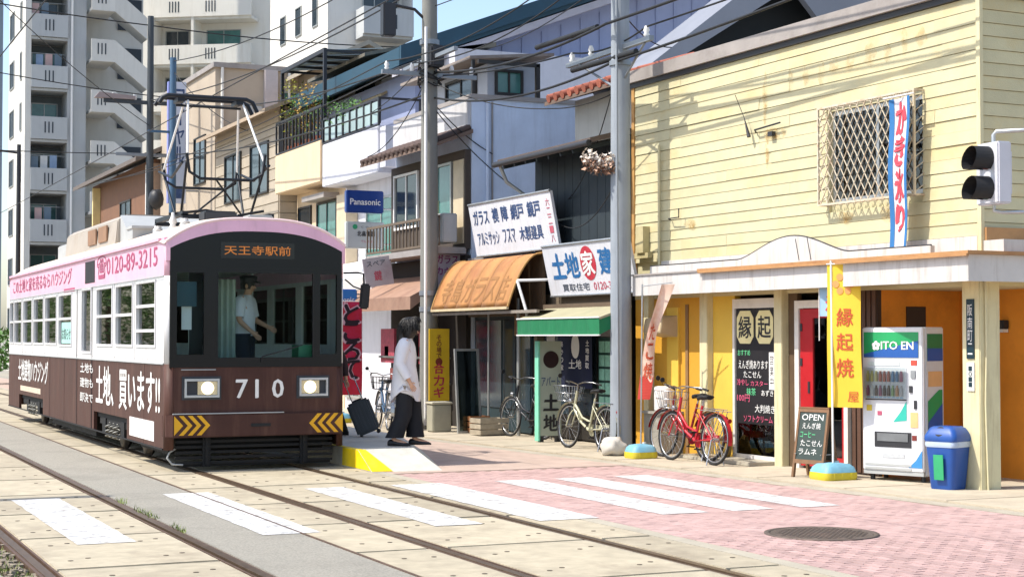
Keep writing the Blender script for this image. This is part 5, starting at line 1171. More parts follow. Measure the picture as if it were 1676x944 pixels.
# red dessert banner beside the tram
t = thing('dessert_banner', 'tall red banner with bold dark characters standing between tram and shops', 'banner', (10.3, 31.0, .022))
tank_base(t, (0, 0, 0), .9); MB().cyl((0, 0, .1), (0, 0, 2.5), .013, n=8).cyl((0, 0, 2.42), (.47, -.02, 2.42), .008, n=6).build('pole', m_print, t, local=True)
f5 = lambda u, v: (.01+.45*u, -.02+.03*math.sin(v*6+u*3)*(1-v), .55+1.86*v)
cl = cloth(.45, 1.86, f5).build('cloth', M('banner_crimson', '#c4203c', .8, .1, 3, stain='#c43a78', stain_amt=.6, stain_scale=2), t, local=True, fix=False)
for i, ch in enumerate('ところて'): 
    cloth_text('letter_outline', ch, .10, .755-i*.20, .90, .985-i*.20, f5, .45, 1.86, M('outline_pink', '#e0b0bc', .8, rand=0), cl, .06)
    o = cloth_text('letter', ch, .15, .77-i*.20, .85, .97-i*.20, f5, .45, 1.86, M('letter_dark', '#2a1a26', .8, rand=0), cl, .035)
    for v in o.data.vertices: v.co.y -= .006
# ---- peach balcony house and the beige house after it
m_pe = M('peach_render', '#d6bf9f', .8, .06, 2, .15, 60, stain='#b39a7c', stain_amt=.4, stain_scale=1.4, streak=True)
B = thing('peach_balcony_house', 'peach rendered house with solid balcony, railing full of plants and roof terrace', 'building', (13, 39.2, 0))
b(MB().box(12.5, 20, 37.25, 41.2, .02, 6.4), 'wall', m_pe); b(MB().box(11.9, 12.5, 37.32, 41.2, 5.45, 6.46), 'balcony', m_pe, bevel=.02)
win(B, 'x', 12.5, 37.8, 39.4, 3.6, 5.1, m_sashd, m_pane2, 1); win(B, 'x', 12.5, 39.9, 41, 3.6, 5.1, m_sashd, m_pane, 0)
b(MB().box(12.1, 12.5, 37.7, 39.5, 5.12, 5.25), 'window_hood', m_greycap)
rail(B, 11.93, 37.32, 41.2, 6.47, 7.32, m_dkmetal, 14, r=.02)
b(MB().box(13.6, 20, 37.25, 41.2, 6.4, 8.7), 'top_storey', M('terrace_wall', '#b0a8a0', .8)); win(B, 'x', 13.6, 38.2, 39.6, 6.6, 8.2, m_sashd, m_pane, 1)
b(MB().prism([(12.9, 8.5), (12.9, 8.58), (16.5, 9.5), (19, 8.6), (19, 8.5), (16.5, 9.4)], 'y', 37.0, 41.6), 'roof', M('slate_brown', '#6f6a5e'))
pg_ = b(MB().box(12.0, 12.08, 37.4, 37.48, 6.47, 8.6).box(12.0, 12.08, 41.0, 41.08, 6.47, 8.6).box(12.0, 12.08, 37.4, 41.08, 8.6, 8.7), 'terrace_frame', m_dkmetal)
for i in range(5): b(MB().box(12.08, 13.55, 37.42+i*.87, 37.47+i*.87, 8.62, 8.68), 'frame_beam', m_dkmetal, pg_)
for i in range(4): b(MB().rbox((12.8, 37.9+i*.87, 8.74), (1.5, .78, .02), 0, 0, R(-6)), 'roof_panel', M('poly_panel', '#a9b4b4', .3, .1), pg_)
# balcony plants
m_leafy = M('leaf_yellowgreen', '#9a9a22', .6, .35, 8, rand=.2); m_leafg = M('leaf_green', '#4d7a2c', .6, .35, 8, rand=.2); m_leafo = M('leaf_ochre', '#b08a2a', .6, .35, 8)
m_bark = M('bark', '#5a4634', .9, .25, 12, .5, 40)
def shrub(name, label, x, y, z, h, r, mat, seed, n=260, group='potted plants on the balcony', pot=True, ls=.06, cat='plant'):
    t = thing(name, label, cat, (x, y, z), 0, group); g = random.Random(seed); mb = MB()
    for i in range(n):
        a, e = g.uniform(0, 6.28), g.uniform(-1, 1); q = g.random()**.4*r*(1+.3*math.sin(a*3+seed)); zz = h*.62+e*h*.36
        s_ = math.sqrt(max(0, 1-e*e*.75)); c = Vector((q*math.cos(a)*s_, q*math.sin(a)*s_, zz)); d = Vector((g.uniform(-1, 1), g.uniform(-1, 1), g.uniform(-.6, 1))).normalized(); u = d.orthogonal().normalized(); l = g.uniform(.6, 1.4)*ls
        v = d.cross(u); mb.add([c-u*l*.45, c+d*l*.5-v*l*.1, c+u*l*.45+d*l*.2, c+d*l*1.6], [(0,1,3),(1,2,3)])
    mb.build('foliage', mat, t, local=True, fix=False)
    st_ = MB().cyl((0, 0, 0), (.02, .01, h*.75), .02*h+.008, .008, n=6)
    for k in range(4): a = k*1.6+seed; st_.cyl((.005, 0, h*.35), (r*.6*math.cos(a), r*.6*math.sin(a), h*.75), .012, .004, n=5)
    st_.build('stem', m_bark, t, local=True)
    if pot: MB().lathe([(.13, 0), (.16, .22), (.17, .26)], n=12).build('pot', M('pot_terracotta', '#9a5a3c', .8, .15), t, local=True)
    return t
for x, y, h, r, m_, sd2, lb in ((12.2, 40.6, 2.0, .42, m_leafy, 1, 'tall yellow-flowering potted plant at the far end of the peach balcony'), (12.2, 39.9, 1.5, .4, m_leafg, 2, 'bushy green potted plant next to the yellow-flowering one'), (12.2, 39.0, 1.7, .45, m_leafo, 3, 'ochre-leaved potted plant in the middle of the peach balcony'), (12.2, 38.2, 1.25, .42, m_leafg, 4, 'low green potted plant near the white balcony'), (12.25, 36.6, 1.0, .4, m_leafg, 5, 'green potted plant behind the white balcony railing'), (12.2, 35.6, .9, .35, m_leafg, 6, 'small green potted plant in the middle of the white balcony')):
    shrub('potted_plant', lb, x, y, 6.4 if y > 37.3 else 6.32, h, r, m_, sd2)
m_bsid = M('beige_siding', '#aca08e', .75, .08, 3, stain='#8f8270', stain_amt=.4, stain_scale=2)
B = thing('beige_siding_house', 'beige horizontal-sided house with ribbed walls behind the pantograph', 'building', (13, 44.5, 0))
wl = b(MB().box(12.05, 20, 41.3, 48, .02, 7.8), 'wall', m_bsid)
for i in range(19): b(MB().box(12.02, 12.048, 41.32, 47.98, 2.0+i*.3, 2.27+i*.3), 'siding_board', m_bsid, wl); b(MB().box(12.05, 20, 41.27, 41.298, 2.0+i*.3, 2.27+i*.3), 'siding_board', m_bsid, wl)
b(MB().prism([(11.5, 7.55), (11.5, 7.65), (15.5, 9.3), (19, 7.8), (19, 7.7), (15.5, 9.2)], 'y', 40.8, 48.3), 'roof', M('roof_taupe', '#a3917c', .75, .15, 4))
win(B, 'x', 12.02, 42.2, 44.0, 5.6, 7.0, m_sashd, m_pane, 1); win(B, 'x', 12.02, 45, 46.8, 5.6, 7.0, m_sashd, m_pane, 1); win(B, 'x', 12.02, 42.2, 44.6, 3.0, 4.4, m_sashd, m_pane, 2)
b(MB().box(11.7, 12.02, 41.4, 47.8, 4.55, 4.62), 'canopy', m_greycap)
# ================================================================ BUILDINGS BEHIND THE ROW
m_lav = M('lavender_cladding', '#959dba', .75, .08, 1.5, stain='#8289a4', stain_amt=.4, stain_scale=.8, streak=True)
m_teal = M('teal_fascia', '#1d4356', .55, .15, 3)
B = thing('lavender_gable_building', 'large lavender-grey building with teal barge board rising behind the shops', 'building', (18, 36, 0))
zz = lambda x: 8.0+(x-12.5)*.385
wl = b(MB().prism([(12.9, .02), (24, .02), (24, zz(24)-.5), (12.9, zz(12.9)-.5)], 'y', 33.6, 44), 'wall', m_lav)
for i in range(22): b(MB().box(13.0+i*.5, 13.03+i*.5, 33.575, 33.598, 6.0, zz(13+i*.5)-.6), 'cladding_rib', m_lav, wl)
bbd = MB(); bbd.add([(12.3, 32.9, zz(12.3)-.20), (24.5, 32.9, zz(24.5)-.20), (24.5, 32.9, zz(24.5)+.12), (12.3, 32.9, zz(12.3)+.12), (12.3, 33.0, zz(12.3)-.20), (24.5, 33.0, zz(24.5)-.20), (24.5, 33.0, zz(24.5)+.12), (12.3, 33.0, zz(12.3)+.12)], [(0,1,2,3), (4,7,6,5), (0,4,5,1), (2,6,7,3), (0,3,7,4), (1,5,6,2)])
b(bbd, 'barge_board', m_teal)
b(MB().prism([(12.35, zz(12.35)-.5), (24.5, zz(24.5)-.5), (24.5, zz(24.5)-.33), (12.35, zz(12.35)-.33)], 'y', 33.0, 33.6), 'soffit', M('soffit_grey', '#b0adb5', .7, .1))
b(MB().prism([(12.3, zz(12.3)-.30), (24.5, zz(24.5)-.30), (24.5, zz(24.5)+.1), (12.3, zz(12.3)+.1)], 'y', 33.02, 44.5), 'roof', m_teal)
win(B, 'y', 33.6, 21.4, 22.4, 9.5, 10.5, m_sashd, m_pane, 0)
# dark gable behind the yellow building
B = thing('dark_gable_house', 'dark gable with broad grey barge boards behind the yellow roof', 'building', (15, 26, 0))
ax, az = 16.05, 7.75; lx, lz = 13.75, 6.25; rx, rz_ = 19.0, 6.0
b(MB().prism([(13.9, 3.0), (19.6, 3.0), (19.6, 7.2), (16.6, 8.4), (13.9, 6.3)], 'y', 25.0, 25.55), 'gable_wall', M('gable_void_shade', '#10171c', .8, .2))  # near-black colour paints in the shade of the void under the gable
m_vrg = M('verge_grey', '#82858e', .6, .1, 3, stain='#686a70', stain_amt=.4)
b(MB().prism([(13.2, 6.07), (16.6, 8.64), (16.6, 8.03), (14.19, 6.53), (13.6, 6.1)], 'y', 24.3, 24.45), 'barge_board', m_vrg)
b(MB().prism([(16.604, 8.0), (16.604, 8.64), (20.2, 7.3), (20.2, 6.6), (17.12, 7.46)], 'y', 24.3, 24.45), 'barge_board', m_vrg)
b(MB().prism([(13.25, 5.97), (13.2, 6.06), (16.6, 8.63), (16.6, 8.5)], 'y', 24.46, 25.6), 'roof_slope', m_vrg); b(MB().prism([(16.604, 8.5), (16.604, 8.63), (20.2, 7.29), (20.2, 7.16)], 'y', 24.46, 25.6), 'roof_slope', m_vrg)
B = thing('beige_gable_house', 'small beige gabled roof peeking over the terraces below the white apartment block', 'building', (15.7, 47, 0))
b(MB().prism([(14.7, .02), (16.8, .02), (16.8, 9.75), (15.75, 10.25), (14.7, 9.75)], 'y', 45.2, 50), 'wall', M('gable_beige', '#8d8578', .8, .1)); m_gr2 = M('gable_roof', '#a59c8c', .75, .12, 4)
b(MB().prism([(14.3, 9.6), (14.3, 9.72), (15.75, 10.42), (15.75, 10.28)], 'y', 44.8, 50.3), 'roof_slope', m_gr2); b(MB().prism([(15.754, 10.28), (15.754, 10.42), (17.2, 9.72), (17.2, 9.6)], 'y', 44.8, 50.3), 'roof_slope', m_gr2)
b(MB().prism([(15.2, 9.6), (15.75, 9.95), (16.3, 9.6)], 'y', 45.15, 45.199), 'gable_vent', M('vent_dark', '#33363a', .8))
# tan block and brick house further down the street
m_tan = M('tan_render', '#b0a290', .8, .08, 2, stain='#8a7966', stain_amt=.4, stain_scale=1)
B = thing('tan_block', 'plain tan rendered block rising behind the blue signal pole', 'building', (14, 52, 0))
b(MB().box(12.1, 15.2, 48.4, 56, .02, 9.9), 'wall', m_tan); b(MB().box(12.02, 15.3, 48.3, 56.1, 9.9, 10.05), 'parapet_cap', m_greycap)
b(MB().box(13.6, 14.0, 48.2, 48.39, 4, 9.9), 'pilaster', M('pilaster_pale', '#b8b0b0', .7)); win(B, 'x', 12.1, 49.5, 51, 6.5, 8, m_sashd, m_pane, 1); win(B, 'x', 12.1, 52.5, 54, 6.5, 8, m_sashd, m_pane, 1); b(MB().box(13.05, 13.5, 48.1, 48.39, 8.3, 8.75), 'outdoor_unit', m_lightgrey, bevel=.03); b(MB().cyl((12.3, 48.33, .1), (12.3, 48.33, 9.9), .05, n=8), 'drain_pipe', m_wframe); b(MB().cyl((14.4, 48.33, .1), (14.4, 48.33, 9.9), .05, n=8), 'drain_pipe', m_wframe); win(B, 'y', 48.4, 14.2, 15.0, 8.2, 9.3, m_sash, m_pane2, 0); win(B, 'y', 48.4, 12.6, 13.3, 6.2, 7.4, m_sashd, m_pane, 0)
B = thing('brown_brick_house', 'brown brick-clad house with low gabled roof left of the poles', 'building', (14, 62, 0))
m_bri = M('brown_brickclad', '#7d5a44', .85, .15, 3, .3, 40); b(MB().box(11.9, 18, 56.3, 68, .02, 7.9), 'wall', m_bri)
b(MB().prism([(11.2, 7.75), (11.2, 7.9), (15, 9.6), (18.6, 7.9), (18.6, 7.75), (15, 9.4)], 'y', 55.8, 68.6), 'roof', M('roof_grey_tile', '#6b625c', .8, .2, 5)); b(MB().box(11.9, 18, 56.25, 56.29, 4.0, 7.75), 'tan_side', M('tan_side', '#b0927a', .8, .1))  # paler tan sheet over the -Y side of the brown wall
b(MB().box(11.7, 11.89, 56.4, 56.6, .02, 7.7), 'corner_pipe', m_print); win(B, 'x', 11.9, 60, 62, 5.5, 6.8, m_sashd, m_pane, 1); b(MB().box(11.6, 11.89, 66.2, 66.4, 5, 7.7), 'cream_post', M('cream_post', '#d9c48a', .7))
# ---- apartment tower with balconies and outside stairs
m_apt = M('apartment_grey', '#b4b6b6', .8, .06, .6, stain='#9a9b9a', stain_amt=.4, stain_scale=.4, streak=True); m_aptw = M('apartment_white', '#d0cdc6', .8, .05, .6, stain='#aaa69d', stain_amt=.35, stain_scale=.5, streak=True)
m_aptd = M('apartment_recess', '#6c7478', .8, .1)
m_slot = M('slot_dark', '#3a4048', .8)
B = thing('apartment_tower', 'tall grey-white apartment tower with stacked balconies and zigzag outside stairs at far left', 'building', (13.5, 86, 0))
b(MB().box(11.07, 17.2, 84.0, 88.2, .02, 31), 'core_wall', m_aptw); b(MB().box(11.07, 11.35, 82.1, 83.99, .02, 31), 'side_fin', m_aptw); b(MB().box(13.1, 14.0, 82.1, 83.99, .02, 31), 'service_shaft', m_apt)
b(MB().cyl((13.3, 82.0, 2), (13.3, 82.0, 31), .06, n=6), 'drain_pipe', m_print)
for k in range(12):
    z = 1.35+2.53*k
    bal = b(MB().box(11.35, 13.1, 82.0, 82.12, z, z+1.1), 'balcony_parapet', m_apt); b(MB().box(11.35, 13.1, 82.12, 83.99, z-.14, z-.02), 'balcony_slab', m_apt, bal)
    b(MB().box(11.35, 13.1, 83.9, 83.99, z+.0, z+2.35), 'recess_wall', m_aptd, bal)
    for i in range(3): b(MB().box(12.0+i*.18, 12.06+i*.18, 81.985, 81.998, z+.3, z+.85), 'slot', m_slot, bal)
    win(B, 'y', 83.9, 11.6, 12.9, z+.1, z+2.0, m_sash, m_pane2 if k % 3 else m_pane, 1)
    win(B, 'x', 11.07, 83.2, 83.7, z+.5, z+1.9, m_sash, m_pane, 0); win(B, 'x', 11.07, 86.0, 87.6, z+.5, z+1.9, m_sash, m_pane, 1)
    if k % 2 == 0: b(MB().box(11.45, 12.05, 83.2, 83.6, z+.02, z+.6), 'outdoor_unit', m_lightgrey, bal, bevel=.03)
    if k % 3 != 1:
        b(MB().cyl((11.4, 82.5, z+1.75), (13.05, 82.5, z+1.75), .015, n=5), 'laundry_pole', m_alu, bal)
        for q in range(3 if k % 2 else 2):
            xx = 11.6+q*.45+.1*(k % 3); b(MB().rbox((xx, 82.5, z+1.4), (.34, .03, .6+.08*q)), 'laundry', M('laundry_%d' % ((k+q) % 4), ('#d8d6d2', '#8fa3bd', '#c9a9a4', '#6f7f8c')[(k+q) % 4], .85, .1), bal)
    # stairs: landing and sloping flight with solid white parapets
    zs = z+1.55
    ln = b(MB().box(14.15, 15.3, 81.5, 81.62, zs-.15, zs+.95), 'stair_landing', m_aptw); b(MB().box(14.15, 15.3, 81.62, 84, zs-.15, zs), 'landing_slab', m_aptw, ln)
    for i in range(3): b(MB().box(14.45+i*.18, 14.51+i*.18, 81.485, 81.498, zs+.2, zs+.75), 'slot', m_slot, ln)
    b(MB().prism([(15.3, zs-.15), (16.9, zs-1.42), (16.9, zs-.35), (15.3, zs+.95)], 'y', 81.5, 81.62), 'stair_parapet', m_aptw, ln); b(MB().prism([(15.3, zs-.15), (16.9, zs-1.42), (16.9, zs-1.25), (15.3, zs+.02)], 'y', 81.62, 82.9), 'stair_flight', m_apt, ln)
    b(MB().box(15.9, 17.1, 83.9, 83.99, zs-.6, zs+1.0), 'stair_opening', m_slot, ln)
# ---- cream apartment block (turned so its front catches the sun)
B = thing('cream_apartment_block', 'cream apartment block with slotted balconies behind the pantograph', 'building', (17.3, 91, 0), R(-33))
m_cr = M('apartment_cream', '#e6e2d8', .8, .05, .6, stain='#b5a992', stain_amt=.35, stain_scale=.5, streak=True)
bl_ = lambda mb, n, m, p=None, **k: mb.build(n, m, p or B, local=True, **k)
bl_(MB().box(0, 10, 1.4, 14, .02, 32), 'core_wall', m_cr); bl_(MB().box(0, 2.0, 0, 1.39, .02, 32), 'end_bay', m_cr)
for k in range(12):
    z = 1.1+2.62*k; bal = bl_(MB().box(2.0, 7.6, 0, .14, z, z+1.05), 'balcony_parapet', m_cr); bl_(MB().box(2.0, 7.6, .14, 1.39, z-.15, z), 'balcony_slab', m_cr, bal)
    for c in (2.9, 5.0):
        for i in range(4): bl_(MB().box(c+i*.17, c+.06+i*.17, -.014, -.002, z+.25, z+.85), 'slot', m_slot, bal)
    win(B, 'y', 1.4, 2.2, 3.6, z+.1, z+2.1, m_sash, m_pane, 1, local=True); win(B, 'y', 1.4, 4.6, 6.6, z+.1, z+2.1, m_sash, m_pane if k % 2 else m_pane2, 1, local=True)
bl_(MB().box(4.15, 4.3, .05, 1.39, .02, 32), 'balcony_divider', m_cr)
# ---- white apartment block
B = thing('white_apartment_block', 'white apartment block with rounded windows and a slotted balcony behind the roof terraces', 'building', (19.4, 60, 0))
b(MB().box(19.4, 22.6, 60, 68, .02, 24), 'wall', M('apartment_bright', '#d9d5cd', .8, .05, .6, stain='#b8b2a8', stain_amt=.35, stain_scale=.5, streak=True))
for k in range(3):
    z = 10.6+2.7*k; bal = b(MB().box(20.5, 22.55, 58.9, 59.02, z+.1, z+1.15), 'balcony_parapet', m_apt); b(MB().box(20.5, 22.55, 59.02, 59.99, z, z+.1), 'balcony_slab', m_apt, bal); b(MB().box(20.5, 20.6, 59.02, 59.99, z+.1, z+1.15), 'balcony_end', m_apt, bal); b(MB().box(22.45, 22.55, 59.02, 59.99, z+.1, z+2.5), 'balcony_screen', m_apt, bal)
    for i in range(3): b(MB().box(21.4+i*.2, 21.46+i*.2, 58.885, 58.898, z+.35, z+.9), 'slot', m_slot, bal)
    win(B, 'y', 60, 20.8, 22.3, z+.3, z+2.3, m_sash, m_pane, 2); win(B, 'x', 19.4, 61.2, 61.9, z+.7, z+1.9, m_sash, m_pane, 0); win(B, 'x', 19.4, 63.4, 64.2, z+.7, z+1.9, m_sash, m_pane, 0); win(B, 'x', 19.4, 65.6, 66.4, z+.7, z+1.9, m_sash, m_pane, 0)
# far slab block closing the street
B = thing('far_slab_block', 'hazy blue-grey far building at the very left edge behind the tram', 'building', (9, 150, 0))
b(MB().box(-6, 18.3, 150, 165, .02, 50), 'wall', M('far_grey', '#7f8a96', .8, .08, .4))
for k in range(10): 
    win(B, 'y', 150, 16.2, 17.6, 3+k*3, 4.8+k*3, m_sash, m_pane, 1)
shrub('roadside_shrub', 'green shrub beside the track behind the tail of the tram', 7.62, 63, 0, 2.0, 1.3, m_leafg, 21, 700, None, False, .16, 'shrub')
# ---- projecting vertical sign and street poles
t = thing('vertical_sign', 'narrow white and blue vertical apartment sign projecting beside the blue steel pole', 'sign', (11.5, 50.5, 5.9))
p = MB().box(11.25, 11.68, 50.4, 50.6, 5.9, 9.7).build('panel', M('sign_iceblue', '#c2c9da', .5, .08, 2), t); MB().box(11.12, 11.24, 50.4, 50.6, 5.9, 9.7).build('edge', M('sign_lilac', '#7f86c0', .5), t)
text('lettering', 'ロイヤル', (11.32, 50.4, 7.1), RC, UP, .3, 2.4, m_signn, p, vertical=True, bold=.03); MB().box(11.32, 11.62, 50.385, 50.399, 6.05, 6.35).build('logo', m_signn, p)
MB().cyl((11.68, 50.5, 6.3), (12.1, 50.5, 6.3), .03, n=6).cyl((11.68, 50.5, 9.2), (12.1, 50.5, 9.2), .03, n=6).build('bracket', m_alu, t)
m_pole = M('pole_concrete', '#8e959c', .8, .1, 3, .2, 60, stain='#73787c', stain_amt=.4, stain_scale=2, streak=True)
m_pole2 = M('pole_warm', '#7f7e78', .8, .1, 3, .2, 60, stain='#7f7a6c', stain_amt=.45, stain_scale=2, streak=True)
m_steel = M('steel_grey', '#8c9196', .45, .12, metal=.5); m_cable = M('cable_black', '#17181a', .6, .1)
def insul(par, x, y, z, r=.05, h=.16, mat=m_print): MB().lathe([(r*.5, 0), (r, h*.2), (r*.6, h*.4), (r, h*.6), (r*.5, h)], (x, y, z), 8).build('insulator', mat, par)
# right-hand pole
t = thing('utility_pole', 'grey concrete utility pole standing between the land agency and the yellow building', 'utility pole', (11.42, 21.25, 0))
RPOLE = t; MB().cyl((11.42, 21.25, 0), (11.42, 21.25, 13), .165, .11, n=20).build('shaft', m_pole, t)
for z in (5.75, 7.3): MB().lathe([(.168, 0), (.168, .07)], (11.42, 21.25, z), 16).build('band', m_steel, t)
ca = MB().box(11.38, 11.46, 20.3, 23.0, 5.98, 6.05).build('cross_arm', m_steel, t); MB().cyl((11.42, 22.6, 5.98), (11.42, 21.3, 5.4), .02, n=6).cyl((11.42, 20.5, 5.98), (11.42, 21.2, 5.5), .02, n=6).build('brace', m_steel, ca)
for y in (20.45, 22.2, 22.85): insul(ca, 11.42, y, 6.05)
ca = MB().box(10.6, 12.2, 21.2, 21.28, 7.0, 7.08).build('cross_arm', m_steel, t)
for x in (10.7, 11.1, 12.1): insul(ca, x, 21.24, 7.08)
MB().tube([(11.3, 21.1, .0), (11.28, 21.1, 4.0), (11.29, 21.12, 6.9)], .02, 6).build('earth_wire_pipe', m_pole, t)
t = thing('blossom_decoration', 'bunch of white and brownish artificial blossoms tied to the right utility pole', 'decoration', (11.15, 21.33, 4.15))
gb = random.Random(31); mrs = [M('petal_white', '#d9cfc4', .8, .15, 8), M('petal_peach', '#c9a48c', .8, .2, 8), M('petal_brown', '#8f6a54', .8, .2, 8)]
for ci, (cx_, cy_, cz_) in enumerate(((10.98, 21.40, 4.36), (11.08, 21.36, 4.28), (11.22, 21.28, 4.33), (11.26, 21.26, 4.26))):
    for mi in range(3):
        mb = MB()
        for k in range(70 if mi == 0 else 40):
            d = Vector((gb.gauss(0, 1), gb.gauss(0, 1), gb.gauss(0, 1))); d.normalize(); c = Vector((cx_, cy_, cz_))+d*gb.uniform(.06, .13)+Vector((0, 0, -.05 if mi else .03)); q = Vector((gb.uniform(-1, 1), gb.uniform(-1, 1), gb.uniform(-1, 1))).normalized(); v = q.orthogonal().normalized(); l = gb.uniform(.03, .06)
            mb.add([c-v*l*.6, c-q*l*.2, c+v*l*.6, c+q*l], [(0, 1, 2, 3)])
        mb.build('blossom_cluster', mrs[mi], t, fix=False)
MB().cyl((11.0, 21.36, 4.28), (11.45, 21.25, 4.28), .012, n=8).build('stem', m_rust, t)
# left-hand pole
t = thing('utility_pole', 'tall buff concrete utility pole behind the passenger, carrying the yellow key sign', 'utility pole', (11.15, 28.3, 0))
MB().cyl((11.15, 28.3, 0), (11.15, 28.3, 13), .18, .12, n=20).build('shaft', m_pole2, t)
for z in (2.2, 2.5, 7.2): MB().lathe([(.185, 0), (.185, .09)], (11.15, 28.3, z), 16).build('band', m_steel, t)
MB().cyl((11.0, 28.1, .1), (11.0, 28.1, 7.5), .03, n=8).build('cable_conduit', m_print, t)
ca = MB().box(10.2, 12.1, 28.26, 28.34, 6.6, 6.68).build('cross_arm', m_steel, t); MB().box(11.11, 11.19, 27.0, 29.6, 6.9, 6.97).build('cross_arm', m_steel, t)
for x in (10.3, 10.8, 11.6, 12.0): insul(ca, x, 28.3, 6.68)
MB().rbox((11.18, 28.05, 6.95), (.26, .24, .4)).build('splice_box', m_dkmetal, t, bevel=.03)
g6 = random.Random(12)
for k in range(7):
    a = g6.uniform(0, 6.28); MB().tube([(11.15+.22*math.cos(a+q*.9), 28.3+.24*math.sin(a+q*.9), 6.45+.07*k+.06*math.sin(q*2+k)) for q in range(8)], .016, 6, True).build('cable_coil', m_cable, t)
MB().tube([(11.15, 28.3, 7.6), (10.85, 28.3, 7.85), (10.45, 28.3, 7.9)], .03, 8).build('lamp_arm', m_dkmetal, t); MB().box(10.2, 10.45, 28.2, 28.4, 7.3, 7.92).build('lamp_head', m_dkmetal, t, bevel=.02)
t = thing('street_pole', 'dark slender pole with a leaning lamp arm left of the blue steel pole', 'utility pole', (11.1, 53, 0))
MB().cyl((11.1, 53, 0), (11.1, 53, 12.2), .15, .10, n=12).build('shaft', M('pole_dark', '#3f454a', .7, .2, 3), t)
ca = MB().box(9.6, 11.9, 52.95, 53.05, 9.3, 9.42).build('cross_arm', M('pole_dark', '#3f454a'), t); MB().prism([(9.3, 9.43), (9.45, 9.62), (10.6, 9.55), (10.6, 9.43)], 'y', 52.9, 53.1).build('lamp_head', M('lamp_pink', '#9a8a86', .6), t)
for x in (9.9, 10.6, 11.6, 11.8): insul(ca, x, 53, 9.42, .07, .2)
MB().box(10.0, 11.8, 52.95, 53.05, 7.6, 7.7).build('cross_arm', m_steel, t); lump('transformer', (11.25, 52.7, 6.2), (.25, .25, .35), m_dkmetal, t, 2, 2, .1)
t = thing('street_pole', 'blue-grey steel pole just left of the pantograph', 'utility pole', (10.95, 49, 0)); MB().cyl((10.95, 49, 0), (10.95, 49, 10.2), .12, .10, n=12).build('shaft', M('pole_blue', '#41607c', .6, .12, 3), t); MB().box(10.2, 10.95, 48.97, 49.03, 7.9, 7.97).build('bracket_arm', M('pole_blue', '#41607c'), t)
t = thing('street_pole', 'thin black lamp post rising above the tail of the tram', 'utility pole', (7.9, 60, 0)); MB().cyl((7.9, 60, 0), (7.9, 60, 8.6), .1, .07, n=10).build('shaft', m_dkmetal, t); MB().tube([(7.9, 60, 8.3), (7.3, 60, 8.35), (6.6, 60, 8.2)], .04, 6).build('lamp_arm', m_dkmetal, t)
for nm, a_, c_ in (('cable_sleeve', (11.30, 23.9, 6.45), (11.22, 21.6, 6.38)), ('cable_sleeve', (11.30, 22.6, 5.88), (11.33, 20.6, 5.86))):
    MB().cyl(a_, c_, .045, n=8).build(nm, m_cable, RPOLE)
# ---- overhead lines
def wire(label, pts, r=.012, sag=.25, mat=None, n=14):
    P = []
    for a, c in zip(pts[:-1], pts[1:]):
        a, c = Vector(a), Vector(c)
        for k in range(n): f_ = k/n; q = a.lerp(c, f_); q.z -= sag*4*f_*(1-f_); P.append(q)
    P.append(Vector(pts[-1])); c0 = P[0].copy()
    o = MB().tube([p_-c0 for p_ in P], r, 6).build('overhead_cable', mat or m_cable, None); o.location = c0
    return tag(o, label, 'cable', 'overhead cables')
RP, LP = (11.3, 21.25), (11.05, 28.3)
wire('black cable running from the left utility pole to the right one at cross-arm height', [(11.42, 30, 6.9), (11.42, 22.85, 6.2), (11.42, 20.45, 6.2), (11.7, 8, 6.6)], .014, .12)
wire('thick black sleeved cable passing the right pole above the cross-arm', [(11.2, 28.3, 6.7), (11.15, 21.2, 6.35), (11.3, 4, 6.9)], .022, .2)
wire('black cable looping from the left pole splice box to the right pole', [(11.2, 28.2, 6.2), (11.3, 21.3, 5.8), (11.8, 6, 6.9)], .02, .25)
wire('upper black cable above the left pole cross-arm', [(10.3, 60, 7.2), (10.3, 28.3, 6.84), (10.7, 21.24, 7.24), (10.9, 4, 7.6)], .012, .3)
wire('second upper black cable above the left pole cross-arm', [(10.8, 60, 7.4), (10.8, 28.3, 6.84), (11.1, 21.24, 7.24), (11.3, 4, 7.6)], .012, .35)
wire('drop cable from the left pole down to the grey house wall', [(11.15, 28.3, 6.2), (12.4, 28.2, 5.2)], .010, .1)
wire('drop cable sagging across the bare grey wall to the land agency eave', [(11.2, 28.2, 6.0), (13.2, 28.0, 4.3)], .010, .15)
wire('drop cable from the right pole to the dark upper floor', [(11.42, 21.4, 5.6), (12.0, 24.2, 4.0)], .009, .3)
wire('drop cable hanging in a loop across the dark boards', [(11.4, 21.4, 4.0), (11.96, 24.6, 3.7)], .009, .35)
wire('contact wire above the tram track touching the pantograph', [(5.72, 120, 5.25), (5.72, 60, 5.22), (5.72, 23.1, 5.20), (5.72, -5, 5.25)], .008, .03)
wire('contact wire above the left-hand track', [(2.55, 120, 5.25), (2.55, -5, 5.25)], .008, .0)
wire('long cable crossing high in front of the apartment blocks', [(-2, 52, 13.2), (11.1, 53, 11.9), (24, 54, 12.3)], .02, .25)
wire('lower long cable crossing in front of the apartment blocks', [(-2, 52, 11.4), (11.1, 53, 9.6), (22, 54, 10.3)], .016, .3)
wire('span wire from the dark pole across the tram tracks', [(-3, 53, 7.9), (11.1, 53, 7.7)], .014, .2)
wire('slanting cable from the dark pole up to the left utility pole', [(11.1, 53, 9.45), (11.15, 28.3, 8.4)], .016, .4)
wire('second slanting cable from the dark pole to the left utility pole', [(11.6, 53, 9.5), (11.15, 28.6, 7.0)], .016, .5)
wire('third slanting cable below the others between the dark pole and the left utility pole', [(11.3, 53, 7.7), (11.15, 28.3, 6.3)], .018, .35)
wire('thin cable from the left pole towards the sky at upper right', [(11.15, 28.3, 7.9), (14.5, 22, 9.4)], .010, .1)

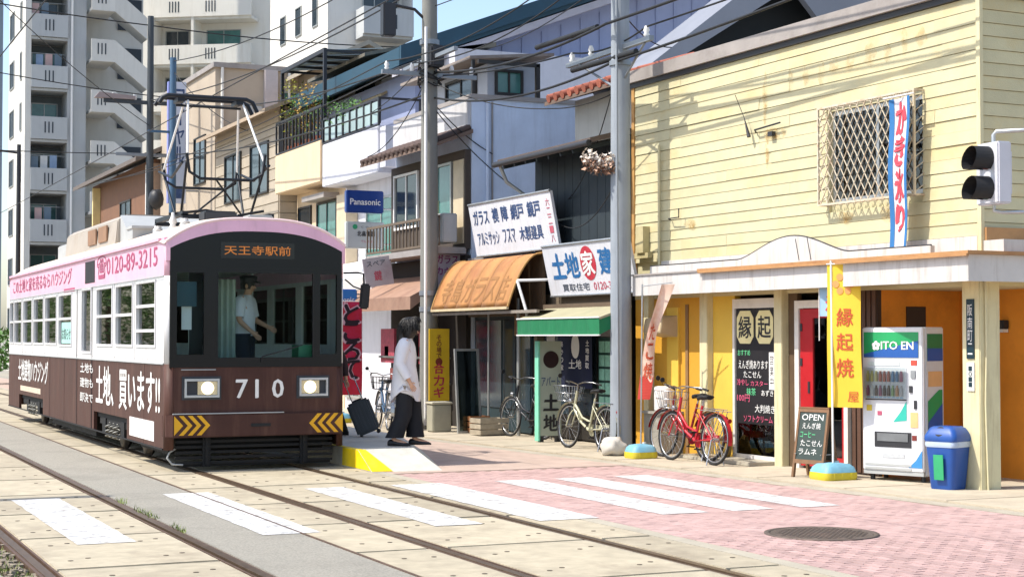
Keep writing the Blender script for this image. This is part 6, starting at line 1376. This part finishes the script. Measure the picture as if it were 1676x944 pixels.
wire('thin cable from the left pole across the white balcony to the peach house', [(11.15, 28.3, 7.0), (12.4, 37.2, 6.9)], .010, .3)
wire('loose cable drooping from the left pole to the grey house eave', [(11.15, 28.3, 6.7), (11.3, 32.2, 5.5)], .010, .3)
wire('cable running low from the left pole to the land agency roof', [(11.15, 28.2, 6.5), (12.3, 25.4, 5.7), (12.5, 22.3, 5.9)], .010, .15)
wire('thin cable from the right pole top to the lavender building', [(11.42, 21.25, 7.2), (14.5, 33.5, 8.2)], .010, .2)
wire('twin cable from the right pole to the grey gable', [(11.42, 21.25, 6.6), (14.0, 24.2, 6.7)], .010, .15)
wire('service cable from the blue steel pole to the beige house', [(10.95, 49, 9.8), (12.1, 44, 7.4)], .012, .3)
wire('service cable from the dark pole to the brick house', [(11.1, 53, 8.8), (12, 58, 7.6)], .012, .3)
wire('diagonal guy wire crossing high at far left over the tower', [(2, 40, 12.5), (11.1, 53, 8.6)], .012, .4)
wire('high cable from the blue steel pole to the left utility pole', [(10.95, 49, 10.1), (11.15, 28.3, 9.2)], .014, .4)
# ================================================================ BICYCLES
m_tyre = M('tyre', '#1c1c1d', .8, .15, 20); m_chrome = M('chrome', '#b4b6b8', .25, .1, metal=.8)
def bicycle(label, loc, rz, col, basket=True, dark=False, lean=.06):
    t = thing('bicycle', label, 'bicycle', loc, rz, 'bicycles parked by the shops'); t.rotation_euler = (lean, 0, rz)
    mf = M('frame_'+col, col, .35, .08, coat=.3); X = lambda mb, n, m, p=t, **k: mb.build(n, m, p, local=True, **k)
    r = .325
    for hx in (.54, -.54):
        w_ = MB(); w_.tube([(hx+(r)*math.cos(a), 0, .34+r*math.sin(a)) for a in [2*math.pi*k/36 for k in range(36)]], .018, 8, True); wo = X(w_, 'tyre', m_tyre)
        w_ = MB(); w_.tube([(hx+(r-.025)*math.cos(a), 0, .34+(r-.025)*math.sin(a)) for a in [2*math.pi*k/36 for k in range(36)]], .010, 6, True); X(w_, 'rim', m_chrome, wo)
        sp_ = MB()
        for k in range(18):
            a = 2*math.pi*k/18; sp_.cyl((hx+.02*math.cos(a+.8), .02*(-1)**k, .34+.02*math.sin(a+.8)), (hx+(r-.03)*math.cos(a), 0, .34+(r-.03)*math.sin(a)), .0022, n=4, cap=False)
        struct(X(sp_, 'spokes', m_chrome, wo), 'stuff'); X(MB().cyl((hx, -.05, .34), (hx, .05, .34), .022, n=10), 'hub', m_chrome, wo)
        fd = MB(); A = [R(d) for d in (range(10, 171, 10) if hx > 0 else range(20, 196, 10))]
        for s in range(len(A)-1):
            q = lambda a, y: (hx+(r+.035)*math.cos(a), y, .34+(r+.035)*math.sin(a))
            fd.quad(q(A[s], -.03), q(A[s+1], -.03), q(A[s+1], .03), q(A[s], .03))
        X(fd, 'mudguard', mf if not dark else m_chrome, fix=False)
    f = MB(); bbk = (-.06, 0, .30); st_ = (-.20, 0, .78); h0 = (.40, 0, .60); h1 = (.34, 0, .88)
    f.tube([h0, (.2, 0, .42), bbk], .021, 8).tube([(.385, 0, .68), (.15, 0, .48), (-.10, 0, .42)], .017, 8).cyl(bbk, st_, .018, n=8).cyl(h0, h1, .022, n=8)
    for y in (-.05, .05): f.cyl((bbk[0], y*.6, bbk[2]), (-.54, y, .34), .010, n=6).cyl((st_[0]+.03, y*.5, .66), (-.54, y, .34), .009, n=6).tube([(h0[0], y*.6, h0[2]-.02), (.46, y, .5), (.54, y, .34)], .011, 6)
    X(f, 'frame', mf)
    X(MB().cyl(st_, (-.22, 0, .86), .013, n=8), 'seat_post', m_chrome)
    sd3 = MB(); rg = [[(x+0, w_*math.cos(a), z+.03*math.sin(a)) for a in [2*math.pi*k/10 for k in range(10)]] for x, w_, z in ((-.36, .05, .89), (-.33, .10, .90), (-.24, .09, .89), (-.14, .045, .885), (-.08, .025, .875))]
    X(sd3.loft(rg), 'saddle', m_rubber)
    X(MB().tube([h1, (.33, 0, .98), (.35, .12, 1.02), (.28, .24, 1.02), (.12, .27, .99)], .011, 6).tube([(.33, 0, .98), (.35, -.12, 1.02), (.28, -.24, 1.02), (.12, -.27, .99)], .011, 6), 'handlebar', m_chrome)
    for s in (-1, 1): X(MB().cyl((.20, s*.255, 1.005), (.10, s*.275, .985), .016, n=8), 'grip', m_rubber)
    X(MB().cyl((.34, .30, 1.10), (.33, .22, 1.0), .004, n=4).lathe([(.035, 0), (.035, .012)], (.35, .31, 1.10), 10, 'x'), 'bell', m_rubber)
    ck = X(MB().cyl((bbk[0], -.05, bbk[2]), (bbk[0], -.065, bbk[2]), .09, n=16).rbox((-.3, -.055, .345), (.5, .02, .09), 0, 0, R(3)), 'chain_guard', mf)
    X(MB().cyl((bbk[0], -.08, .30), (.06, -.09, .18), .009, n=6).rbox((.06, -.13, .18), (.09, .08, .02)), 'pedal', m_rubber); X(MB().cyl((bbk[0], .08, .30), (-.18, .09, .42), .009, n=6).rbox((-.18, .13, .42), (.09, .08, .02)), 'pedal', m_rubber)
    X(MB().tube([(-.54, .06, .34), (-.60, .16, .0)], .010, 6).tube([(-.54, -.06, .34), (-.60, -.12, .0)], .010, 6), 'kickstand', m_chrome)
    rk = MB()
    for y in (-.06, 0, .06): rk.cyl((-.25, y, .72), (-.80, y, .72), .006, n=5)
    for y in (-.07, .07): rk.cyl((-.70, y, .72), (-.54, y, .35), .006, n=5)
    X(rk, 'rear_rack', m_chrome); X(MB().cyl((-.84, 0, .60), (-.87, 0, .60), .03, n=10), 'rear_reflector', M('reflector_red', '#8f1a1a', .3, rand=0))
    X(MB().lathe([(.03, 0), (.045, .05)], (.47, 0, .72), 10, 'x'), 'front_lamp', m_chrome)
    if basket:
        bk = MB(); 
        rings = [(.44, .70, -.13, .13, .72), (.42, .75, -.16, .16, .84), (.41, .78, -.17, .17, .95)]
        for x0_, x1_, y0_, y1_, z in rings: bk.tube([(x0_, y0_, z), (x1_, y0_, z), (x1_, y1_, z), (x0_, y1_, z)], .006, 4, True)
        a, c = rings[0], rings[-1]
        for k in range(7):
            u = k/6
            for (s0, s1) in (((a[0]+(a[1]-a[0])*u, a[2]), (c[0]+(c[1]-c[0])*u, c[2])), ((a[0]+(a[1]-a[0])*u, a[3]), (c[0]+(c[1]-c[0])*u, c[3])), ((a[1], a[2]+(a[3]-a[2])*u), (c[1], c[2]+(c[3]-c[2])*u)), ((a[0], a[2]+(a[3]-a[2])*u), (c[0], c[2]+(c[3]-c[2])*u))):
                bk.cyl((*s0, a[4]), (*s1, c[4]), .004, n=4, cap=False)
            bk.cyl((a[0]+(a[1]-a[0])*u, a[2], a[4]), (a[0]+(a[1]-a[0])*u, a[3], a[4]), .004, n=4, cap=False)
        X(bk, 'basket', m_chrome if not dark else m_rubber)
    return t
bicycle('red city bicycle parked in front of the yellow panels', (11.38, 19.15, .022), R(92), '#b3192a')
bicycle('crimson bicycle without basket leaning behind the red city bicycle', (11.62, 19.75, .022), R(96), '#8f1626', False, False, .10)
bicycle('silver bicycle with front basket parked under the green awning', (11.22, 22.0, .022), R(94), '#b9b79a')
bicycle('dark bicycle half hidden behind the upright land signboard', (11.62, 25.0, .022), R(97), '#23262c', False, True)
bicycle('blue-grey bicycle with basket standing behind the suitcase', (10.35, 28.6, .022), R(80), '#3c5a78', True, True)
# ================================================================ PEOPLE
def skin_mesh(name, verts, edges, radii, mat, parent, sub=2, root=0):
    me = bpy.data.meshes.new(name); me.from_pydata(verts, edges, []); o = bpy.data.objects.new(name, me); COL.objects.link(o)
    sm = o.modifiers.new('skin', 'SKIN'); sm.use_smooth_shade = True
    for i, v in enumerate(me.skin_vertices[0].data):
        r = radii[i]; v.radius = (r, r) if not isinstance(r, tuple) else r; v.use_root = (i == root)
    ss = o.modifiers.new('sub', 'SUBSURF'); ss.levels = sub; ss.render_levels = sub
    dg = bpy.context.evaluated_depsgraph_get(); dg.update(); m2 = bpy.data.meshes.new_from_object(o.evaluated_get(dg)); m2.name = name
    bpy.data.objects.remove(o); bpy.data.meshes.remove(me)
    for p in m2.polygons: p.use_smooth = True
    return link(name, m2, mat, parent)
m_skin = M('skin', '#c99a7c', .55, .06, 6, rand=0); m_hair = M('hair_dark', '#171310', .5, .2, 30, .4, 90, rand=0)
def person(label, loc, rz, J, shirt, trousers, shoe, parent_cat='person'):
    """J: joint name -> point, +x is forward, z up from the ground. One continuous body; clothing as children."""
    t = thing('person', label, 'person', loc, rz)
    V_ = []; E_ = []; R_ = []; idx = {}
    def ad(n, p, r, prev=None):
        idx[n] = len(V_); V_.append(Vector(p)); R_.append(r)
        if prev is not None: E_.append((idx[prev], idx[n]))
    ad('pelvis', J['pelvis'], .13); ad('waist', J['waist'], .115, 'pelvis'); ad('chest', J['chest'], .135, 'waist'); ad('neckb', J['neck'], .06, 'chest')
    nk = Vector(J['neck']); hd = Vector(J['head']); ad('neckt', nk.lerp(hd, .4), .052, 'neckb'); ad('jaw', nk.lerp(hd, .62)+Vector(J.get('face', (1, 0, 0))).normalized()*.022, .066, 'neckt'); ad('head', hd, .092, 'jaw'); ad('crown', hd+Vector((-.01, 0, .065)), .075, 'head')
    for s in 'lr':
        ad('sh'+s, J['sh'+s], .062, 'chest'); ad('el'+s, J['el'+s], .042, 'sh'+s); ad('wr'+s, J['wr'+s], .028, 'el'+s)
        d = (Vector(J['wr'+s])-Vector(J['el'+s])).normalized(); w0 = Vector(J['wr'+s]); ad('pa'+s, w0+d*.055, (.036, .02), 'wr'+s)
        lat = d.cross(Vector((0, 1, 0))).normalized()
        fwd = Vector((1, 0, 0))-d*d.x; fwd.normalize()
        for k in range(4):
            o_ = fwd*((k-1.5)*.019); L = (.060, .075, .070, .055)[k]; inn = Vector((0, -1 if s == 'l' else 1, 0))*.018
            a1 = w0+d*.085+o_; ad('f%d%s' % (k, s), a1, .0095, 'pa'+s); ad('g%d%s' % (k, s), a1+d*L*.5+inn*.4, .0085, 'f%d%s' % (k, s)); ad('h%d%s' % (k, s), a1+d*L+inn*1.3, .0075, 'g%d%s' % (k, s))
        ad('t0'+s, w0+d*.035+fwd*.035, .011, 'pa'+s); ad('t1'+s, w0+d*.07+fwd*.05, .009, 't0'+s)
        ad('hip'+s, J['hip'+s], .085, 'pelvis'); ad('kn'+s, J['kn'+s], .058, 'hip'+s); ad('an'+s, J['an'+s], .038, 'kn'+s)
        a = Vector(J['an'+s]); td = Vector(J['toe'+s])-a; ad('ba'+s, a+td*.6, .034, 'an'+s); ad('to'+s, J['toe'+s], .026, 'ba'+s)
    skin_mesh('body', V_, E_, R_, m_skin, t)
    # face
    f = Vector(J['head']); fd = Vector(J.get('face', (1, 0, 0))).normalized(); sd4 = Vector((0, 0, 1)).cross(fd)
    MB().loft([[f+fd*(.085+dd)+sd4*(w_*math.cos(q))+Vector((0, 0, z_+h_*math.sin(q))) for q in [2*math.pi*k/8 for k in range(8)]] for dd, w_, h_, z_ in ((-.012, .016, .03, -.012), (.012, .012, .018, -.022), (.022, .005, .006, -.026))]).build('nose', m_skin, t, local=True)
    for s in (-1, 1):
        c = f+fd*.083+sd4*s*.033+Vector((0, 0, .006)); MB().lathe([(.001, -.008), (.009, -.006), (.011, 0), (.009, .006), (.001, .008)], c, 10).build('eye', M('eye_dark', '#1b1512', .2, rand=0), t, local=True)
        c = f+sd4*s*.092+Vector((0, 0, -.01)); lump('ear', c, (.022, .012, .032), m_skin, t, 3, 2, .15, True)
    MB().loft([[f+fd*(.076+dd)+sd4*(w_*math.cos(q))+Vector((0, 0, -.055+h_*math.sin(q))) for q in [2*math.pi*k/8 for k in range(8)]] for dd, w_, h_ in ((0, .026, .008), (.007, .02, .005))]).build('mouth', M('lips', '#9a5a50', .5, rand=0), t, local=True)
    return t, idx, V_
def ellipse(c, a, b_, n=20, rot=0, wob=0, seed=0):
    out = []
    for k in range(n):
        q = 2*math.pi*k/n; w_ = 1+wob*math.sin(q*5+seed)+wob*.6*math.sin(q*9+seed*2)
        x, y = a*math.cos(q)*w_, b_*math.sin(q)*w_
        out.append((c[0]+x*math.cos(rot)-y*math.sin(rot), c[1]+x*math.sin(rot)+y*math.cos(rot), c[2]))
    return out
def sleeve(mb, pts, rs, wob=.05):
    P = []
    pts = [Vector(p) for p in pts]; pts = [Vector((pts[0].x, pts[0].y*.5, pts[0].z-.01))]+pts; rs = [rs[0]*.92]+list(rs); Q = []; RR = []
    for i in range(len(pts)-1):
        for k in range(4): Q.append(pts[i].lerp(pts[i+1], k/4)); RR.append((rs[i]+(rs[i+1]-rs[i])*k/4)*(1+wob*math.sin(i*5+k*2.3)))
    Q.append(pts[-1]); RR.append(rs[-1]); mb.tube(Q, RR, 14)
# passenger on the platform: seen from behind, loose white shirt, wide black trousers
J = dict(pelvis=(0, 0, .92), waist=(-.01, 0, 1.08), chest=(.0, 0, 1.28), neck=(.02, 0, 1.44), head=(.075, 0, 1.585), face=(1, -.1, -.25),
         shl=(-.01, .19, 1.38), ell=(-.10, .27, 1.12), wrl=(-.02, .26, .88), shr=(0, -.19, 1.38), elr=(-.05, -.26, 1.11), wrr=(.08, -.27, .88),
         hipl=(0, .09, .88), knl=(.12, .10, .48), anl=(.10, .10, .08), toel=(.29, .12, .025), hipr=(0, -.09, .88), knr=(-.02, -.10, .47), anr=(-.16, -.10, .08), toer=(.03, -.12, .025))
t, ix, VV = person('standing passenger in loose white shirt and wide black trousers on the tram platform', (7.85, 20.78, .252), R(-28), J, None, None, None)
m_shirt = M('shirt_white', '#dddcdf', .8, .05, 6, .25, 30, rand=0); m_tr = M('trousers_black', '#15171d', .85, .15, 8, .2, 40, rand=0)
sh = MB()
hem = lambda dz, a_, b_2, sd_: [(x, y, z+dz*max(0, (abs(y)/b_2)-.55)*2.2*(1 if abs(x) < .14 else .6)) for x, y, z in ellipse((-.01, 0, .60), a_, b_2, 28, 0, .03, sd_)]
sh.loft([hem(.16, .205, .235, 1), hem(.22, .203, .234, 1.5), ellipse((-.01, 0, .745), .20, .232, 28, 0, .035, 1), ellipse((-.01, 0, .80), .19, .225, 28, 0, .03, 2), ellipse((-.01, 0, .92), .175, .215, 28, 0, .02, 3), ellipse((-.015, 0, 1.08), .155, .20, 28, 0, .02, 4), ellipse((-.01, 0, 1.22), .15, .205, 28, 0, .01), ellipse((-.005, 0, 1.33), .135, .205, 28), ellipse((0, 0, 1.395), .11, .175, 28), ellipse((.012, 0, 1.435), .075, .085, 28), ellipse((.02, 0, 1.465), .066, .068, 28)])
for s in 'lr':
    sleeve(sh, [J['sh'+s], J['el'+s], Vector(J['el'+s]).lerp(Vector(J['wr'+s]), .85)], [.088, .075, .062]); 
sh.build('shirt', m_shirt, t, local=True)
tr = MB()
for s, y in (('l', .10), ('r', -.10)):
    h_ = Vector(J['hip'+s]); k_ = Vector(J['kn'+s]); a_ = Vector(J['an'+s])
    tr.loft([ellipse((h_.x, h_.y*.9, .93), .13, .11, 18), ellipse((h_.x, h_.y, .82), .125, .11, 18, 0, .02, 1), ellipse((k_.x*.7, k_.y, .60), .112, .10, 18, 0, .04, 2), ellipse((k_.x*.8, k_.y, .42), .112, .10, 18, 0, .06, 3), ellipse(((k_.x+a_.x)/2, k_.y, .24), .115, .10, 18, 0, .08, 4), ellipse((a_.x+.02, a_.y, .11), .12, .10, 18, 0, .08, 5)])
tr.build('trousers', m_tr, t, local=True)
for s in 'lr':
    a_ = Vector(J['an'+s]); to = Vector(J['toe'+s]); d = (to-a_); d.z = 0; d.normalize(); n_ = Vector((-d.y, d.x, 0)); sh2 = MB(); RG = []
    for u, w_, h_ in ((-.075, .028, .06), (-.05, .038, .085), (0, .042, .09), (.07, .045, .065), (.14, .05, .05), (.20, .042, .042), (.235, .02, .025)):
        c = Vector((a_.x, a_.y, 0))+d*u; RG.append([c+n_*(w_*math.cos(q))+Vector((0, 0, max(.004, h_*.5+h_*.55*math.sin(q)))) for q in [2*math.pi*k/12 for k in range(12)]])
    sh2.loft(RG).build('shoe', M('shoe_black', '#121317', .5, rand=0), t, local=True)
hm = MB(); hc = Vector(J['head']); RG = []
for z_, a_, b_2, ox in ((-.13, .075, .095, -.045), (-.09, .105, .115, -.035), (-.03, .118, .118, -.022), (.04, .122, .115, -.01), (.09, .10, .095, -.008), (.12, .06, .06, -.008), (.132, .015, .015, -.008)):
    RG.append(ellipse((hc.x+ox, hc.y, hc.z+z_), a_ if z_ > -.02 else a_*.86, b_2, 24, 0, .03, z_*40))
hm.loft(RG); gh = random.Random(17)
for k in range(420):
    az_ = gh.uniform(0, 6.28); el0 = gh.uniform(.1, 1.2); ln = gh.uniform(.65, 1.15)*(1+.12*math.sin(az_*7)); P = []; wv = gh.uniform(.0, .022)
    if math.cos(az_) > .75: ln *= .45
    for q in range(6):
        e_ = 1.45-q*.36*ln-el0*.2; rr_ = .118+.016*gh.random()+wv*q*.5; zc = rr_*1.12*math.sin(max(e_, -.2)) if e_ > -.2 else -.03-(-.2-e_)*.13
        ca = math.cos(max(e_, -.1)); P.append((hc.x-.014+rr_*ca*math.cos(az_+gh.uniform(-.05, .05)), hc.y+rr_*ca*math.sin(az_+gh.uniform(-.05, .05)), hc.z+.012+zc))
    hm.tube(P, [.005, .007, .007, .006, .004, .001], 4)
hm.build('hair', m_hair, t, local=True)
# the driver inside the cab
J2 = dict(pelvis=(0, 0, .92), waist=(0, 0, 1.08), chest=(.01, 0, 1.28), neck=(.03, 0, 1.44), head=(.05, 0, 1.585), face=(1, 0, -.1),
          shl=(0, .19, 1.38), ell=(.05, .25, 1.12), wrl=(.26, .20, 1.02), shr=(0, -.19, 1.38), elr=(.0, -.25, 1.11), wrr=(.18, -.22, .95),
          hipl=(0, .09, .88), knl=(.02, .10, .47), anl=(-.02, .10, .08), toel=(.17, .12, .025), hipr=(0, -.09, .88), knr=(.0, -.10, .47), anr=(-.02, -.10, .08), toer=(.17, -.12, .025))
t, ix, VV = person('tram driver in white shirt and dark cap behind the windscreen', (5.86, 21.72, .842), R(-35), J2, None, None, None)
sh = MB(); sh.loft([ellipse((0, 0, .90), .14, .17, 24, 0, .02), ellipse((0, 0, 1.05), .13, .165, 24, 0, .02, 2), ellipse((0, 0, 1.25), .14, .19, 24), ellipse((0, 0, 1.37), .11, .185, 24), ellipse((.02, 0, 1.43), .07, .09, 24), ellipse((.03, 0, 1.455), .06, .062, 24)])
for s in 'lr': sleeve(sh, [J2['sh'+s], Vector(J2['sh'+s]).lerp(Vector(J2['el'+s]), .85)], [.082, .072])
sh.build('shirt', m_shirt, t, local=True)
tr = MB()
for s in 'lr':
    h_ = Vector(J2['hip'+s]); a_ = Vector(J2['an'+s]); tr.loft([ellipse((h_.x, h_.y*.9, .93), .12, .10, 16), ellipse((h_.x, h_.y, .80), .11, .10, 16), ellipse((h_.x+.01, h_.y, .45), .085, .08, 16), ellipse((a_.x+.01, a_.y, .06), .08, .075, 16)])
tr.build('trousers', M('trousers_navy', '#1d2430', .85, .1, rand=0), t, local=True)
hc = Vector(J2['head']); MB().loft([ellipse((hc.x-.025, 0, hc.z-.05), .085, .092, 20), ellipse((hc.x-.015, 0, hc.z+.02), .10, .098, 20), ellipse((hc.x-.012, 0, hc.z+.05), .10, .098, 20)]).build('hair', m_hair, t, local=True)
MB().loft([ellipse((hc.x+.0, 0, hc.z+.052), .108, .105, 20), ellipse((hc.x+.0, 0, hc.z+.085), .115, .112, 20), ellipse((hc.x-.005, 0, hc.z+.125), .125, .12, 20), ellipse((hc.x-.005, 0, hc.z+.138), .08, .08, 20)]).build('cap', M('cap_black', '#14171c', .6, rand=0), t, local=True)
mb = MB(); mb.rbox((hc.x+.11, 0, hc.z+.05), (.10, .15, .012), 0, 0, R(18)); mb.build('cap_peak', m_rubber, t, local=True)
# second passenger, mostly hidden behind the tram's front corner, pulling the suitcase
J3 = dict(J); J3.update(wrr=(-.16, -.25, .86), elr=(-.12, -.26, 1.10), face=(1, .1, -.1), head=(.06, 0, 1.585))
t, ix, VV = person('dark-clothed passenger mostly hidden behind the front corner of the tram', (7.62, 23.3, .252), R(150), J3, None, None, None)
sh = MB(); sh.loft([ellipse((-.01, 0, .80), .16, .19, 24, 0, .02, 2), ellipse((-.01, 0, .95), .15, .185, 24, 0, .02, 3), ellipse((-.01, 0, 1.1), .14, .18, 24, 0, .02), ellipse((0, 0, 1.27), .14, .195, 24), ellipse((0, 0, 1.38), .11, .18, 24), ellipse((.012, 0, 1.435), .075, .085, 24), ellipse((.02, 0, 1.46), .064, .066, 24)])
for s_ in 'lr': sleeve(sh, [J3['sh'+s_], J3['el'+s_], Vector(J3['el'+s_]).lerp(Vector(J3['wr'+s_]), .9)], [.08, .065, .05])
sh.build('jacket', M('jacket_maroon', '#2a161c', .8, .15, 8, rand=0), t, local=True)
tr = MB()
for s_ in 'lr':
    h_ = Vector(J3['hip'+s_]); k_ = Vector(J3['kn'+s_]); a_ = Vector(J3['an'+s_]); tr.loft([ellipse((h_.x, h_.y*.9, .93), .12, .10, 16), ellipse((h_.x, h_.y, .80), .11, .10, 16), ellipse((k_.x, k_.y, .48), .085, .08, 16, 0, .03), ellipse((a_.x, a_.y, .07), .07, .065, 16)])
tr.build('trousers', m_tr, t, local=True)
hc = Vector(J3['head']); MB().loft([ellipse((hc.x-.035, 0, hc.z-.09), .075, .09, 20, 0, .03), ellipse((hc.x-.022, 0, hc.z-.02), .10, .104, 20, 0, .03, 2), ellipse((hc.x-.01, 0, hc.z+.05), .112, .106, 20, 0, .03, 3), ellipse((hc.x-.008, 0, hc.z+.10), .08, .08, 20), ellipse((hc.x-.008, 0, hc.z+.125), .02, .02, 20)]).build('hair', m_hair, t, local=True)
for s_ in 'lr':
    a_ = Vector(J3['an'+s_]); MB().loft([[(a_.x+u, a_.y+w_*math.cos(q), max(.004, h_*.5+h_*.55*math.sin(q))) for q in [2*math.pi*k/12 for k in range(12)]] for u, w_, h_ in ((-.075, .028, .06), (0, .042, .09), (.07, .045, .065), (.14, .05, .05), (.20, .042, .042), (.235, .02, .025))]).build('shoe', m_rubber, t, local=True)
# suitcase on the platform
t = thing('suitcase', 'dark grey wheeled suitcase tilted back on the tram platform behind the passenger in white', 'suitcase', (8.08, 22.85, .262), R(-24)); t.scale = (.9, .9, .9); t.rotation_euler = (0, R(-22), R(-24))
m_case = M('case_grey', '#3f464c', .45, .1, 5)
MB().box(-.19, .19, -.12, .12, .06, .62).build('shell', m_case, t, local=True, bevel=.035)
for k in range(5): MB().box(-.14+k*.06, -.11+k*.06, -.126, -.118, .12, .56).build('shell_rib', m_case, t, local=True)
for x in (-.15, .15):
    for y in (-.08, .08): MB().cyl((x, y-.012, .03), (x, y+.012, .03), .03, n=12).build('wheel', m_rubber, t, local=True); 
    MB().box(x-.02, x+.02, -.09, .09, .045, .065).build('wheel_mount', m_rubber, t, local=True)
MB().tube([(-.09, .08, .60), (-.09, .08, 1.0), (.09, .08, 1.0), (.09, .08, .60)], .010, 6).build('telescopic_handle', m_chrome, t, local=True); MB().box(-.08, .08, -.02, .02, .62, .645).build('carry_handle', m_rubber, t, local=True, bevel=.005)
# ================================================================ ACROSS THE STREET (left of the frame: reflected in the tram, and casting the shadows at lower left)
m_crown = [M('crown_a', '#4c6e26', .6, .35, 3, rand=.1), M('crown_b', '#5b7d2e', .6, .35, 3, rand=.1)]
def tree(label, x, y, h, r, seed):
    t = thing('street_tree', label, 'tree', (x, y, 0), 0, 'trees across the street'); g = random.Random(seed)
    tk = MB().tube([(0, 0, 0), (.1, .05, h*.25), (.05, .1, h*.5), (.1, 0, h*.8)], [.22, .17, .12, .04], 10)
    for k in range(7): a = k*.9+seed; tk.tube([(.05, .05, h*(.3+.05*k)), (r*.4*math.cos(a), r*.4*math.sin(a), h*(.45+.05*k)), (r*.75*math.cos(a), r*.75*math.sin(a), h*(.55+.05*k))], [.08, .05, .015], 6)
    tk.build('trunk', m_bark, t, local=True); mb = MB()
    cl_ = [(g.uniform(-.7, .7)*r, g.uniform(-.7, .7)*r, h*g.uniform(.16, .9), g.uniform(.25, .5)*r) for _ in range(34)]
    for cx_, cy_, cz_, cr_ in cl_:
        for i in range(150):
            d = Vector((g.gauss(0, 1), g.gauss(0, 1), g.gauss(0, .8))); d.normalize(); c = Vector((cx_, cy_, cz_))+d*cr_*g.uniform(.5, 1.05); u = d.orthogonal().normalized(); q = Vector((g.uniform(-1, 1), g.uniform(-1, 1), g.uniform(-1, 1))).normalized(); l = g.uniform(.10, .2)
            v = q.orthogonal().normalized(); mb.add([c-v*l*.5, c+q*l*.3, c+v*l*.5, c+q*l*1.4], [(0,1,3),(1,2,3)])
    mb.build('crown', m_crown[seed % 2], t, local=True, fix=False)
tree('broad green street tree across the road, mirrored in the middle tram windows', -6.5, 84, 9, 4.2, 1); tree('green street tree across the road, mirrored in the front tram windows', -7.5, 73, 8, 4.0, 2); tree('tall green street tree across the road, mirrored in the rear tram windows', -6.5, 100, 9.5, 4.6, 3); tree('farthest green street tree across the road, mirrored at the tram tail', -6, 118, 10, 5, 4)
t = thing('road_signal', 'horizontal road signal on a mast arm whose shadow falls on the left-hand track', 'traffic light', (-3.2, 18.6, 0))
MB().cyl((-3.2, 18.6, 0), (-3.2, 18.6, 5.9), .09, .07, n=12).build('post', m_steel, t); MB().tube([(-3.2, 18.6, 5.6), (-2.2, 18.6, 5.75), (-.9, 18.6, 5.7)], .04, 8).build('mast_arm', m_steel, t)
MB().box(-1.75, -.55, 18.5, 18.7, 5.15, 5.55).build('housing', m_sig, t, bevel=.05)
for i, c_ in enumerate(('#12352e', '#5a4a12', '#5a1a16')): MB().lathe([(.15, -.03), (.14, -.005), (.15, 0)], (-1.52+i*.37, 18.498, 5.35), 18, 'y').build('lens', M('lens_'+c_, c_, .3, rand=0), t)
bpy.data.objects.remove(_to); bpy.data.curves.remove(_tc)
